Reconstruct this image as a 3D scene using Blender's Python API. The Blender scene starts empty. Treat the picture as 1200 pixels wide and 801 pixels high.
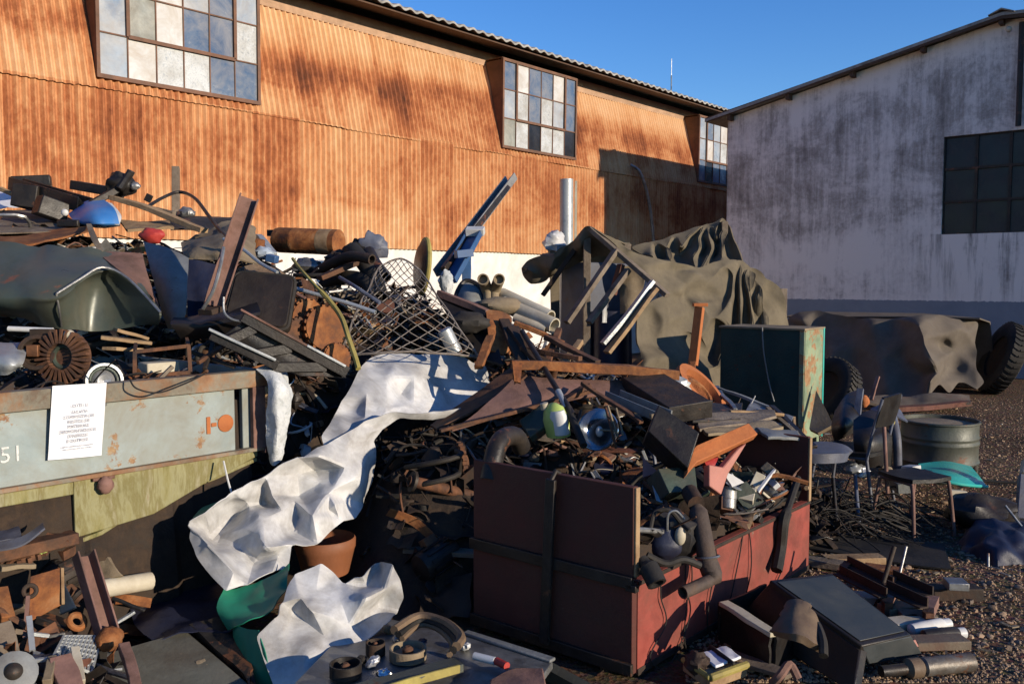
import bpy, bmesh, math, random
from mathutils import Vector, Matrix, noise
R = math.radians
random.seed(7)
C = bpy.context.scene.collection
sc = bpy.context.scene
V3 = Vector
# ------------------------------------------------------------------ camera
F = 1050.0
PITCH = math.atan((400.5 - 330) / F)
EYE = V3((0, 0, 1.65))
cd = bpy.data.cameras.new('camera'); cam = bpy.data.objects.new('camera', cd); C.objects.link(cam)
cam.location = EYE; cam.rotation_euler = (R(90) - PITCH, 0, 0)
cd.sensor_width = 36; cd.lens = 36 * F / 1200; cd.clip_start = 0.05; cd.clip_end = 3000
sc.camera = cam
FW = V3((0, math.cos(PITCH), -math.sin(PITCH))); UPV = V3((0, math.sin(PITCH), math.cos(PITCH)))
def P(px, py, Y):
    d = V3(((px - 600) / F, 0, 0)) + FW + UPV * (-(py - 400.5) / F)
    return EYE + d * (Y / d.y)
def G(px, py, z=0.0):
    d = V3(((px - 600) / F, 0, 0)) + FW + UPV * (-(py - 400.5) / F)
    return EYE + d * ((z - EYE.z) / d.z)
U = V3((.646, .763, 0)); W = V3((.763, -.646, 0)); Z = V3((0, 0, 1))
ANG = math.atan2(.763, .646)
# ------------------------------------------------------------------ world
AZ = V3((.829, -.559, 0)).normalized(); EL = R(12.5)
SUN = V3((AZ.x * math.cos(EL), AZ.y * math.cos(EL), math.sin(EL)))
w = bpy.data.worlds.new('World'); sc.world = w; w.use_nodes = True
nt = w.node_tree; nt.nodes.clear()
st = nt.nodes.new('ShaderNodeTexSky'); st.sky_type = 'NISHITA'; st.sun_disc = False
st.sun_elevation = EL; st.sun_rotation = math.atan2(AZ.x, AZ.y)
st.altitude = 700; st.air_density = 1.15; st.dust_density = 0.05; st.ozone_density = 4.0
bg = nt.nodes.new('ShaderNodeBackground'); bg.inputs[1].default_value = .112
wo = nt.nodes.new('ShaderNodeOutputWorld')
hs = nt.nodes.new('ShaderNodeHueSaturation'); hs.inputs['Hue'].default_value = .516; hs.inputs['Saturation'].default_value = 1.2; hs.inputs['Value'].default_value = 1.4
nt.links.new(st.outputs[0], hs.inputs['Color']); nt.links.new(hs.outputs[0], bg.inputs[0]); nt.links.new(bg.outputs[0], wo.inputs[0])
sd = bpy.data.lights.new('sun', 'SUN'); so = bpy.data.objects.new('sun', sd); C.objects.link(so)
sd.energy = 5.0; sd.angle = R(.5); sd.color = (1, .86, .68)
so.rotation_euler = SUN.to_track_quat('Z', 'Y').to_euler(); so.location = (30, -10, 20)
vs = sc.view_settings; vs.view_transform = 'Standard'; vs.look = 'None'; vs.gamma = 1; vs.exposure = .42
sc.render.engine = 'CYCLES'
sc.cycles.use_denoising = True; sc.cycles.max_bounces = 6; sc.cycles.diffuse_bounces = 3
sc.cycles.sample_clamp_indirect = 6; sc.cycles.caustics_reflective = False; sc.cycles.caustics_refractive = False
# ------------------------------------------------------------------ materials
MATS = {}
def N(t, kind, **kw):
    n = t.nodes.new('ShaderNode' + kind)
    for k, v in kw.items(): setattr(n, k, v)
    return n
def ramp(t, stops, interp='LINEAR'):
    n = N(t, 'ValToRGB'); e = n.color_ramp.elements; n.color_ramp.interpolation = interp
    while len(e) < len(stops): e.new(.5)
    for i, (p, c) in enumerate(stops):
        e[i].position = p
        c = (c, c, c) if isinstance(c, (int, float)) else c
        e[i].color = (c[0], c[1], c[2], 1)
    return n
def mix(t, fac, a, b, mode='MIX'):
    n = N(t, 'Mix'); n.data_type = 'RGBA'; n.blend_type = mode
    for s, i in ((fac, 0), (a, 6), (b, 7)):
        if hasattr(s, 'is_output'): t.links.new(s, n.inputs[i])
        elif i == 0: n.inputs[0].default_value = s
        else: n.inputs[i].default_value = (*s, 1) if len(s) == 3 else s
    return n.outputs[2]
def coords(t, stretch=(1, 1, 1), rand=True):
    tc = N(t, 'TexCoord'); mp = N(t, 'Mapping'); mp.inputs['Scale'].default_value = stretch
    t.links.new(tc.outputs['Object'], mp.inputs['Vector'])
    if rand:
        oi = N(t, 'ObjectInfo'); ml = N(t, 'Math', operation='MULTIPLY'); ml.inputs[1].default_value = 40
        t.links.new(oi.outputs['Random'], ml.inputs[0])
        cb = N(t, 'CombineXYZ')
        for i in range(3): t.links.new(ml.outputs[0], cb.inputs[i])
        t.links.new(cb.outputs[0], mp.inputs['Location'])
    return mp.outputs[0]
def nz(t, vec, scale, detail=6, rough=.6, dist=0):
    n = N(t, 'TexNoise'); n.inputs['Scale'].default_value = scale; n.inputs['Detail'].default_value = detail
    n.inputs['Roughness'].default_value = rough; n.inputs['Distortion'].default_value = dist
    t.links.new(vec, n.inputs['Vector']); return n.outputs['Fac']
def newmat(name):
    m = bpy.data.materials.new(name); m.use_nodes = True; t = m.node_tree
    b = t.nodes['Principled BSDF']; MATS[name] = m
    return m, t, b
ALB = .78
def dk(c): return tuple(x * ALB for x in c)
def mat(name, cols, rough=.75, metal=0., scale=6, stretch=(1, 1, 1), bump=.25, bscale=40, chip=None, chipamt=.5,
        chipscale=5, spec=.3, dirt=.62, dirtcol=(.06, .04, .025)):
    m, t, b = newmat(name); v = coords(t, stretch)
    cols = [dk(c) for c in cols]; dirtcol = dk(dirtcol); chip = chip and [dk(c) for c in chip]
    f = nz(t, v, scale, 8, .68, .3); k = len(cols)
    r = ramp(t, [(.32 + .36 * i / max(1, k - 1), c) for i, c in enumerate(cols)]); t.links.new(f, r.inputs[0])
    col = r.outputs[0]
    v0 = coords(t)
    if dirt:
        df = nz(t, v0, 2.7, 8, .7, .6); dr = ramp(t, [(.38, 0), (.68, dirt)]); t.links.new(df, dr.inputs[0])
        col = mix(t, dr.outputs[0], col, dirtcol)
    met = None
    rr = ramp(t, [(.3, max(0, rough - .14)), (.7, min(1, rough + .14))]); t.links.new(f, rr.inputs[0])
    if chip:
        cf = nz(t, v0, chipscale, 10, .72, .2)
        cr = ramp(t, [(chipamt, 0), (chipamt + .035, 1)]); t.links.new(cf, cr.inputs[0])
        r2 = ramp(t, [(.35, chip[0]), (.65, chip[-1])]); t.links.new(nz(t, v0, 22, 6, .7), r2.inputs[0])
        col = mix(t, cr.outputs[0], col, r2.outputs[0])
        if metal:
            iv = N(t, 'Math', operation='MULTIPLY_ADD'); iv.inputs[1].default_value = -metal; iv.inputs[2].default_value = metal
            t.links.new(cr.outputs[0], iv.inputs[0]); t.links.new(iv.outputs[0], b.inputs['Metallic'])
    elif metal: b.inputs['Metallic'].default_value = metal
    t.links.new(col, b.inputs['Base Color']); t.links.new(rr.outputs[0], b.inputs['Roughness'])
    b.inputs['Specular IOR Level'].default_value = spec
    if bump:
        bp = N(t, 'Bump'); bp.inputs['Strength'].default_value = bump; bp.inputs['Distance'].default_value = .01
        t.links.new(nz(t, v, bscale, 6, .65), bp.inputs['Height']); t.links.new(bp.outputs[0], b.inputs['Normal'])
    return m
RO = ((.20, .065, .02), (.33, .12, .035))
RB = ((.085, .036, .02), (.17, .07, .032))
RD = ((.03, .018, .013), (.075, .035, .02))
mat('rust_orange', [RB[0], RO[0], RO[1], (.40, .19, .08)], .85, 0, 9, bump=.5)
mat('rust_brown', [RD[0], RB[0], RB[1], (.24, .11, .06)], .8, 0, 8, bump=.5)
mat('rust_dark', [(.012, .009, .008), RD[0], RD[1]], .75, 0, 9, bump=.4)
mat('rust_pink', [(.19, .10, .08), (.26, .14, .11), (.15, .075, .055)], .8, 0, 6, bump=.3)
mat('steel_dark', [(.010, .010, .011), (.022, .021, .021), (.05, .043, .036)], .5, .25, 8, chip=RB, chipamt=.58)
mat('steel_grey', [(.22, .22, .22), (.36, .36, .35), (.46, .45, .43)], .42, .7, 7, chip=RB, chipamt=.64)
mat('galvanised', [(.34, .36, .37), (.46, .48, .48), (.40, .42, .42)], .42, .4, 14, chip=RB, chipamt=.72, dirt=.2)
mat('grey_paint', [(.20, .21, .21), (.27, .28, .27)], .55, 0, 5, chip=RB, chipamt=.6)
mat('black_paint', [(.006, .006, .007), (.013, .012, .012)], .45, 0, 6, chip=RD, chipamt=.62, dirt=.35)
mat('rubber', [(.007, .007, .007), (.017, .016, .015)], .75, 0, 7, dirt=.5, dirtcol=(.07, .055, .04))
mat('wood', [(.30, .18, .085), (.42, .28, .15), (.24, .14, .07)], .8, 0, 5, (1, 1, 1), bump=.4, dirt=.4)
mat('wood_old', [(.16, .12, .085), (.25, .20, .15), (.11, .08, .055)], .85, 0, 6, bump=.5)
mat('wood_red', [(.10, .035, .022), (.17, .06, .04), (.08, .03, .02)], .8, 0, 6, bump=.4)
mat('white_plastic', [(.62, .62, .60), (.74, .74, .72)], .45, 0, 4, bump=.05, dirt=.35, dirtcol=(.25, .2, .14))
mat('cream', [(.50, .44, .32), (.62, .57, .45)], .6, 0, 6, bump=.15, dirt=.5, dirtcol=(.2, .14, .08))
mat('tan', [(.24, .18, .11), (.33, .26, .17)], .9, 0, 7, bump=.4, dirt=.5)
mat('blue', [(.03, .085, .21), (.05, .13, .29)], .45, 0, 4, bump=.06, chip=((.3, .3, .3), (.5, .48, .45)), chipamt=.66, dirt=.3)
mat('blue_bright', [(.03, .15, .42), (.045, .20, .50)], .45, 0, 4, bump=.05, dirt=.25, dirtcol=(.3, .3, .3))
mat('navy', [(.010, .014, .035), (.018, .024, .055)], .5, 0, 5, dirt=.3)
mat('blue_grey', [(.10, .115, .16), (.15, .165, .21)], .5, 0, 4, chip=RB, chipamt=.66)
mat('teal', [(.03, .40, .34), (.05, .50, .42)], .35, 0, 3, bump=.04, dirt=.25, dirtcol=(.1, .12, .1))
mat('green_dark', [(.03, .055, .042), (.055, .085, .062)], .5, 0, 5, chip=RB, chipamt=.6)
mat('car_green', [(.042, .062, .055), (.070, .092, .078), (.055, .075, .06)], .38, .1, 3, bump=.08, bscale=12, chip=((.14, .06, .035), (.26, .11, .06)), chipamt=.63, chipscale=3, dirt=.45, dirtcol=(.14, .11, .07))
mat('cab_green_shaded', [(.007, .040, .040), (.012, .055, .052)], .45, 0, 4, chip=RD, chipamt=.63, dirt=.3)  # cabinet front's green darkened to imitate shade; its side stays lighter
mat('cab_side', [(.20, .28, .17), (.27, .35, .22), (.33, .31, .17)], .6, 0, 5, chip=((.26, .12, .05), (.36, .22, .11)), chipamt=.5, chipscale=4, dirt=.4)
mat('drum_green', [(.070, .078, .062), (.11, .115, .092)], .5, .1, 5, chip=RB, chipamt=.6, dirt=.5)
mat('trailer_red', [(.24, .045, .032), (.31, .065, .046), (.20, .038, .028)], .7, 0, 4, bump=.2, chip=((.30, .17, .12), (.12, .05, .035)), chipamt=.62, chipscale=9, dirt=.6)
mat('trailer_red_shaded', [(.075, .021, .015), (.12, .034, .024)], .75, 0, 5, bump=.3, dirt=.5, chip=((.13, .07, .05), (.04, .03, .025)), chipamt=.64, chipscale=8)  # darker copy of the cart red, shade put into the colour
mat('dull_steel', [(.20, .205, .20), (.30, .30, .29), (.25, .25, .24)], .6, .1, 8, chip=RB, chipamt=.66)
mat('tarp_olive', [(.125, .100, .064), (.178, .145, .095), (.14, .115, .076)], .9, 0, 3, bump=.35, bscale=120, dirt=.5, dirtcol=(.06, .05, .035))
mat('tarp_dark', [(.115, .095, .074), (.165, .137, .107)], .92, 0, 3, bump=.35, bscale=90, dirt=.4)
mat('tarp_tan', [(.14, .11, .08), (.20, .16, .115), (.19, .11, .08)], .9, 0, 2.5, bump=.3, bscale=90, dirt=.5)
mat('vinyl', [(.48, .48, .475), (.68, .68, .67), (.57, .56, .545)], .5, 0, 5, bump=.2, bscale=22, dirt=.85, dirtcol=(.22, .20, .175), spec=.3)
mat('vinyl_green', [(.015, .20, .12), (.02, .27, .16)], .4, 0, 3, bump=.06, dirt=.3)
mat('chrome', [(.6, .62, .65), (.75, .76, .78)], .14, .95, 5, bump=.03, dirt=.2)
mat('alu', [(.48, .49, .5), (.62, .62, .62)], .4, .6, 9, dirt=.4)
mat('copper', [(.30, .12, .05), (.42, .18, .08)], .5, .5, 12)
mat('yellow', [(.36, .29, .07), (.46, .38, .11)], .7, 0, 20, dirt=.6)
mat('red', [(.38, .03, .025), (.5, .05, .04)], .45, 0, 5, dirt=.3)
mat('pink', [(.42, .16, .12), (.50, .22, .17)], .6, 0, 5, dirt=.3)
mat('lime', [(.42, .55, .12), (.56, .66, .22)], .4, 0, 4, bump=.05, dirt=.2)
mat('terracotta', [(.26, .09, .035), (.34, .125, .055)], .65, 0, 4, bump=.15, dirt=.35)
mat('leather', [(.14, .09, .055), (.22, .15, .09)], .7, 0, 9, dirt=.4)
mat('paper', [(.76, .77, .80), (.82, .83, .85)], .7, 0, 3, bump=.03, dirt=.08, dirtcol=(.5, .45, .38))
mat('ink', [(.22, .22, .27), (.32, .32, .36)], .8, 0, 3, bump=0, dirt=0)
mat('paint_white', [(.62, .62, .58), (.74, .74, .70)], .7, 0, 30, bump=.1, chip=((.30, .33, .32), (.34, .36, .35)), chipamt=.56, chipscale=24, dirt=.4, dirtcol=(.25, .27, .25))
mat('fluff', [(.55, .56, .55), (.72, .73, .72), (.30, .33, .34)], .95, 0, 14, bump=.6, dirt=.5, dirtcol=(.14, .17, .17))
mat('asphalt_slab', [(.105, .108, .09), (.145, .145, .12)], .8, 0, 5, bump=.3, chip=((.2, .15, .1), (.26, .2, .14)), chipamt=.66)
mat('mirror_glass', [(.04, .06, .09), (.06, .08, .12)], .06, 0, 3, bump=0, spec=.9, dirt=.1)
mat('heap_dirt', [(.010, .008, .007), (.028, .018, .013), (.06, .038, .024)], .9, 0, 14, bump=.8, bscale=30)
# ------------------------------------------------------------------ mesh builder
class MB:
    sharp = 42
    def __init__(s, m='rust_brown'): s.v = []; s.f = []; s.fm = []; s.fs = []; s.ms = [m]; s.c = 0
    def m(s, name):
        if name not in s.ms: s.ms.append(name)
        s.c = s.ms.index(name); return s
    def face(s, idx, sm=False): s.f.append(tuple(idx)); s.fm.append(s.c); s.fs.append(sm)
    def add(s, pts): b = len(s.v); s.v.extend(V3(p) for p in pts); return b
    def box(s, c, size, rot=None):
        c = V3(c); h = V3(size) / 2; rot = rot or Matrix.Identity(3)
        if rot.__class__ is tuple: rot = Matrix((rot[0], rot[1], rot[2])).transposed()
        b = s.add([c + rot @ V3((x * h.x, y * h.y, z * h.z)) for z in (-1, 1) for y in (-1, 1) for x in (-1, 1)])
        for q in ((0, 2, 3, 1), (4, 5, 7, 6), (0, 1, 5, 4), (2, 6, 7, 3), (0, 4, 6, 2), (1, 3, 7, 5)): s.face([b + i for i in q])
        return s
    def prof(s, p0, p1, prof, up=Z, cap=True, sm=False, seg=1):
        p0 = V3(p0); p1 = V3(p1); d = (p1 - p0).normalized(); up = V3(up)
        x = d.cross(up)
        if x.length < 1e-4: x = d.cross(V3((0, 1, 0)))
        x.normalize(); y = x.cross(d).normalized(); n = len(prof)
        b = s.add([p0.lerp(p1, k / seg) + x * a + y * c for k in range(seg + 1) for a, c in prof])
        for k in range(seg):
            for i in range(n):
                j = (i + 1) % n; o = b + k * n; s.face((o + i, o + j, o + n + j, o + n + i), sm)
        if cap: s.face([b + i for i in range(n)][::-1]); s.face([b + seg * n + i for i in range(n)])
        return s
    def bar(s, p0, p1, w, h, up=Z, seg=1): return s.prof(p0, p1, [(-w/2, -h/2), (w/2, -h/2), (w/2, h/2), (-w/2, h/2)], up, seg=seg)
    def angle(s, p0, p1, w, t=.006, up=Z, seg=1): return s.prof(p0, p1, [(0, 0), (w, 0), (w, t), (t, t), (t, w), (0, w)], up, seg=seg)
    def chan(s, p0, p1, w, h, t=.006, up=Z, seg=1):
        return s.prof(p0, p1, [(-w/2, -h/2), (w/2, -h/2), (w/2, h/2), (w/2 - t, h/2), (w/2 - t, -h/2 + t), (-w/2 + t, -h/2 + t), (-w/2 + t, h/2), (-w/2, h/2)], up, seg=seg)
    def tube(s, pts, r, n=8, cap=True, smooth=0, hollow=0):
        pts = [V3(p) for p in pts]
        if smooth: pts = catmull(pts, smooth)
        k = len(pts); rs = r if isinstance(r, (list, tuple)) else [r] * k
        if len(rs) != k: rs = [rs[min(len(rs) - 1, int(i * len(rs) / k))] for i in range(k)]
        t = (pts[1] - pts[0]).normalized(); x = t.orthogonal().normalized(); b = len(s.v)
        for i, p in enumerate(pts):
            t2 = (pts[min(k - 1, i + 1)] - pts[max(0, i - 1)])
            if t2.length > 1e-9:
                t2.normalize(); x = (x - t2 * x.dot(t2))
                x = x.normalized() if x.length > 1e-6 else t2.orthogonal().normalized(); t = t2
            y = t.cross(x)
            s.v.extend(p + (x * math.cos(a) + y * math.sin(a)) * rs[i] for a in [2 * math.pi * q / n for q in range(n)])
        for i in range(k - 1):
            for q in range(n):
                a = b + i * n + q; c = b + i * n + (q + 1) % n
                s.face((a, c, c + n, a + n), True)
        if cap:
            if hollow:
                for base, p, sg, pt in ((b, pts[0], 1, pts[1]), (b + (k - 1) * n, pts[-1], -1, pts[-2])):
                    dd = (pt - p).normalized() * rs[0] * 1.2
                    i2 = s.add([p + (s.v[base + q] - p) * (1 - hollow) for q in range(n)])
                    i3 = s.add([p + dd + (s.v[base + q] - p) * (1 - hollow) for q in range(n)])
                    for q in range(n):
                        q2 = (q + 1) % n
                        s.face((base + q, base + q2, i2 + q2, i2 + q)); s.face((i2 + q, i2 + q2, i3 + q2, i3 + q), True)
                    s.face([i3 + q for q in range(n)])
            else: s.face([b + q for q in range(n)][::-1]); s.face([b + (k - 1) * n + q for q in range(n)])
        return s
    def lathe(s, c, axis, prof, n=20, squash=None, sm=True):
        c = V3(c); a = V3(axis).normalized(); x = a.orthogonal().normalized()
        if abs(a.z) < .95:
            x = (Z - a * a.z).normalized()
        y = a.cross(x); b = len(s.v); k = len(prof)
        for (r, h) in prof:
            s.v.extend(c + a * h + (x * math.cos(q) * (squash or 1) + y * math.sin(q)) * r for q in [2 * math.pi * i / n for i in range(n)])
        for i in range(k - 1):
            for q in range(n):
                p = b + i * n + q; o = b + i * n + (q + 1) % n; s.face((p, o, o + n, p + n), sm)
        if prof[0][0] > 1e-5: s.face([b + q for q in range(n)][::-1])
        if prof[-1][0] > 1e-5: s.face([b + (k - 1) * n + q for q in range(n)])
        return s
    def ring(s, c, axis, R0, r, n=24, k=8, squash=1):
        c = V3(c); a = V3(axis).normalized(); x = a.orthogonal().normalized()
        if abs(a.z) < .95: x = (Z - a * a.z).normalized()
        y = a.cross(x); b = len(s.v)
        for i in range(n):
            q = 2 * math.pi * i / n; d = x * math.cos(q) * squash + y * math.sin(q)
            for j in range(k):
                e = 2 * math.pi * j / k; s.v.append(c + d * (R0 + r * math.cos(e)) + a * r * math.sin(e))
        for i in range(n):
            for j in range(k):
                s.face((b + i*k + j, b + ((i+1) % n)*k + j, b + ((i+1) % n)*k + (j+1) % k, b + i*k + (j+1) % k), True)
        return s
    def plate(s, pts, t=.004, bend=.02):
        pts = [V3(p) for p in pts]; n = V3()
        if len(pts) == 4 and t <= .03 and bend:
            L = max((pts[0] - pts[2]).length, .05); m_ = 8; nn_ = (pts[2] - pts[0]).cross(pts[3] - pts[1]).normalized()
            g_ = []
            for i in range(m_ + 1):
                r_ = []
                for j in range(m_ + 1):
                    q = pts[0].lerp(pts[1], i / m_).lerp(pts[3].lerp(pts[2], i / m_), j / m_)
                    q = q + nn_ * noise.noise(q * 2.2 / L) * L * bend * 2 + nn_ * facet(i * .45 + L * 9, j * .45, 3) * L * bend + noise.noise_vector(q * 7 / L) * L * .008
                    r_.append(q)
                g_.append(r_)
            return s.sheet(g_, -t, False)
        for i in range(len(pts)): n += pts[i].cross(pts[(i + 1) % len(pts)])
        n.normalize(); o = n * t; k = len(pts)
        b = s.add([p for p in pts] + [p - o for p in pts])
        s.face(range(b, b + k)); s.face([b + k + i for i in range(k)][::-1])
        for i in range(k): j = (i + 1) % k; s.face((b + i, b + k + i, b + k + j, b + j))
        return s
    def sheet(s, g, t=.003, sm=True):
        nr = len(g); nc = len(g[0]); b = len(s.v); nn = []
        for i in range(nr):
            for j in range(nc):
                du = g[i][min(nc - 1, j + 1)] - g[i][max(0, j - 1)]; dv = g[min(nr - 1, i + 1)][j] - g[max(0, i - 1)][j]
                q = du.cross(dv); nn.append(q.normalized() if q.length > 1e-9 else V3((0, -1, 0)))
        s.v.extend(g[i][j] for i in range(nr) for j in range(nc))
        s.v.extend(g[i][j] + nn[i * nc + j] * t for i in range(nr) for j in range(nc)); o = nr * nc
        for i in range(nr - 1):
            for j in range(nc - 1):
                a = b + i * nc + j; q = (a, a + nc, a + nc + 1, a + 1)
                s.face(q, sm); s.face([o + z for z in q][::-1], sm)
        edge = [(i, 0) for i in range(nr)] + [(nr-1, j) for j in range(1, nc)] + [(i, nc-1) for i in range(nr-2, -1, -1)] + [(0, j) for j in range(nc-2, 0, -1)]
        for q in range(len(edge)):
            a = b + edge[q][0]*nc + edge[q][1]; e = b + edge[(q+1) % len(edge)][0]*nc + edge[(q+1) % len(edge)][1]
            s.face((e, a, a + o, e + o))
        return s
    def blob(s, c, rad, rot=None, n=18, m=12, amp=0, fr=3, seed=0):
        c = V3(c); rot = rot or Matrix.Identity(3); b = len(s.v)
        for i in range(m + 1):
            th = math.pi * i / m
            for j in range(n):
                ph = 2 * math.pi * j / n; d = V3((math.sin(th)*math.cos(ph), math.sin(th)*math.sin(ph), math.cos(th)))
                k = 1 + .65 * amp * noise.noise(d * fr * .8 + V3((seed, seed*2.3, 0)))
                s.v.append(c + rot @ V3((d.x*rad[0]*k, d.y*rad[1]*k, d.z*rad[2]*k)))
        for i in range(m):
            for j in range(n):
                a = b + i*n + j; e = b + i*n + (j+1) % n; s.face((a, a + n, e + n, e), True)
        return s
    def jit(s, amp, fr, seed=0, start=0):
        for i in range(start, len(s.v)):
            s.v[i] = s.v[i] + noise.noise_vector(s.v[i] * fr + V3((seed*3.1, seed, 7))) * amp
        return s
def catmull(p, k):
    out = []; n = len(p)
    for i in range(n - 1):
        a = p[max(0, i-1)]; b = p[i]; c = p[i+1]; d = p[min(n-1, i+2)]
        for q in range(k):
            t = q / k
            out.append(.5 * ((2*b) + (c - a)*t + (2*a - 5*b + 4*c - d)*t*t + (3*b - a - 3*c + d)*t**3))
    out.append(p[-1].copy()); return out
def tri(x): x = x % 1.0; return 4 * abs(x - .5) - 1
def facet(u, v, seed):
    # stiff-sheet crumple: random heights on a jittered lattice, straight creases between
    w_ = noise.noise_vector(V3((u * .7, v * .7, seed * 5.3))) * .35; u += w_.x; v += w_.y
    i, j = math.floor(u), math.floor(v); a, b_ = u - i, v - j
    h = lambda x, y: noise.cell(V3((x + .5 + seed * 17, y + .5, seed * 3 + .5)))
    h00, h10, h01, h11 = h(i, j), h(i + 1, j), h(i, j + 1), h(i + 1, j + 1)
    if noise.cell(V3((i + .5, j + .5, seed + 40.5))) > .5:
        return h00 + (h10 - h00) * a + (h11 - h10) * b_ if a > b_ else h00 + (h11 - h01) * a + (h01 - h00) * b_
    return h00 + (h10 - h00) * a + (h01 - h00) * b_ if a + b_ < 1 else h11 + (h01 - h11) * (1 - a) + (h10 - h11) * (1 - b_)
def crumple(g, cell, amp, seed, aniso=1.0, oct2=.35):
    nr, nc = len(g), len(g[0]); m_, k_ = nr // 2, nc // 2
    Lu = [0.0]; Lv = [0.0]
    for j in range(1, nc): Lu.append(Lu[-1] + (g[m_][j] - g[m_][j-1]).length)
    for i in range(1, nr): Lv.append(Lv[-1] + (g[i][k_] - g[i-1][k_]).length)
    out = []
    for i in range(nr):
        r_ = []
        for j in range(nc):
            du = g[i][min(nc-1, j+1)] - g[i][max(0, j-1)]; dv = g[min(nr-1, i+1)][j] - g[max(0, i-1)][j]
            n = du.cross(dv); n = n.normalized() if n.length > 1e-9 else V3((0, -1, 0))
            u, v = Lu[j] / cell, Lv[i] / (cell * aniso)
            q = facet(u + .35 * v, v - .2 * u, seed) + oct2 * facet(u * 2.3 + 7, v * 2.3 - u * .6, seed + 1)
            r_.append(g[i][j] + n * q * amp)
        out.append(r_)
    for _ in range(2):
        o2 = [[q.copy() for q in r_] for r_ in out]
        for i in range(1, nr - 1):
            for j in range(1, nc - 1): o2[i][j] = out[i][j] * .5 + (out[i-1][j] + out[i+1][j] + out[i][j-1] + out[i][j+1]) * .125
        out = o2
    return out
def grid(ctrl, ku, kv, amp=0, fr=3, seed=0, folds=6, fine=.25):
    """smooth surface through control rows, with stiff creases"""
    rows = [catmull([V3(p) for p in r], ku) for r in ctrl]
    cols = [catmull([rows[i][j] for i in range(len(rows))], kv) for j in range(len(rows[0]))]
    g = [[cols[j][i] for j in range(len(cols))] for i in range(len(cols[0]))]
    if amp:
        rnd = random.Random(seed); ds = []
        for q in range(folds):
            d = V3((rnd.uniform(-1, 1), rnd.uniform(-1, 1), rnd.uniform(-1, 1))).normalized()
            ds.append((d * fr * rnd.uniform(.5, 1.6), rnd.random(), rnd.uniform(.4, 1)))
        nr = len(g); nc = len(g[0]); h = [[None]*nc for _ in g]
        for i in range(nr):
            for j in range(nc):
                p = g[i][j]; du = g[i][min(nc-1, j+1)] - g[i][max(0, j-1)]; dv = g[min(nr-1, i+1)][j] - g[max(0, i-1)][j]
                n = du.cross(dv); n = n.normalized() if n.length > 1e-9 else V3((0, -1, 0))
                wp = p + noise.noise_vector(p * fr * .8 + V3((seed, 0, 0))) * (.35 / fr)
                a = sum(tri(wp.dot(d) + o) * k for d, o, k in ds) / folds
                a += fine * noise.noise(p * fr * 4 + V3((seed, 3, 1)))
                h[i][j] = p + n * a * amp
        g = h
    return g
from mathutils import geometry
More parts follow.
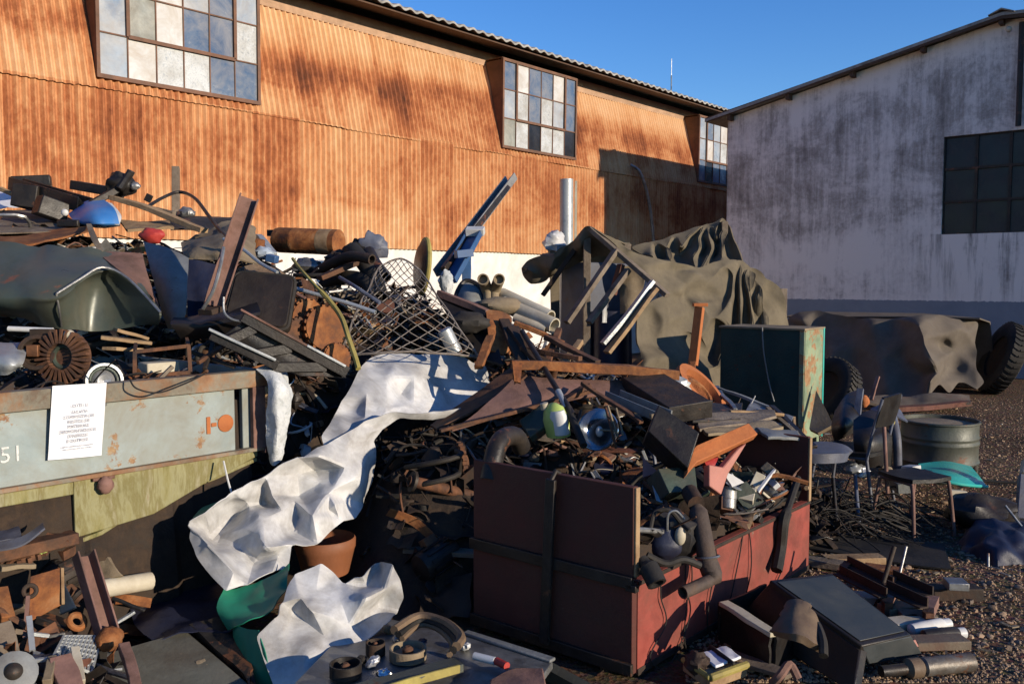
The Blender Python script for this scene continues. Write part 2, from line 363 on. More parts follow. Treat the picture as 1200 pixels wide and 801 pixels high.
def traced(mb, outline, inner, base, sub=7, t=.004, wr=.004, wf=14, dz=1.0, it=1, fc=.07, fa=.013):
    # a stiff creased sheet: corner points with their own depth, straight folds between them
    pts = list(outline) + list(inner); n = len(outline)
    vv = [V3((q[0], q[1])).to_2d() if False else __import__('mathutils').Vector((q[0], q[1])) for q in pts]
    rv, re_, rf, ov, oe, of = geometry.delaunay_2d_cdt(vv, [(i, (i + 1) % n) for i in range(n)], [], 1, 1e-4)
    def depth(k):
        o = ov[k]; q = pts[o[0]] if o else (rv[k][0], rv[k][1], 0); return base(q[0], q[1]) + q[2] * dz
    w3 = [P(rv[k][0], rv[k][1], depth(k)) for k in range(len(rv))]
    key = {}; V_ = []; F_ = []
    for f in rf:
        if len(f) != 3: continue
        a, b_, c = (w3[k] for k in f)
        if (b_ - a).cross(c - a).dot(EYE - a) < 0: b_, c = c, b_
        def pt(i, j):
            q = a + (b_ - a) * (i / sub) + (c - a) * (j / sub); kx = (round(q.x, 4), round(q.y, 4), round(q.z, 4))
            if kx not in key: key[kx] = len(V_); V_.append(q)
            return key[kx]
        for i in range(sub):
            for j in range(sub - i):
                F_.append((pt(i, j), pt(i + 1, j), pt(i, j + 1)))
                if i + j < sub - 1: F_.append((pt(i + 1, j), pt(i + 1, j + 1), pt(i, j + 1)))
    F_ = [f for f in F_ if len(set(f)) == 3]
    ed = {}; adj = [set() for _ in V_]
    for f in F_:
        for a, b_ in ((f[0], f[1]), (f[1], f[2]), (f[2], f[0])): ed[(a, b_)] = 1; adj[a].add(b_); adj[b_].add(a)
    bd = {}
    for a, b_ in ed:
        if (b_, a) not in ed: bd.setdefault(a, []).append(b_); bd.setdefault(b_, []).append(a)
    for _ in range(it):
        nv = []
        for k, q in enumerate(V_):
            nb = bd.get(k) or adj[k]; c = V3()
            for m_ in nb: c += V_[m_]
            nv.append(q * .45 + c * (.55 / len(nb)) if nb else q)
        V_ = nv
    nn = [V3() for _ in V_]
    for f in F_:
        q = (V_[f[1]] - V_[f[0]]).cross(V_[f[2]] - V_[f[0]])
        for k in f: nn[k] += q
    nn = [q.normalized() if q.length > 1e-12 else V3((0, -1, 0)) for q in nn]
    V_ = [q + m_ * fa * (facet((q.x + .4 * q.y) / fc, (q.z - .5 * q.y + .2 * q.x) / fc, 2) - .5 + .5 * facet((q.x - .3 * q.z) / fc / 2.4, (q.z + .3 * q.y) / fc / 2.4, 7)) for q, m_ in zip(V_, nn)]
    V_ = [V_[k] if k in bd or not adj[k] else V_[k] * .5 + sum((V_[m_] for m_ in adj[k]), V3()) * (.5 / len(adj[k])) for k in range(len(V_))]
    V_ = [q + m_ * (noise.noise(q * wf) * wr + noise.noise(q * wf * .37 + V3((5, 1, 2))) * wr * 2.2) for q, m_ in zip(V_, nn)]
    o = len(mb.v); m = len(V_); mb.v.extend(V_); mb.v.extend(q - k * t for q, k in zip(V_, nn))
    for f in F_:
        mb.face([o + k for k in f], True); mb.face([o + m + k for k in f[::-1]], True)
    for a, b_ in ed:
        if (b_, a) not in ed: mb.face((o + b_, o + a, o + m + a, o + m + b_))
    return mb
# ------------------------------------------------------------------ objects
COUNT = {}
def mesh_of(name, mb, origin, bevel=0):
    me = bpy.data.meshes.new(name)
    me.from_pydata([tuple(p - origin) for p in mb.v], [], mb.f)
    for n in mb.ms: me.materials.append(MATS[n])
    me.polygons.foreach_set('material_index', mb.fm); me.polygons.foreach_set('use_smooth', mb.fs)
    me.validate(); me.update()
    try: me.set_sharp_from_angle(angle=R(mb.sharp))
    except Exception: pass
    o = bpy.data.objects.new(name, me); C.objects.link(o)
    if bevel:
        md = o.modifiers.new('bevel', 'BEVEL'); md.width = bevel; md.segments = 2; md.limit_method = 'ANGLE'; md.angle_limit = R(50)
    return o
def allv(parts):
    out = []
    for p in parts:
        out += p[1].v
        if len(p) > 2:
            for q in p[2]: out += q[1].v
    return out
def T(name, label, cat, parts, group=None, bevel=0, kind=None, mtx=None):
    """one thing: a single mesh, or an Empty with part meshes (and sub-parts)"""
    single = isinstance(parts, MB)
    vs = parts.v if single else allv(parts)
    if mtx is not None: org = V3()
    else:
        xs = [p.x for p in vs]; ys = [p.y for p in vs]
        org = V3(((min(xs) + max(xs))/2, (min(ys) + max(ys))/2, min(p.z for p in vs)))
    if single: root = mesh_of(name, parts, org, bevel)
    else:
        root = bpy.data.objects.new(name, None); root.empty_display_size = .1; C.objects.link(root)
        for p in parts:
            o = mesh_of(p[0], p[1], org, bevel); o.parent = root
            for q in (p[2] if len(p) > 2 else ()):
                oo = mesh_of(q[0], q[1], org, bevel); oo.parent = o
    if mtx is not None: root.matrix_world = mtx
    else: root.location = org
    if label: root['label'] = label
    if cat: root['category'] = cat
    if group: root['group'] = group
    if kind: root['kind'] = kind
    return root
def copy_thing(src, mtx, label=None, group=None):
    r = src.copy(); C.objects.link(r); r.matrix_world = mtx
    if label: r['label'] = label
    if group: r['group'] = group
    for ch in src.children:
        c = ch.copy(); C.objects.link(c); c.parent = r
        for gch in ch.children: d = gch.copy(); C.objects.link(d); d.parent = c
    return r
def text_mb(txt, size, mtx, mname, mb=None, align='CENTER', extrude=.0006):
    cu = bpy.data.curves.new('t', 'FONT'); cu.body = txt; cu.size = size; cu.align_x = align; cu.extrude = extrude; cu.resolution_u = 2
    o = bpy.data.objects.new('t', cu); C.objects.link(o)
    dg = bpy.context.evaluated_depsgraph_get(); me = bpy.data.meshes.new_from_object(o.evaluated_get(dg))
    mb = mb or MB(mname); mb.m(mname); b = mb.add([mtx @ v.co for v in me.vertices])
    for p in me.polygons: mb.face([b + i for i in p.vertices])
    bpy.data.objects.remove(o); bpy.data.curves.remove(cu); bpy.data.meshes.remove(me)
    return mb
def frame(org, rot=ANG): return Matrix.Translation(org) @ Matrix.Rotation(rot, 4, 'Z')
# ================================================================== setting materials
def m_corr():
    m, t, b = newmat('corrugated_rust')
    tc = N(t, 'TexCoord'); sx = N(t, 'SeparateXYZ'); t.links.new(tc.outputs['Object'], sx.inputs[0])
    def mapped(s):
        mp = N(t, 'Mapping'); mp.inputs['Scale'].default_value = s; t.links.new(tc.outputs['Object'], mp.inputs[0]); return mp.outputs[0]
    big = nz(t, mapped((.55, 1, .8)), 1.0, 9, .72, .6)
    streak = nz(t, mapped((2.6, 1, .5)), 1.2, 8, .72, .4)
    fine = nz(t, mapped((7, 1, 3.2)), 1.6, 9, .78)
    # height profile of the weathering: rows of sheets are palest right below the eave and at the sheet foot
    hz = N(t, 'MapRange'); hz.inputs[1].default_value = 2.2; hz.inputs[2].default_value = 5.8; t.links.new(sx.outputs[2], hz.inputs[0])
    hw = N(t, 'Math', operation='MULTIPLY_ADD'); hw.inputs[1].default_value = .34; hw.inputs[2].default_value = -.17; t.links.new(big, hw.inputs[0])
    ha = N(t, 'Math', operation='ADD'); t.links.new(hz.outputs[0], ha.inputs[0]); t.links.new(hw.outputs[0], ha.inputs[1])
    prof = ramp(t, [(0, .34), (.22, .50), (.42, .58), (.515, .50), (.54, .42), (.62, .52), (.74, .80), (.80, .62), (.88, .16), (1, .08)]); t.links.new(ha.outputs[0], prof.inputs[0])
    # per-sheet tone
    fl = N(t, 'Math', operation='MULTIPLY'); fl.inputs[1].default_value = 1 / .82; t.links.new(sx.outputs[0], fl.inputs[0])
    f2 = N(t, 'Math', operation='FLOOR'); t.links.new(fl.outputs[0], f2.inputs[0])
    gz = N(t, 'Math', operation='GREATER_THAN'); gz.inputs[1].default_value = 4.06; t.links.new(sx.outputs[2], gz.inputs[0])
    cb = N(t, 'CombineXYZ'); t.links.new(f2.outputs[0], cb.inputs[0]); t.links.new(gz.outputs[0], cb.inputs[1])
    wn = N(t, 'TexWhiteNoise'); t.links.new(cb.outputs[0], wn.inputs['Vector'])
    def ma(a, k, c):
        n = N(t, 'Math', operation='MULTIPLY_ADD'); t.links.new(a, n.inputs[0]); n.inputs[1].default_value = k
        if hasattr(c, 'is_output'): t.links.new(c, n.inputs[2])
        else: n.inputs[2].default_value = c
        return n.outputs[0]
    s = ma(streak, .85, -.425 - .10); s = ma(fine, .75, ma(s, 1, -.12)); s = ma(streak, 0, ma(wn.outputs[0], .26, s)); s = ma(prof.outputs[0], .80, s)
    s = ma(big, .95, ma(s, 1, -.73))
    r = ramp(t, [(0, (.56, .345, .19)), (.22, (.51, .28, .135)), (.42, (.43, .195, .083)), (.58, (.315, .11, .042)), (.76, (.175, .055, .023)), (1, (.06, .024, .014))])
    t.links.new(s, r.inputs[0]); t.links.new(r.outputs[0], b.inputs['Base Color'])
    b.inputs['Roughness'].default_value = .85; b.inputs['Specular IOR Level'].default_value = .2
    bp = N(t, 'Bump'); bp.inputs['Strength'].default_value = .25; bp.inputs['Distance'].default_value = .01
    t.links.new(fine, bp.inputs['Height']); t.links.new(bp.outputs[0], b.inputs['Normal'])
m_corr()
def m_plaster():
    m, t, b = newmat('stained_plaster')
    tc = N(t, 'TexCoord'); sx = N(t, 'SeparateXYZ'); t.links.new(tc.outputs['Object'], sx.inputs[0])
    def mapped(s, loc=(0, 0, 0)):
        mp = N(t, 'Mapping'); mp.inputs['Scale'].default_value = s; mp.inputs['Location'].default_value = loc
        t.links.new(tc.outputs['Object'], mp.inputs[0]); return mp.outputs[0]
    a = nz(t, mapped((.62, 1, .8), (3.3, 0, 1.7)), 1.25, 12, .70, .5)
    stx = nz(t, mapped((3.4, 1, .28), (1, 0, 2)), 1.3, 9, .72, .2)
    fine = nz(t, mapped((7, 1, 5)), 2.2, 8, .75)
    def ma(x, k, c):
        n = N(t, 'Math', operation='MULTIPLY_ADD'); t.links.new(x, n.inputs[0]); n.inputs[1].default_value = k
        if hasattr(c, 'is_output'): t.links.new(c, n.inputs[2])
        else: n.inputs[2].default_value = c
        return n.outputs[0]
    hz = N(t, 'MapRange'); hz.inputs[1].default_value = 1.2; hz.inputs[2].default_value = 6.1; t.links.new(sx.outputs[2], hz.inputs[0])
    prof = ramp(t, [(0, .12), (.16, .2), (.33, .42), (.5, .5), (.68, .56), (.84, .40), (1, .15)]); t.links.new(hz.outputs[0], prof.inputs[0])
    s = ma(a, 1.9, -.95); s = ma(stx, 1.5, ma(s, 1, -.75)); s = ma(fine, .8, ma(s, 1, -.40)); s = ma(prof.outputs[0], .85, s); s = ma(s, 1, -.03)
    r = ramp(t, [(.10, (.70, .65, .60)), (.30, (.59, .545, .505)), (.46, (.42, .385, .355)), (.68, (.275, .248, .225)), (1, (.12, .11, .105))])
    t.links.new(s, r.inputs[0])
    # painted dado band with a ragged, stained edge
    ez = ma(fine, .10, sx.outputs[2]); g = N(t, 'Math', operation='LESS_THAN'); g.inputs[1].default_value = 1.36; t.links.new(ez, g.inputs[0])
    dr = ramp(t, [(.3, (0.156, 0.1833, 0.2223)), (.7, (0.234, 0.2574, 0.2886))]); t.links.new(a, dr.inputs[0])
    col = mix(t, g.outputs[0], r.outputs[0], dr.outputs[0])
    # dark drips below the window
    sp = N(t, 'MapRange'); sp.inputs[1].default_value = 3.7; sp.inputs[2].default_value = 4.3; t.links.new(sx.outputs[0], sp.inputs[0])
    zz = N(t, 'MapRange'); zz.inputs[1].default_value = 1.2; zz.inputs[2].default_value = 2.5; t.links.new(sx.outputs[2], zz.inputs[0])
    zl = N(t, 'Math', operation='LESS_THAN'); zl.inputs[1].default_value = 2.5; t.links.new(sx.outputs[2], zl.inputs[0])
    dp = N(t, 'Math', operation='MULTIPLY'); t.links.new(sp.outputs[0], dp.inputs[0]); t.links.new(zz.outputs[0], dp.inputs[1])
    d1 = N(t, 'Math', operation='MULTIPLY'); t.links.new(dp.outputs[0], d1.inputs[0]); t.links.new(zl.outputs[0], d1.inputs[1])
    d2r = ramp(t, [(.48, 0), (.62, 1)]); t.links.new(stx, d2r.inputs[0])
    d2 = N(t, 'Math', operation='MULTIPLY'); t.links.new(d1.outputs[0], d2.inputs[0]); t.links.new(d2r.outputs[0], d2.inputs[1])
    col = mix(t, d2.outputs[0], col, (.04, .038, .04))
    t.links.new(col, b.inputs['Base Color']); b.inputs['Roughness'].default_value = .9; b.inputs['Specular IOR Level'].default_value = .2
    bp = N(t, 'Bump'); bp.inputs['Strength'].default_value = .5; bp.inputs['Distance'].default_value = .012
    t.links.new(fine, bp.inputs['Height']); t.links.new(bp.outputs[0], b.inputs['Normal'])
m_plaster()
def m_ground():
    m, t, b = newmat('gravel_dirt'); v = coords(t, rand=False)
    big = nz(t, v, .6, 8, .65, .4); f = nz(t, v, 26, 8, .75)
    vo = N(t, 'TexVoronoi'); vo.inputs['Scale'].default_value = 38; t.links.new(v, vo.inputs['Vector'])
    r1 = ramp(t, [(.3, (0.0936, 0.0546, 0.0312)), (.5, (0.1677, 0.103, 0.06084)), (.68, (0.2418, 0.1599, 0.1014))]); t.links.new(f, r1.inputs[0])
    r2 = ramp(t, [(.35, (0.468, 0.429, 0.39)), (.65, (1, 1, 1))]); t.links.new(big, r2.inputs[0])
    c = mix(t, 1, r1.outputs[0], r2.outputs[0], 'MULTIPLY')
    c = mix(t, .45, c, mix(t, 1, c, vo.outputs['Color'], 'MULTIPLY'))
    t.links.new(c, b.inputs['Base Color']); b.inputs['Roughness'].default_value = .95; b.inputs['Specular IOR Level'].default_value = .15
    ad = N(t, 'Math', operation='ADD'); t.links.new(f, ad.inputs[0]); t.links.new(vo.outputs['Distance'], ad.inputs[1])
    bp = N(t, 'Bump'); bp.inputs['Strength'].default_value = .9; bp.inputs['Distance'].default_value = .03
    t.links.new(ad.outputs[0], bp.inputs['Height']); t.links.new(bp.outputs[0], b.inputs['Normal'])
m_ground()
mat('white_wash', [(.72, .70, .66), (.82, .80, .76)], .85, 0, 3, bump=.25, dirt=.4, dirtcol=(.4, .33, .26))
mat('fascia', [(.46, .28, .17), (.56, .36, .24)], .8, 0, 4, (1, 1, 6), dirt=.4)
mat('roof_fibre', [(.30, .29, .26), (.45, .43, .39), (.20, .18, .16)], .9, 0, 3, bump=.4, dirt=.5)
mat('roof_under', [(.09, .05, .035), (.14, .08, .05)], .9, 0, 3)
mat('frame_rust', [(.16, .085, .055), (.26, .13, .08)], .8, 0, 8)
mat('hood_brown', [(.20, .10, .055), (.28, .14, .075)], .8, 0, 3, (1, 1, .4))
mat('pane_blue', [(.045, .085, .16), (.075, .12, .20), (.16, .19, .24)], .22, 0, 1.6, bump=.05, dirt=.75, dirtcol=(.3, .28, .26), spec=.6)
mat('pane_sky', [(.20, .27, .37), (.34, .40, .47), (.48, .50, .51)], .3, 0, 1.8, bump=.05, dirt=.75, dirtcol=(.3, .28, .26))
mat('pane_frost', [(.30, .34, .38), (.60, .62, .62), (.40, .43, .45)], .5, 0, 22, bump=.6, bscale=30, dirt=.75, dirtcol=(.28, .26, .22))
mat('pane_white', [(.56, .57, .57), (.66, .66, .64)], .6, 0, 3, bump=.1, dirt=.6, dirtcol=(.32, .22, .12))
mat('pane_olive', [(.22, .24, .22), (.34, .35, .31), (.42, .40, .33)], .4, 0, 2, bump=.1, dirt=.75, dirtcol=(.12, .1, .07))
mat('pane_dark', [(.012, .014, .020), (.028, .03, .038)], .25, 0, 2.5, bump=.15, dirt=.4, dirtcol=(.06, .06, .06), spec=.25)
mat('skip_grey', [(.23, .285, .285), (.31, .36, .35), (.28, .31, .28)], .6, 0, 3, bump=.12, chip=((.20, .085, .04), (.36, .24, .12)), chipamt=.585, chipscale=6, dirt=.62, dirtcol=(.20, .155, .085))
mat('skip_rim', [(.22, .09, .04), (.30, .16, .08), (.27, .25, .19), (.15, .06, .03)], .75, 0, 4, (1, 1, 1), bump=.3)
mat('skip_hull', [(.10, .11, .035), (.25, .22, .08), (.31, .29, .15), (.20, .17, .06), (.34, .31, .19), (.22, .11, .045)], .7, 0, 3.6, (2.3, 1, .5), bump=.25, chip=RO, chipamt=.66, dirt=.4, dirtcol=(.10, .09, .03))
mat('rust_spot', [(.40, .12, .035), (.50, .17, .055)], .85, 0, 14, bump=.3, dirt=.2)
# ================================================================== ground
g = MB('gravel_dirt'); S = 1500
b = g.add([(-S, -S, 0), (S, -S, 0), (S, S, 0), (-S, S, 0)]); g.face((b, b+1, b+2, b+3))
T('ground', None, None, g, kind='structure', mtx=Matrix.Identity(4))
# loose gravel on the yard
rnd = random.Random(3); g = MB('gravel_dirt'); mat('pebble', [(.32, .20, .115), (.40, .26, .155), (.47, .32, .20), (.26, .16, .092)], .9, 0, 3, bump=.4); mat('pebble_pale', [(.20, .15, .11), (.27, .21, .165)], .9, 0, 4, bump=.3)
g = MB('pebble')
for i in range(17000):
    y = 3.6 + rnd.random() ** 1.5 * 9; x = (.20 + rnd.random() * .42) * y
    s = rnd.uniform(.003, .009) * (1 + .8 * (rnd.random() < .06)); k = rnd.random() * 6.28
    g.m('pebble' if rnd.random() < .86 else 'pebble_pale')
    b0 = len(g.v); n = 5
    g.add([(x + s * math.cos(k + 6.283 * q / n) * rnd.uniform(.7, 1.2), y + s * math.sin(k + 6.283 * q / n), 0) for q in range(n)])
    g.add([(x + s * .6 * math.cos(k + .5 + 6.283 * q / n), y + s * .6 * math.sin(k + .5 + 6.283 * q / n), s * rnd.uniform(.5, 1)) for q in range(n)])
    for q in range(n): g.face((b0 + q, b0 + (q+1) % n, b0 + n + (q+1) % n, b0 + n + q))
    g.face([b0 + n + q for q in range(n)])
for i in range(420):
    y = 3.7 + rnd.random() ** 1.5 * 8; x = (.20 + rnd.random() * .42) * y; s = rnd.uniform(.009, .022)
    g.m('pebble' if rnd.random() < .7 else 'pebble_pale'); g.blob((x, y, s * .25), (s * rnd.uniform(.8, 1.5), s, s * .6), Matrix.Rotation(rnd.random() * 6, 3, 'Z'), 7, 5, .9, 1.6, i)
for i in range(260):
    y = 3.8 + rnd.random() ** 1.5 * 7; x = (.22 + rnd.random() * .40) * y; L = rnd.uniform(.02, .07); k = rnd.random() * 6.28
    g.m(rnd.choice(['rust_brown', 'wood', 'tan', 'rust_dark', 'steel_grey'])); g.box((x, y, .012), (L, rnd.uniform(.006, .02), .006), Matrix.Rotation(k, 3, 'Z') @ Matrix.Rotation(rnd.uniform(-.2, .2), 3, 'X'))
T('gravel', 'loose brown gravel spread over the open yard', 'gravel', g, kind='stuff')
# ================================================================== warehouse (left, rusty corrugated)
WF = frame(V3((0, 17.3, 0)))
def corr_rows(mb, x0, x1, rows, pitch=.1, amp=.022):
    nx = int((x1 - x0) / pitch * 6)
    for (z0, z1, off) in rows:
        nzr = 5; b = len(mb.v)
        for k in range(nzr):
            z = z0 + (z1 - z0) * k / (nzr - 1)
            for i in range(nx + 1):
                x = x0 + (x1 - x0) * i / nx; sh = math.floor(x / .82)
                wv = noise.noise(V3((x * .8, z * 1.2, off * 50))) * .028 + noise.noise(V3((x * 2.6, z * 2.2, off * 90))) * .008 + noise.noise(V3((sh * 7.7, off * 31, 2))) * .010
                zz = z + (noise.noise(V3((sh * 3.3, 9, off * 20))) * .02 if k == 0 else 0)
                mb.v.append(V3((x, -.03 - off - amp * math.sin(2 * math.pi * x / pitch) - wv + max(0, zz - 4.1) * .255, zz)))
        for k in range(nzr - 1):
            for i in range(nx): q = b + k * (nx + 1) + i; mb.face((q, q + 1, q + nx + 2, q + nx + 1), True)
corr = MB('corrugated_rust'); corr_rows(corr, -15, 13, [(4.03, 5.72, .026), (2.2, 4.10, .0)])
base = MB('white_wash'); base.box((-1, .16, 1.1), (28, .26, 2.2))
core = MB('roof_under'); core.box((-1, 6.5, 3.2), (27.9, 11.3, 5.1)); core.box((-1, .5, 2.25), (27.9, .8, .04))
fas = MB('fascia'); fas.box((-1, .365, 5.84), (28, .05, .26))
roof = MB('roof_fibre'); nx = 28 * 4 * 8; b = len(roof.v)
for (y, z) in ((-.34, 6.02), (6.2, 7.7)):
    for th in (0, .036):
        for i in range(nx + 1):
            x = -15 + 28 * i / nx; roof.v.append(V3((x, y, z + .022 * math.sin(2 * math.pi * x / .25) + th)))
n1 = nx + 1
for i in range(nx):
    a = b + i
    roof.face((a, a + 1, a + n1 + 1, a + n1)); roof.face((a + n1, a + n1 + 1, a + 3*n1 + 1, a + 3*n1), True); roof.face((a + 1, a, a + 2*n1, a + 2*n1 + 1), True)
b = roof.add([(-15, 6.2, 7.72), (13, 6.2, 7.72), (13, 12.3, 6.2), (-15, 12.3, 6.2)]); roof.face((b, b+1, b+2, b+3))
soff = MB('roof_under'); soff.prof((-15, 0, 0), (13, 0, 0), [(.28, 5.955), (-.5, 6.13), (-.5, 6.15), (.28, 5.978)][::1])
soff.v = [V3((p.x, -0.0 + p.y, p.z)) for p in soff.v]

def window(x0, z0=4.18, wd=2.29, ht=1.6, pr=.02, kinds=None):
    """tilted steel window: bottom near the wall, top pushed out"""
    y = lambda z: -.06 - (z - z0) / ht * pr
    fr = MB('frame_rust'); gl = MB('pane_sky'); hd = MB('hood_brown')
    A = lambda u, v: V3((x0 + u * wd, y(z0 + v * ht), z0 + v * ht)); nrm = (A(1, 0) - A(0, 0)).cross(A(0, 1) - A(0, 0)).normalized()
    up = nrm
    for u, k in [(i / 6, .016) for i in range(1, 6)]: fr.bar(A(u, 0), A(u, 1), k, .022, up)
    for v, k in ((1/3, .018), (2/3, .018)): fr.bar(A(0, v) + nrm * .002, A(1, v) + nrm * .002, k, .024, up)
    fr.bar(A(0, 0), A(0, 1), .045, .05, up); fr.bar(A(1, 0), A(1, 1), .045, .05, up)
    fr.bar(A(-.01, 0), A(1.01, 0), .05, .055, up); fr.bar(A(-.01, 1), A(1.01, 1), .05, .055, up)
    for q in ((1/6, 1/3, 1/6, 1), (5/6, 1/3, 5/6, 1), (1/6, 1/3, 5/6, 1/3)): fr.bar(A(q[0], q[1]) + nrm * .02, A(q[2], q[3]) + nrm * .02, .045, .03, up)
    for r in range(3):
        for c in range(6):
            gl.m('pane_' + {'b': 'blue', 's': 'sky', 'f': 'frost', 'w': 'white', 'o': 'olive', 'd': 'dark'}[kinds[r][c]])
            u0, u1, v0, v1 = c / 6, (c + 1) / 6, (2 - r) / 3, (3 - r) / 3
            j = rnd.uniform(-.006, .006); o = -nrm * .004
            q = [A(u0, v0) + o, A(u1, v0) + o + nrm * j, A(u1, v1) + o, A(u0, v1) + o - nrm * j]
            b = gl.add(q); gl.face((b, b+1, b+2, b+3))
    for u in (-.008, 1.008):
        p = [A(u, 0), A(u, 1), V3((x0 + u * wd, .45, z0 + ht)), V3((x0 + u * wd, .0, z0))]
        hd.plate(p, .012, 0)
    hd.bar(A(-.01, 1.02) + V3((0, .25, 0)), A(1.01, 1.02) + V3((0, .25, 0)), .5, .012)
    return ('window', fr, [('panes', gl), ('hood', hd)])
k1 = ['sswsbf', 'sowwbf', 'soffbb']; k1 = ['swwsbs', 'sowbbf', 'swffbb']
k2 = ['bwbbwb', 'sfbfsb', 'ofdffd']; k3 = ['sbswsb', 'swsfsb', 'bdbbdb']
wins = [window(-7.94, kinds=k1), window(-.35, kinds=k2), window(7.15, kinds=k3), window(-14.6, kinds=k3)]
T('warehouse', 'long rusty orange corrugated warehouse with tilted multi-pane windows', 'warehouse',
  [('cladding', corr), ('base_wall', base), ('inner_wall', core), ('fascia', fas), ('roof', roof), ('soffit', soff)] + wins, mtx=WF)
# drain pipe leaning on the shaded end of the warehouse
a = WF @ V3((3.95, -.12, 4.25)); c = WF @ V3((4.15, -.3, 4.0)); e = WF @ V3((4.45, -.4, 2.9)); f = WF @ V3((4.75, -.5, 0))
T('drainpipe', 'thin bent grey pipe leaning in the dark shadow at the warehouse end', 'pipe', MB('steel_grey').tube([a, c, e, f], .035, 8, smooth=4))
# ================================================================== plastered building (right, gable in shade)
CF = frame(V3((4.47, 18.8, 0)), math.atan2(-.646, .763))
Lb = 6.6; RX = 5.08; HE = 5.02; HR = 6.07; HX = 5.98
wall = MB('stained_plaster')
wy = 13
wx0, wx1, wz0, wz1 = 4.18, 6.3, 2.49, 4.21
def quad(mb, *p): b = mb.add(p); mb.face((b, b+1, b+2, b+3)[:len(p)] if len(p) < 5 else range(b, b + len(p)))
H = lambda x: HE + (HR - HE) * x / RX if x <= RX else HR + (HX - HR) * (x - RX) / (Lb - RX)
xs = [0, wx0, RX, wx1, Lb]
quad(wall, (0, 0, 0), (wx0, 0, 0), (wx0, 0, H(wx0)), (0, 0, HE))
quad(wall, (wx1, 0, 0), (Lb, 0, 0), (Lb, 0, HX), (wx1, 0, H(wx1)))
quad(wall, (wx0, 0, 0), (wx1, 0, 0), (wx1, 0, wz0), (wx0, 0, wz0))
quad(wall, (wx0, 0, wz1), (wx1, 0, wz1), (wx1, 0, H(wx1)), (RX, 0, HR), (wx0, 0, H(wx0)))
for q in (((wx0, 0, wz0), (wx0, 0, wz1), (wx0, .12, wz1), (wx0, .12, wz0)), ((wx1, 0, wz1), (wx1, 0, wz0), (wx1, .12, wz0), (wx1, .12, wz1)),
          ((wx0, 0, wz1), (wx1, 0, wz1), (wx1, .12, wz1), (wx0, .12, wz1)), ((wx1, 0, wz0), (wx0, 0, wz0), (wx0, .12, wz0), (wx1, .12, wz0))): quad(wall, *q)
quad(wall, (0, wy, 0), (0, 0, 0), (0, 0, HE), (0, wy, HE)); quad(wall, (Lb, 0, 0), (Lb, wy, 0), (Lb, wy, HX), (Lb, 0, HX))
quad(wall, (Lb, wy, 0), (0, wy, 0), (0, wy, HE), (RX, wy, HR), (Lb, wy, HX))
rf = MB('roof_fibre')
for x0, x1 in ((-.42, RX), (RX, Lb + .42)):
    h = H
    for (y0, y1) in ((-.22, wy + .2),):
        bb = len(rf.v)
        for th in (.03, .085):
            for y in (y0, y1):
                rf.add([(x0, y, h(x0) + th), (x1, y, h(x1) + th)])
        for q in ((0, 1, 3, 2), (4, 6, 7, 5), (0, 4, 5, 1), (2, 3, 7, 6), (0, 2, 6, 4), (1, 5, 7, 3)): rf.face([bb + i for i in q])
rf.prof((RX, -.26, 0), (RX, wy + .2, 0), [(-.2, HR + .065), (-.2, HR + .05), (0, HR + .125), (.2, HR + .05), (.2, HR + .065), (0, HR + .15)])
pur = MB('roof_under')
for i in range(6):
    x = .1 + i * 1.24; pur.box((x, -.06, H(min(max(x, 0), Lb)) - .035), (.07, .24, .11))
pur.bar((-.4, -.20, HE - .02), (RX, -.20, HR + .02), .03, .09); pur.bar((RX, -.20, HR + .02), (Lb + .4, -.20, H(Lb + .4) - .02), .03, .09)
wf = MB('steel_dark')
for x in [wx0 + (wx1 - wx0) * i / 4 for i in range(5)]: wf.box((x, .07, (wz0 + wz1)/2), (.05, .04, wz1 - wz0))
for z in [wz0 + (wz1 - wz0) * i / 3 for i in range(4)]: wf.box(((wx0 + wx1)/2, .066, z), (wx1 - wx0, .04, .045))
wg = MB('pane_dark')
for i in range(4):
    for j in range(3):
        x = wx0 + (wx1 - wx0) * i / 4; z = wz0 + (wz1 - wz0) * j / 3; k = rnd.uniform(-.008, .008)
        quad(wg, (x, .08, z), (x + .53, .08 + k, z), (x + .53, .08, z + .575), (x, .08 - k, z + .575))
dp = MB('steel_dark'); dp.tube([(5.36, -.07, HR - .1), (5.36, -.07, wz1 + .05)], .045, 8)
lampm = MB('cream'); lampm.blob((5.18, -.14, HR - .2), (.05, .05, .05))
T('plastered_building', 'mould-stained whitewashed gable building with dark window and grey painted base', 'building',
  [('wall', wall), ('roof', rf), ('eave_beam', pur), ('window', wf, [('panes', wg)]), ('downpipe', dp), ('gable_lamp', lampm)], mtx=CF)
# thin mast far behind
a = P(787, 125, 45); bt = V3((a.x, a.y, 0)); tp = P(787, 69, 45)
T('antenna_mast', 'thin distant antenna mast rising above the rusty roof', 'antenna',
  [('mast', MB('steel_grey').tube([bt, tp - V3((0, 0, .8))], .03, 6)), ('stay_cap', MB('steel_grey').tube([tp - V3((0, 0, .8)), tp], .014, 5))])
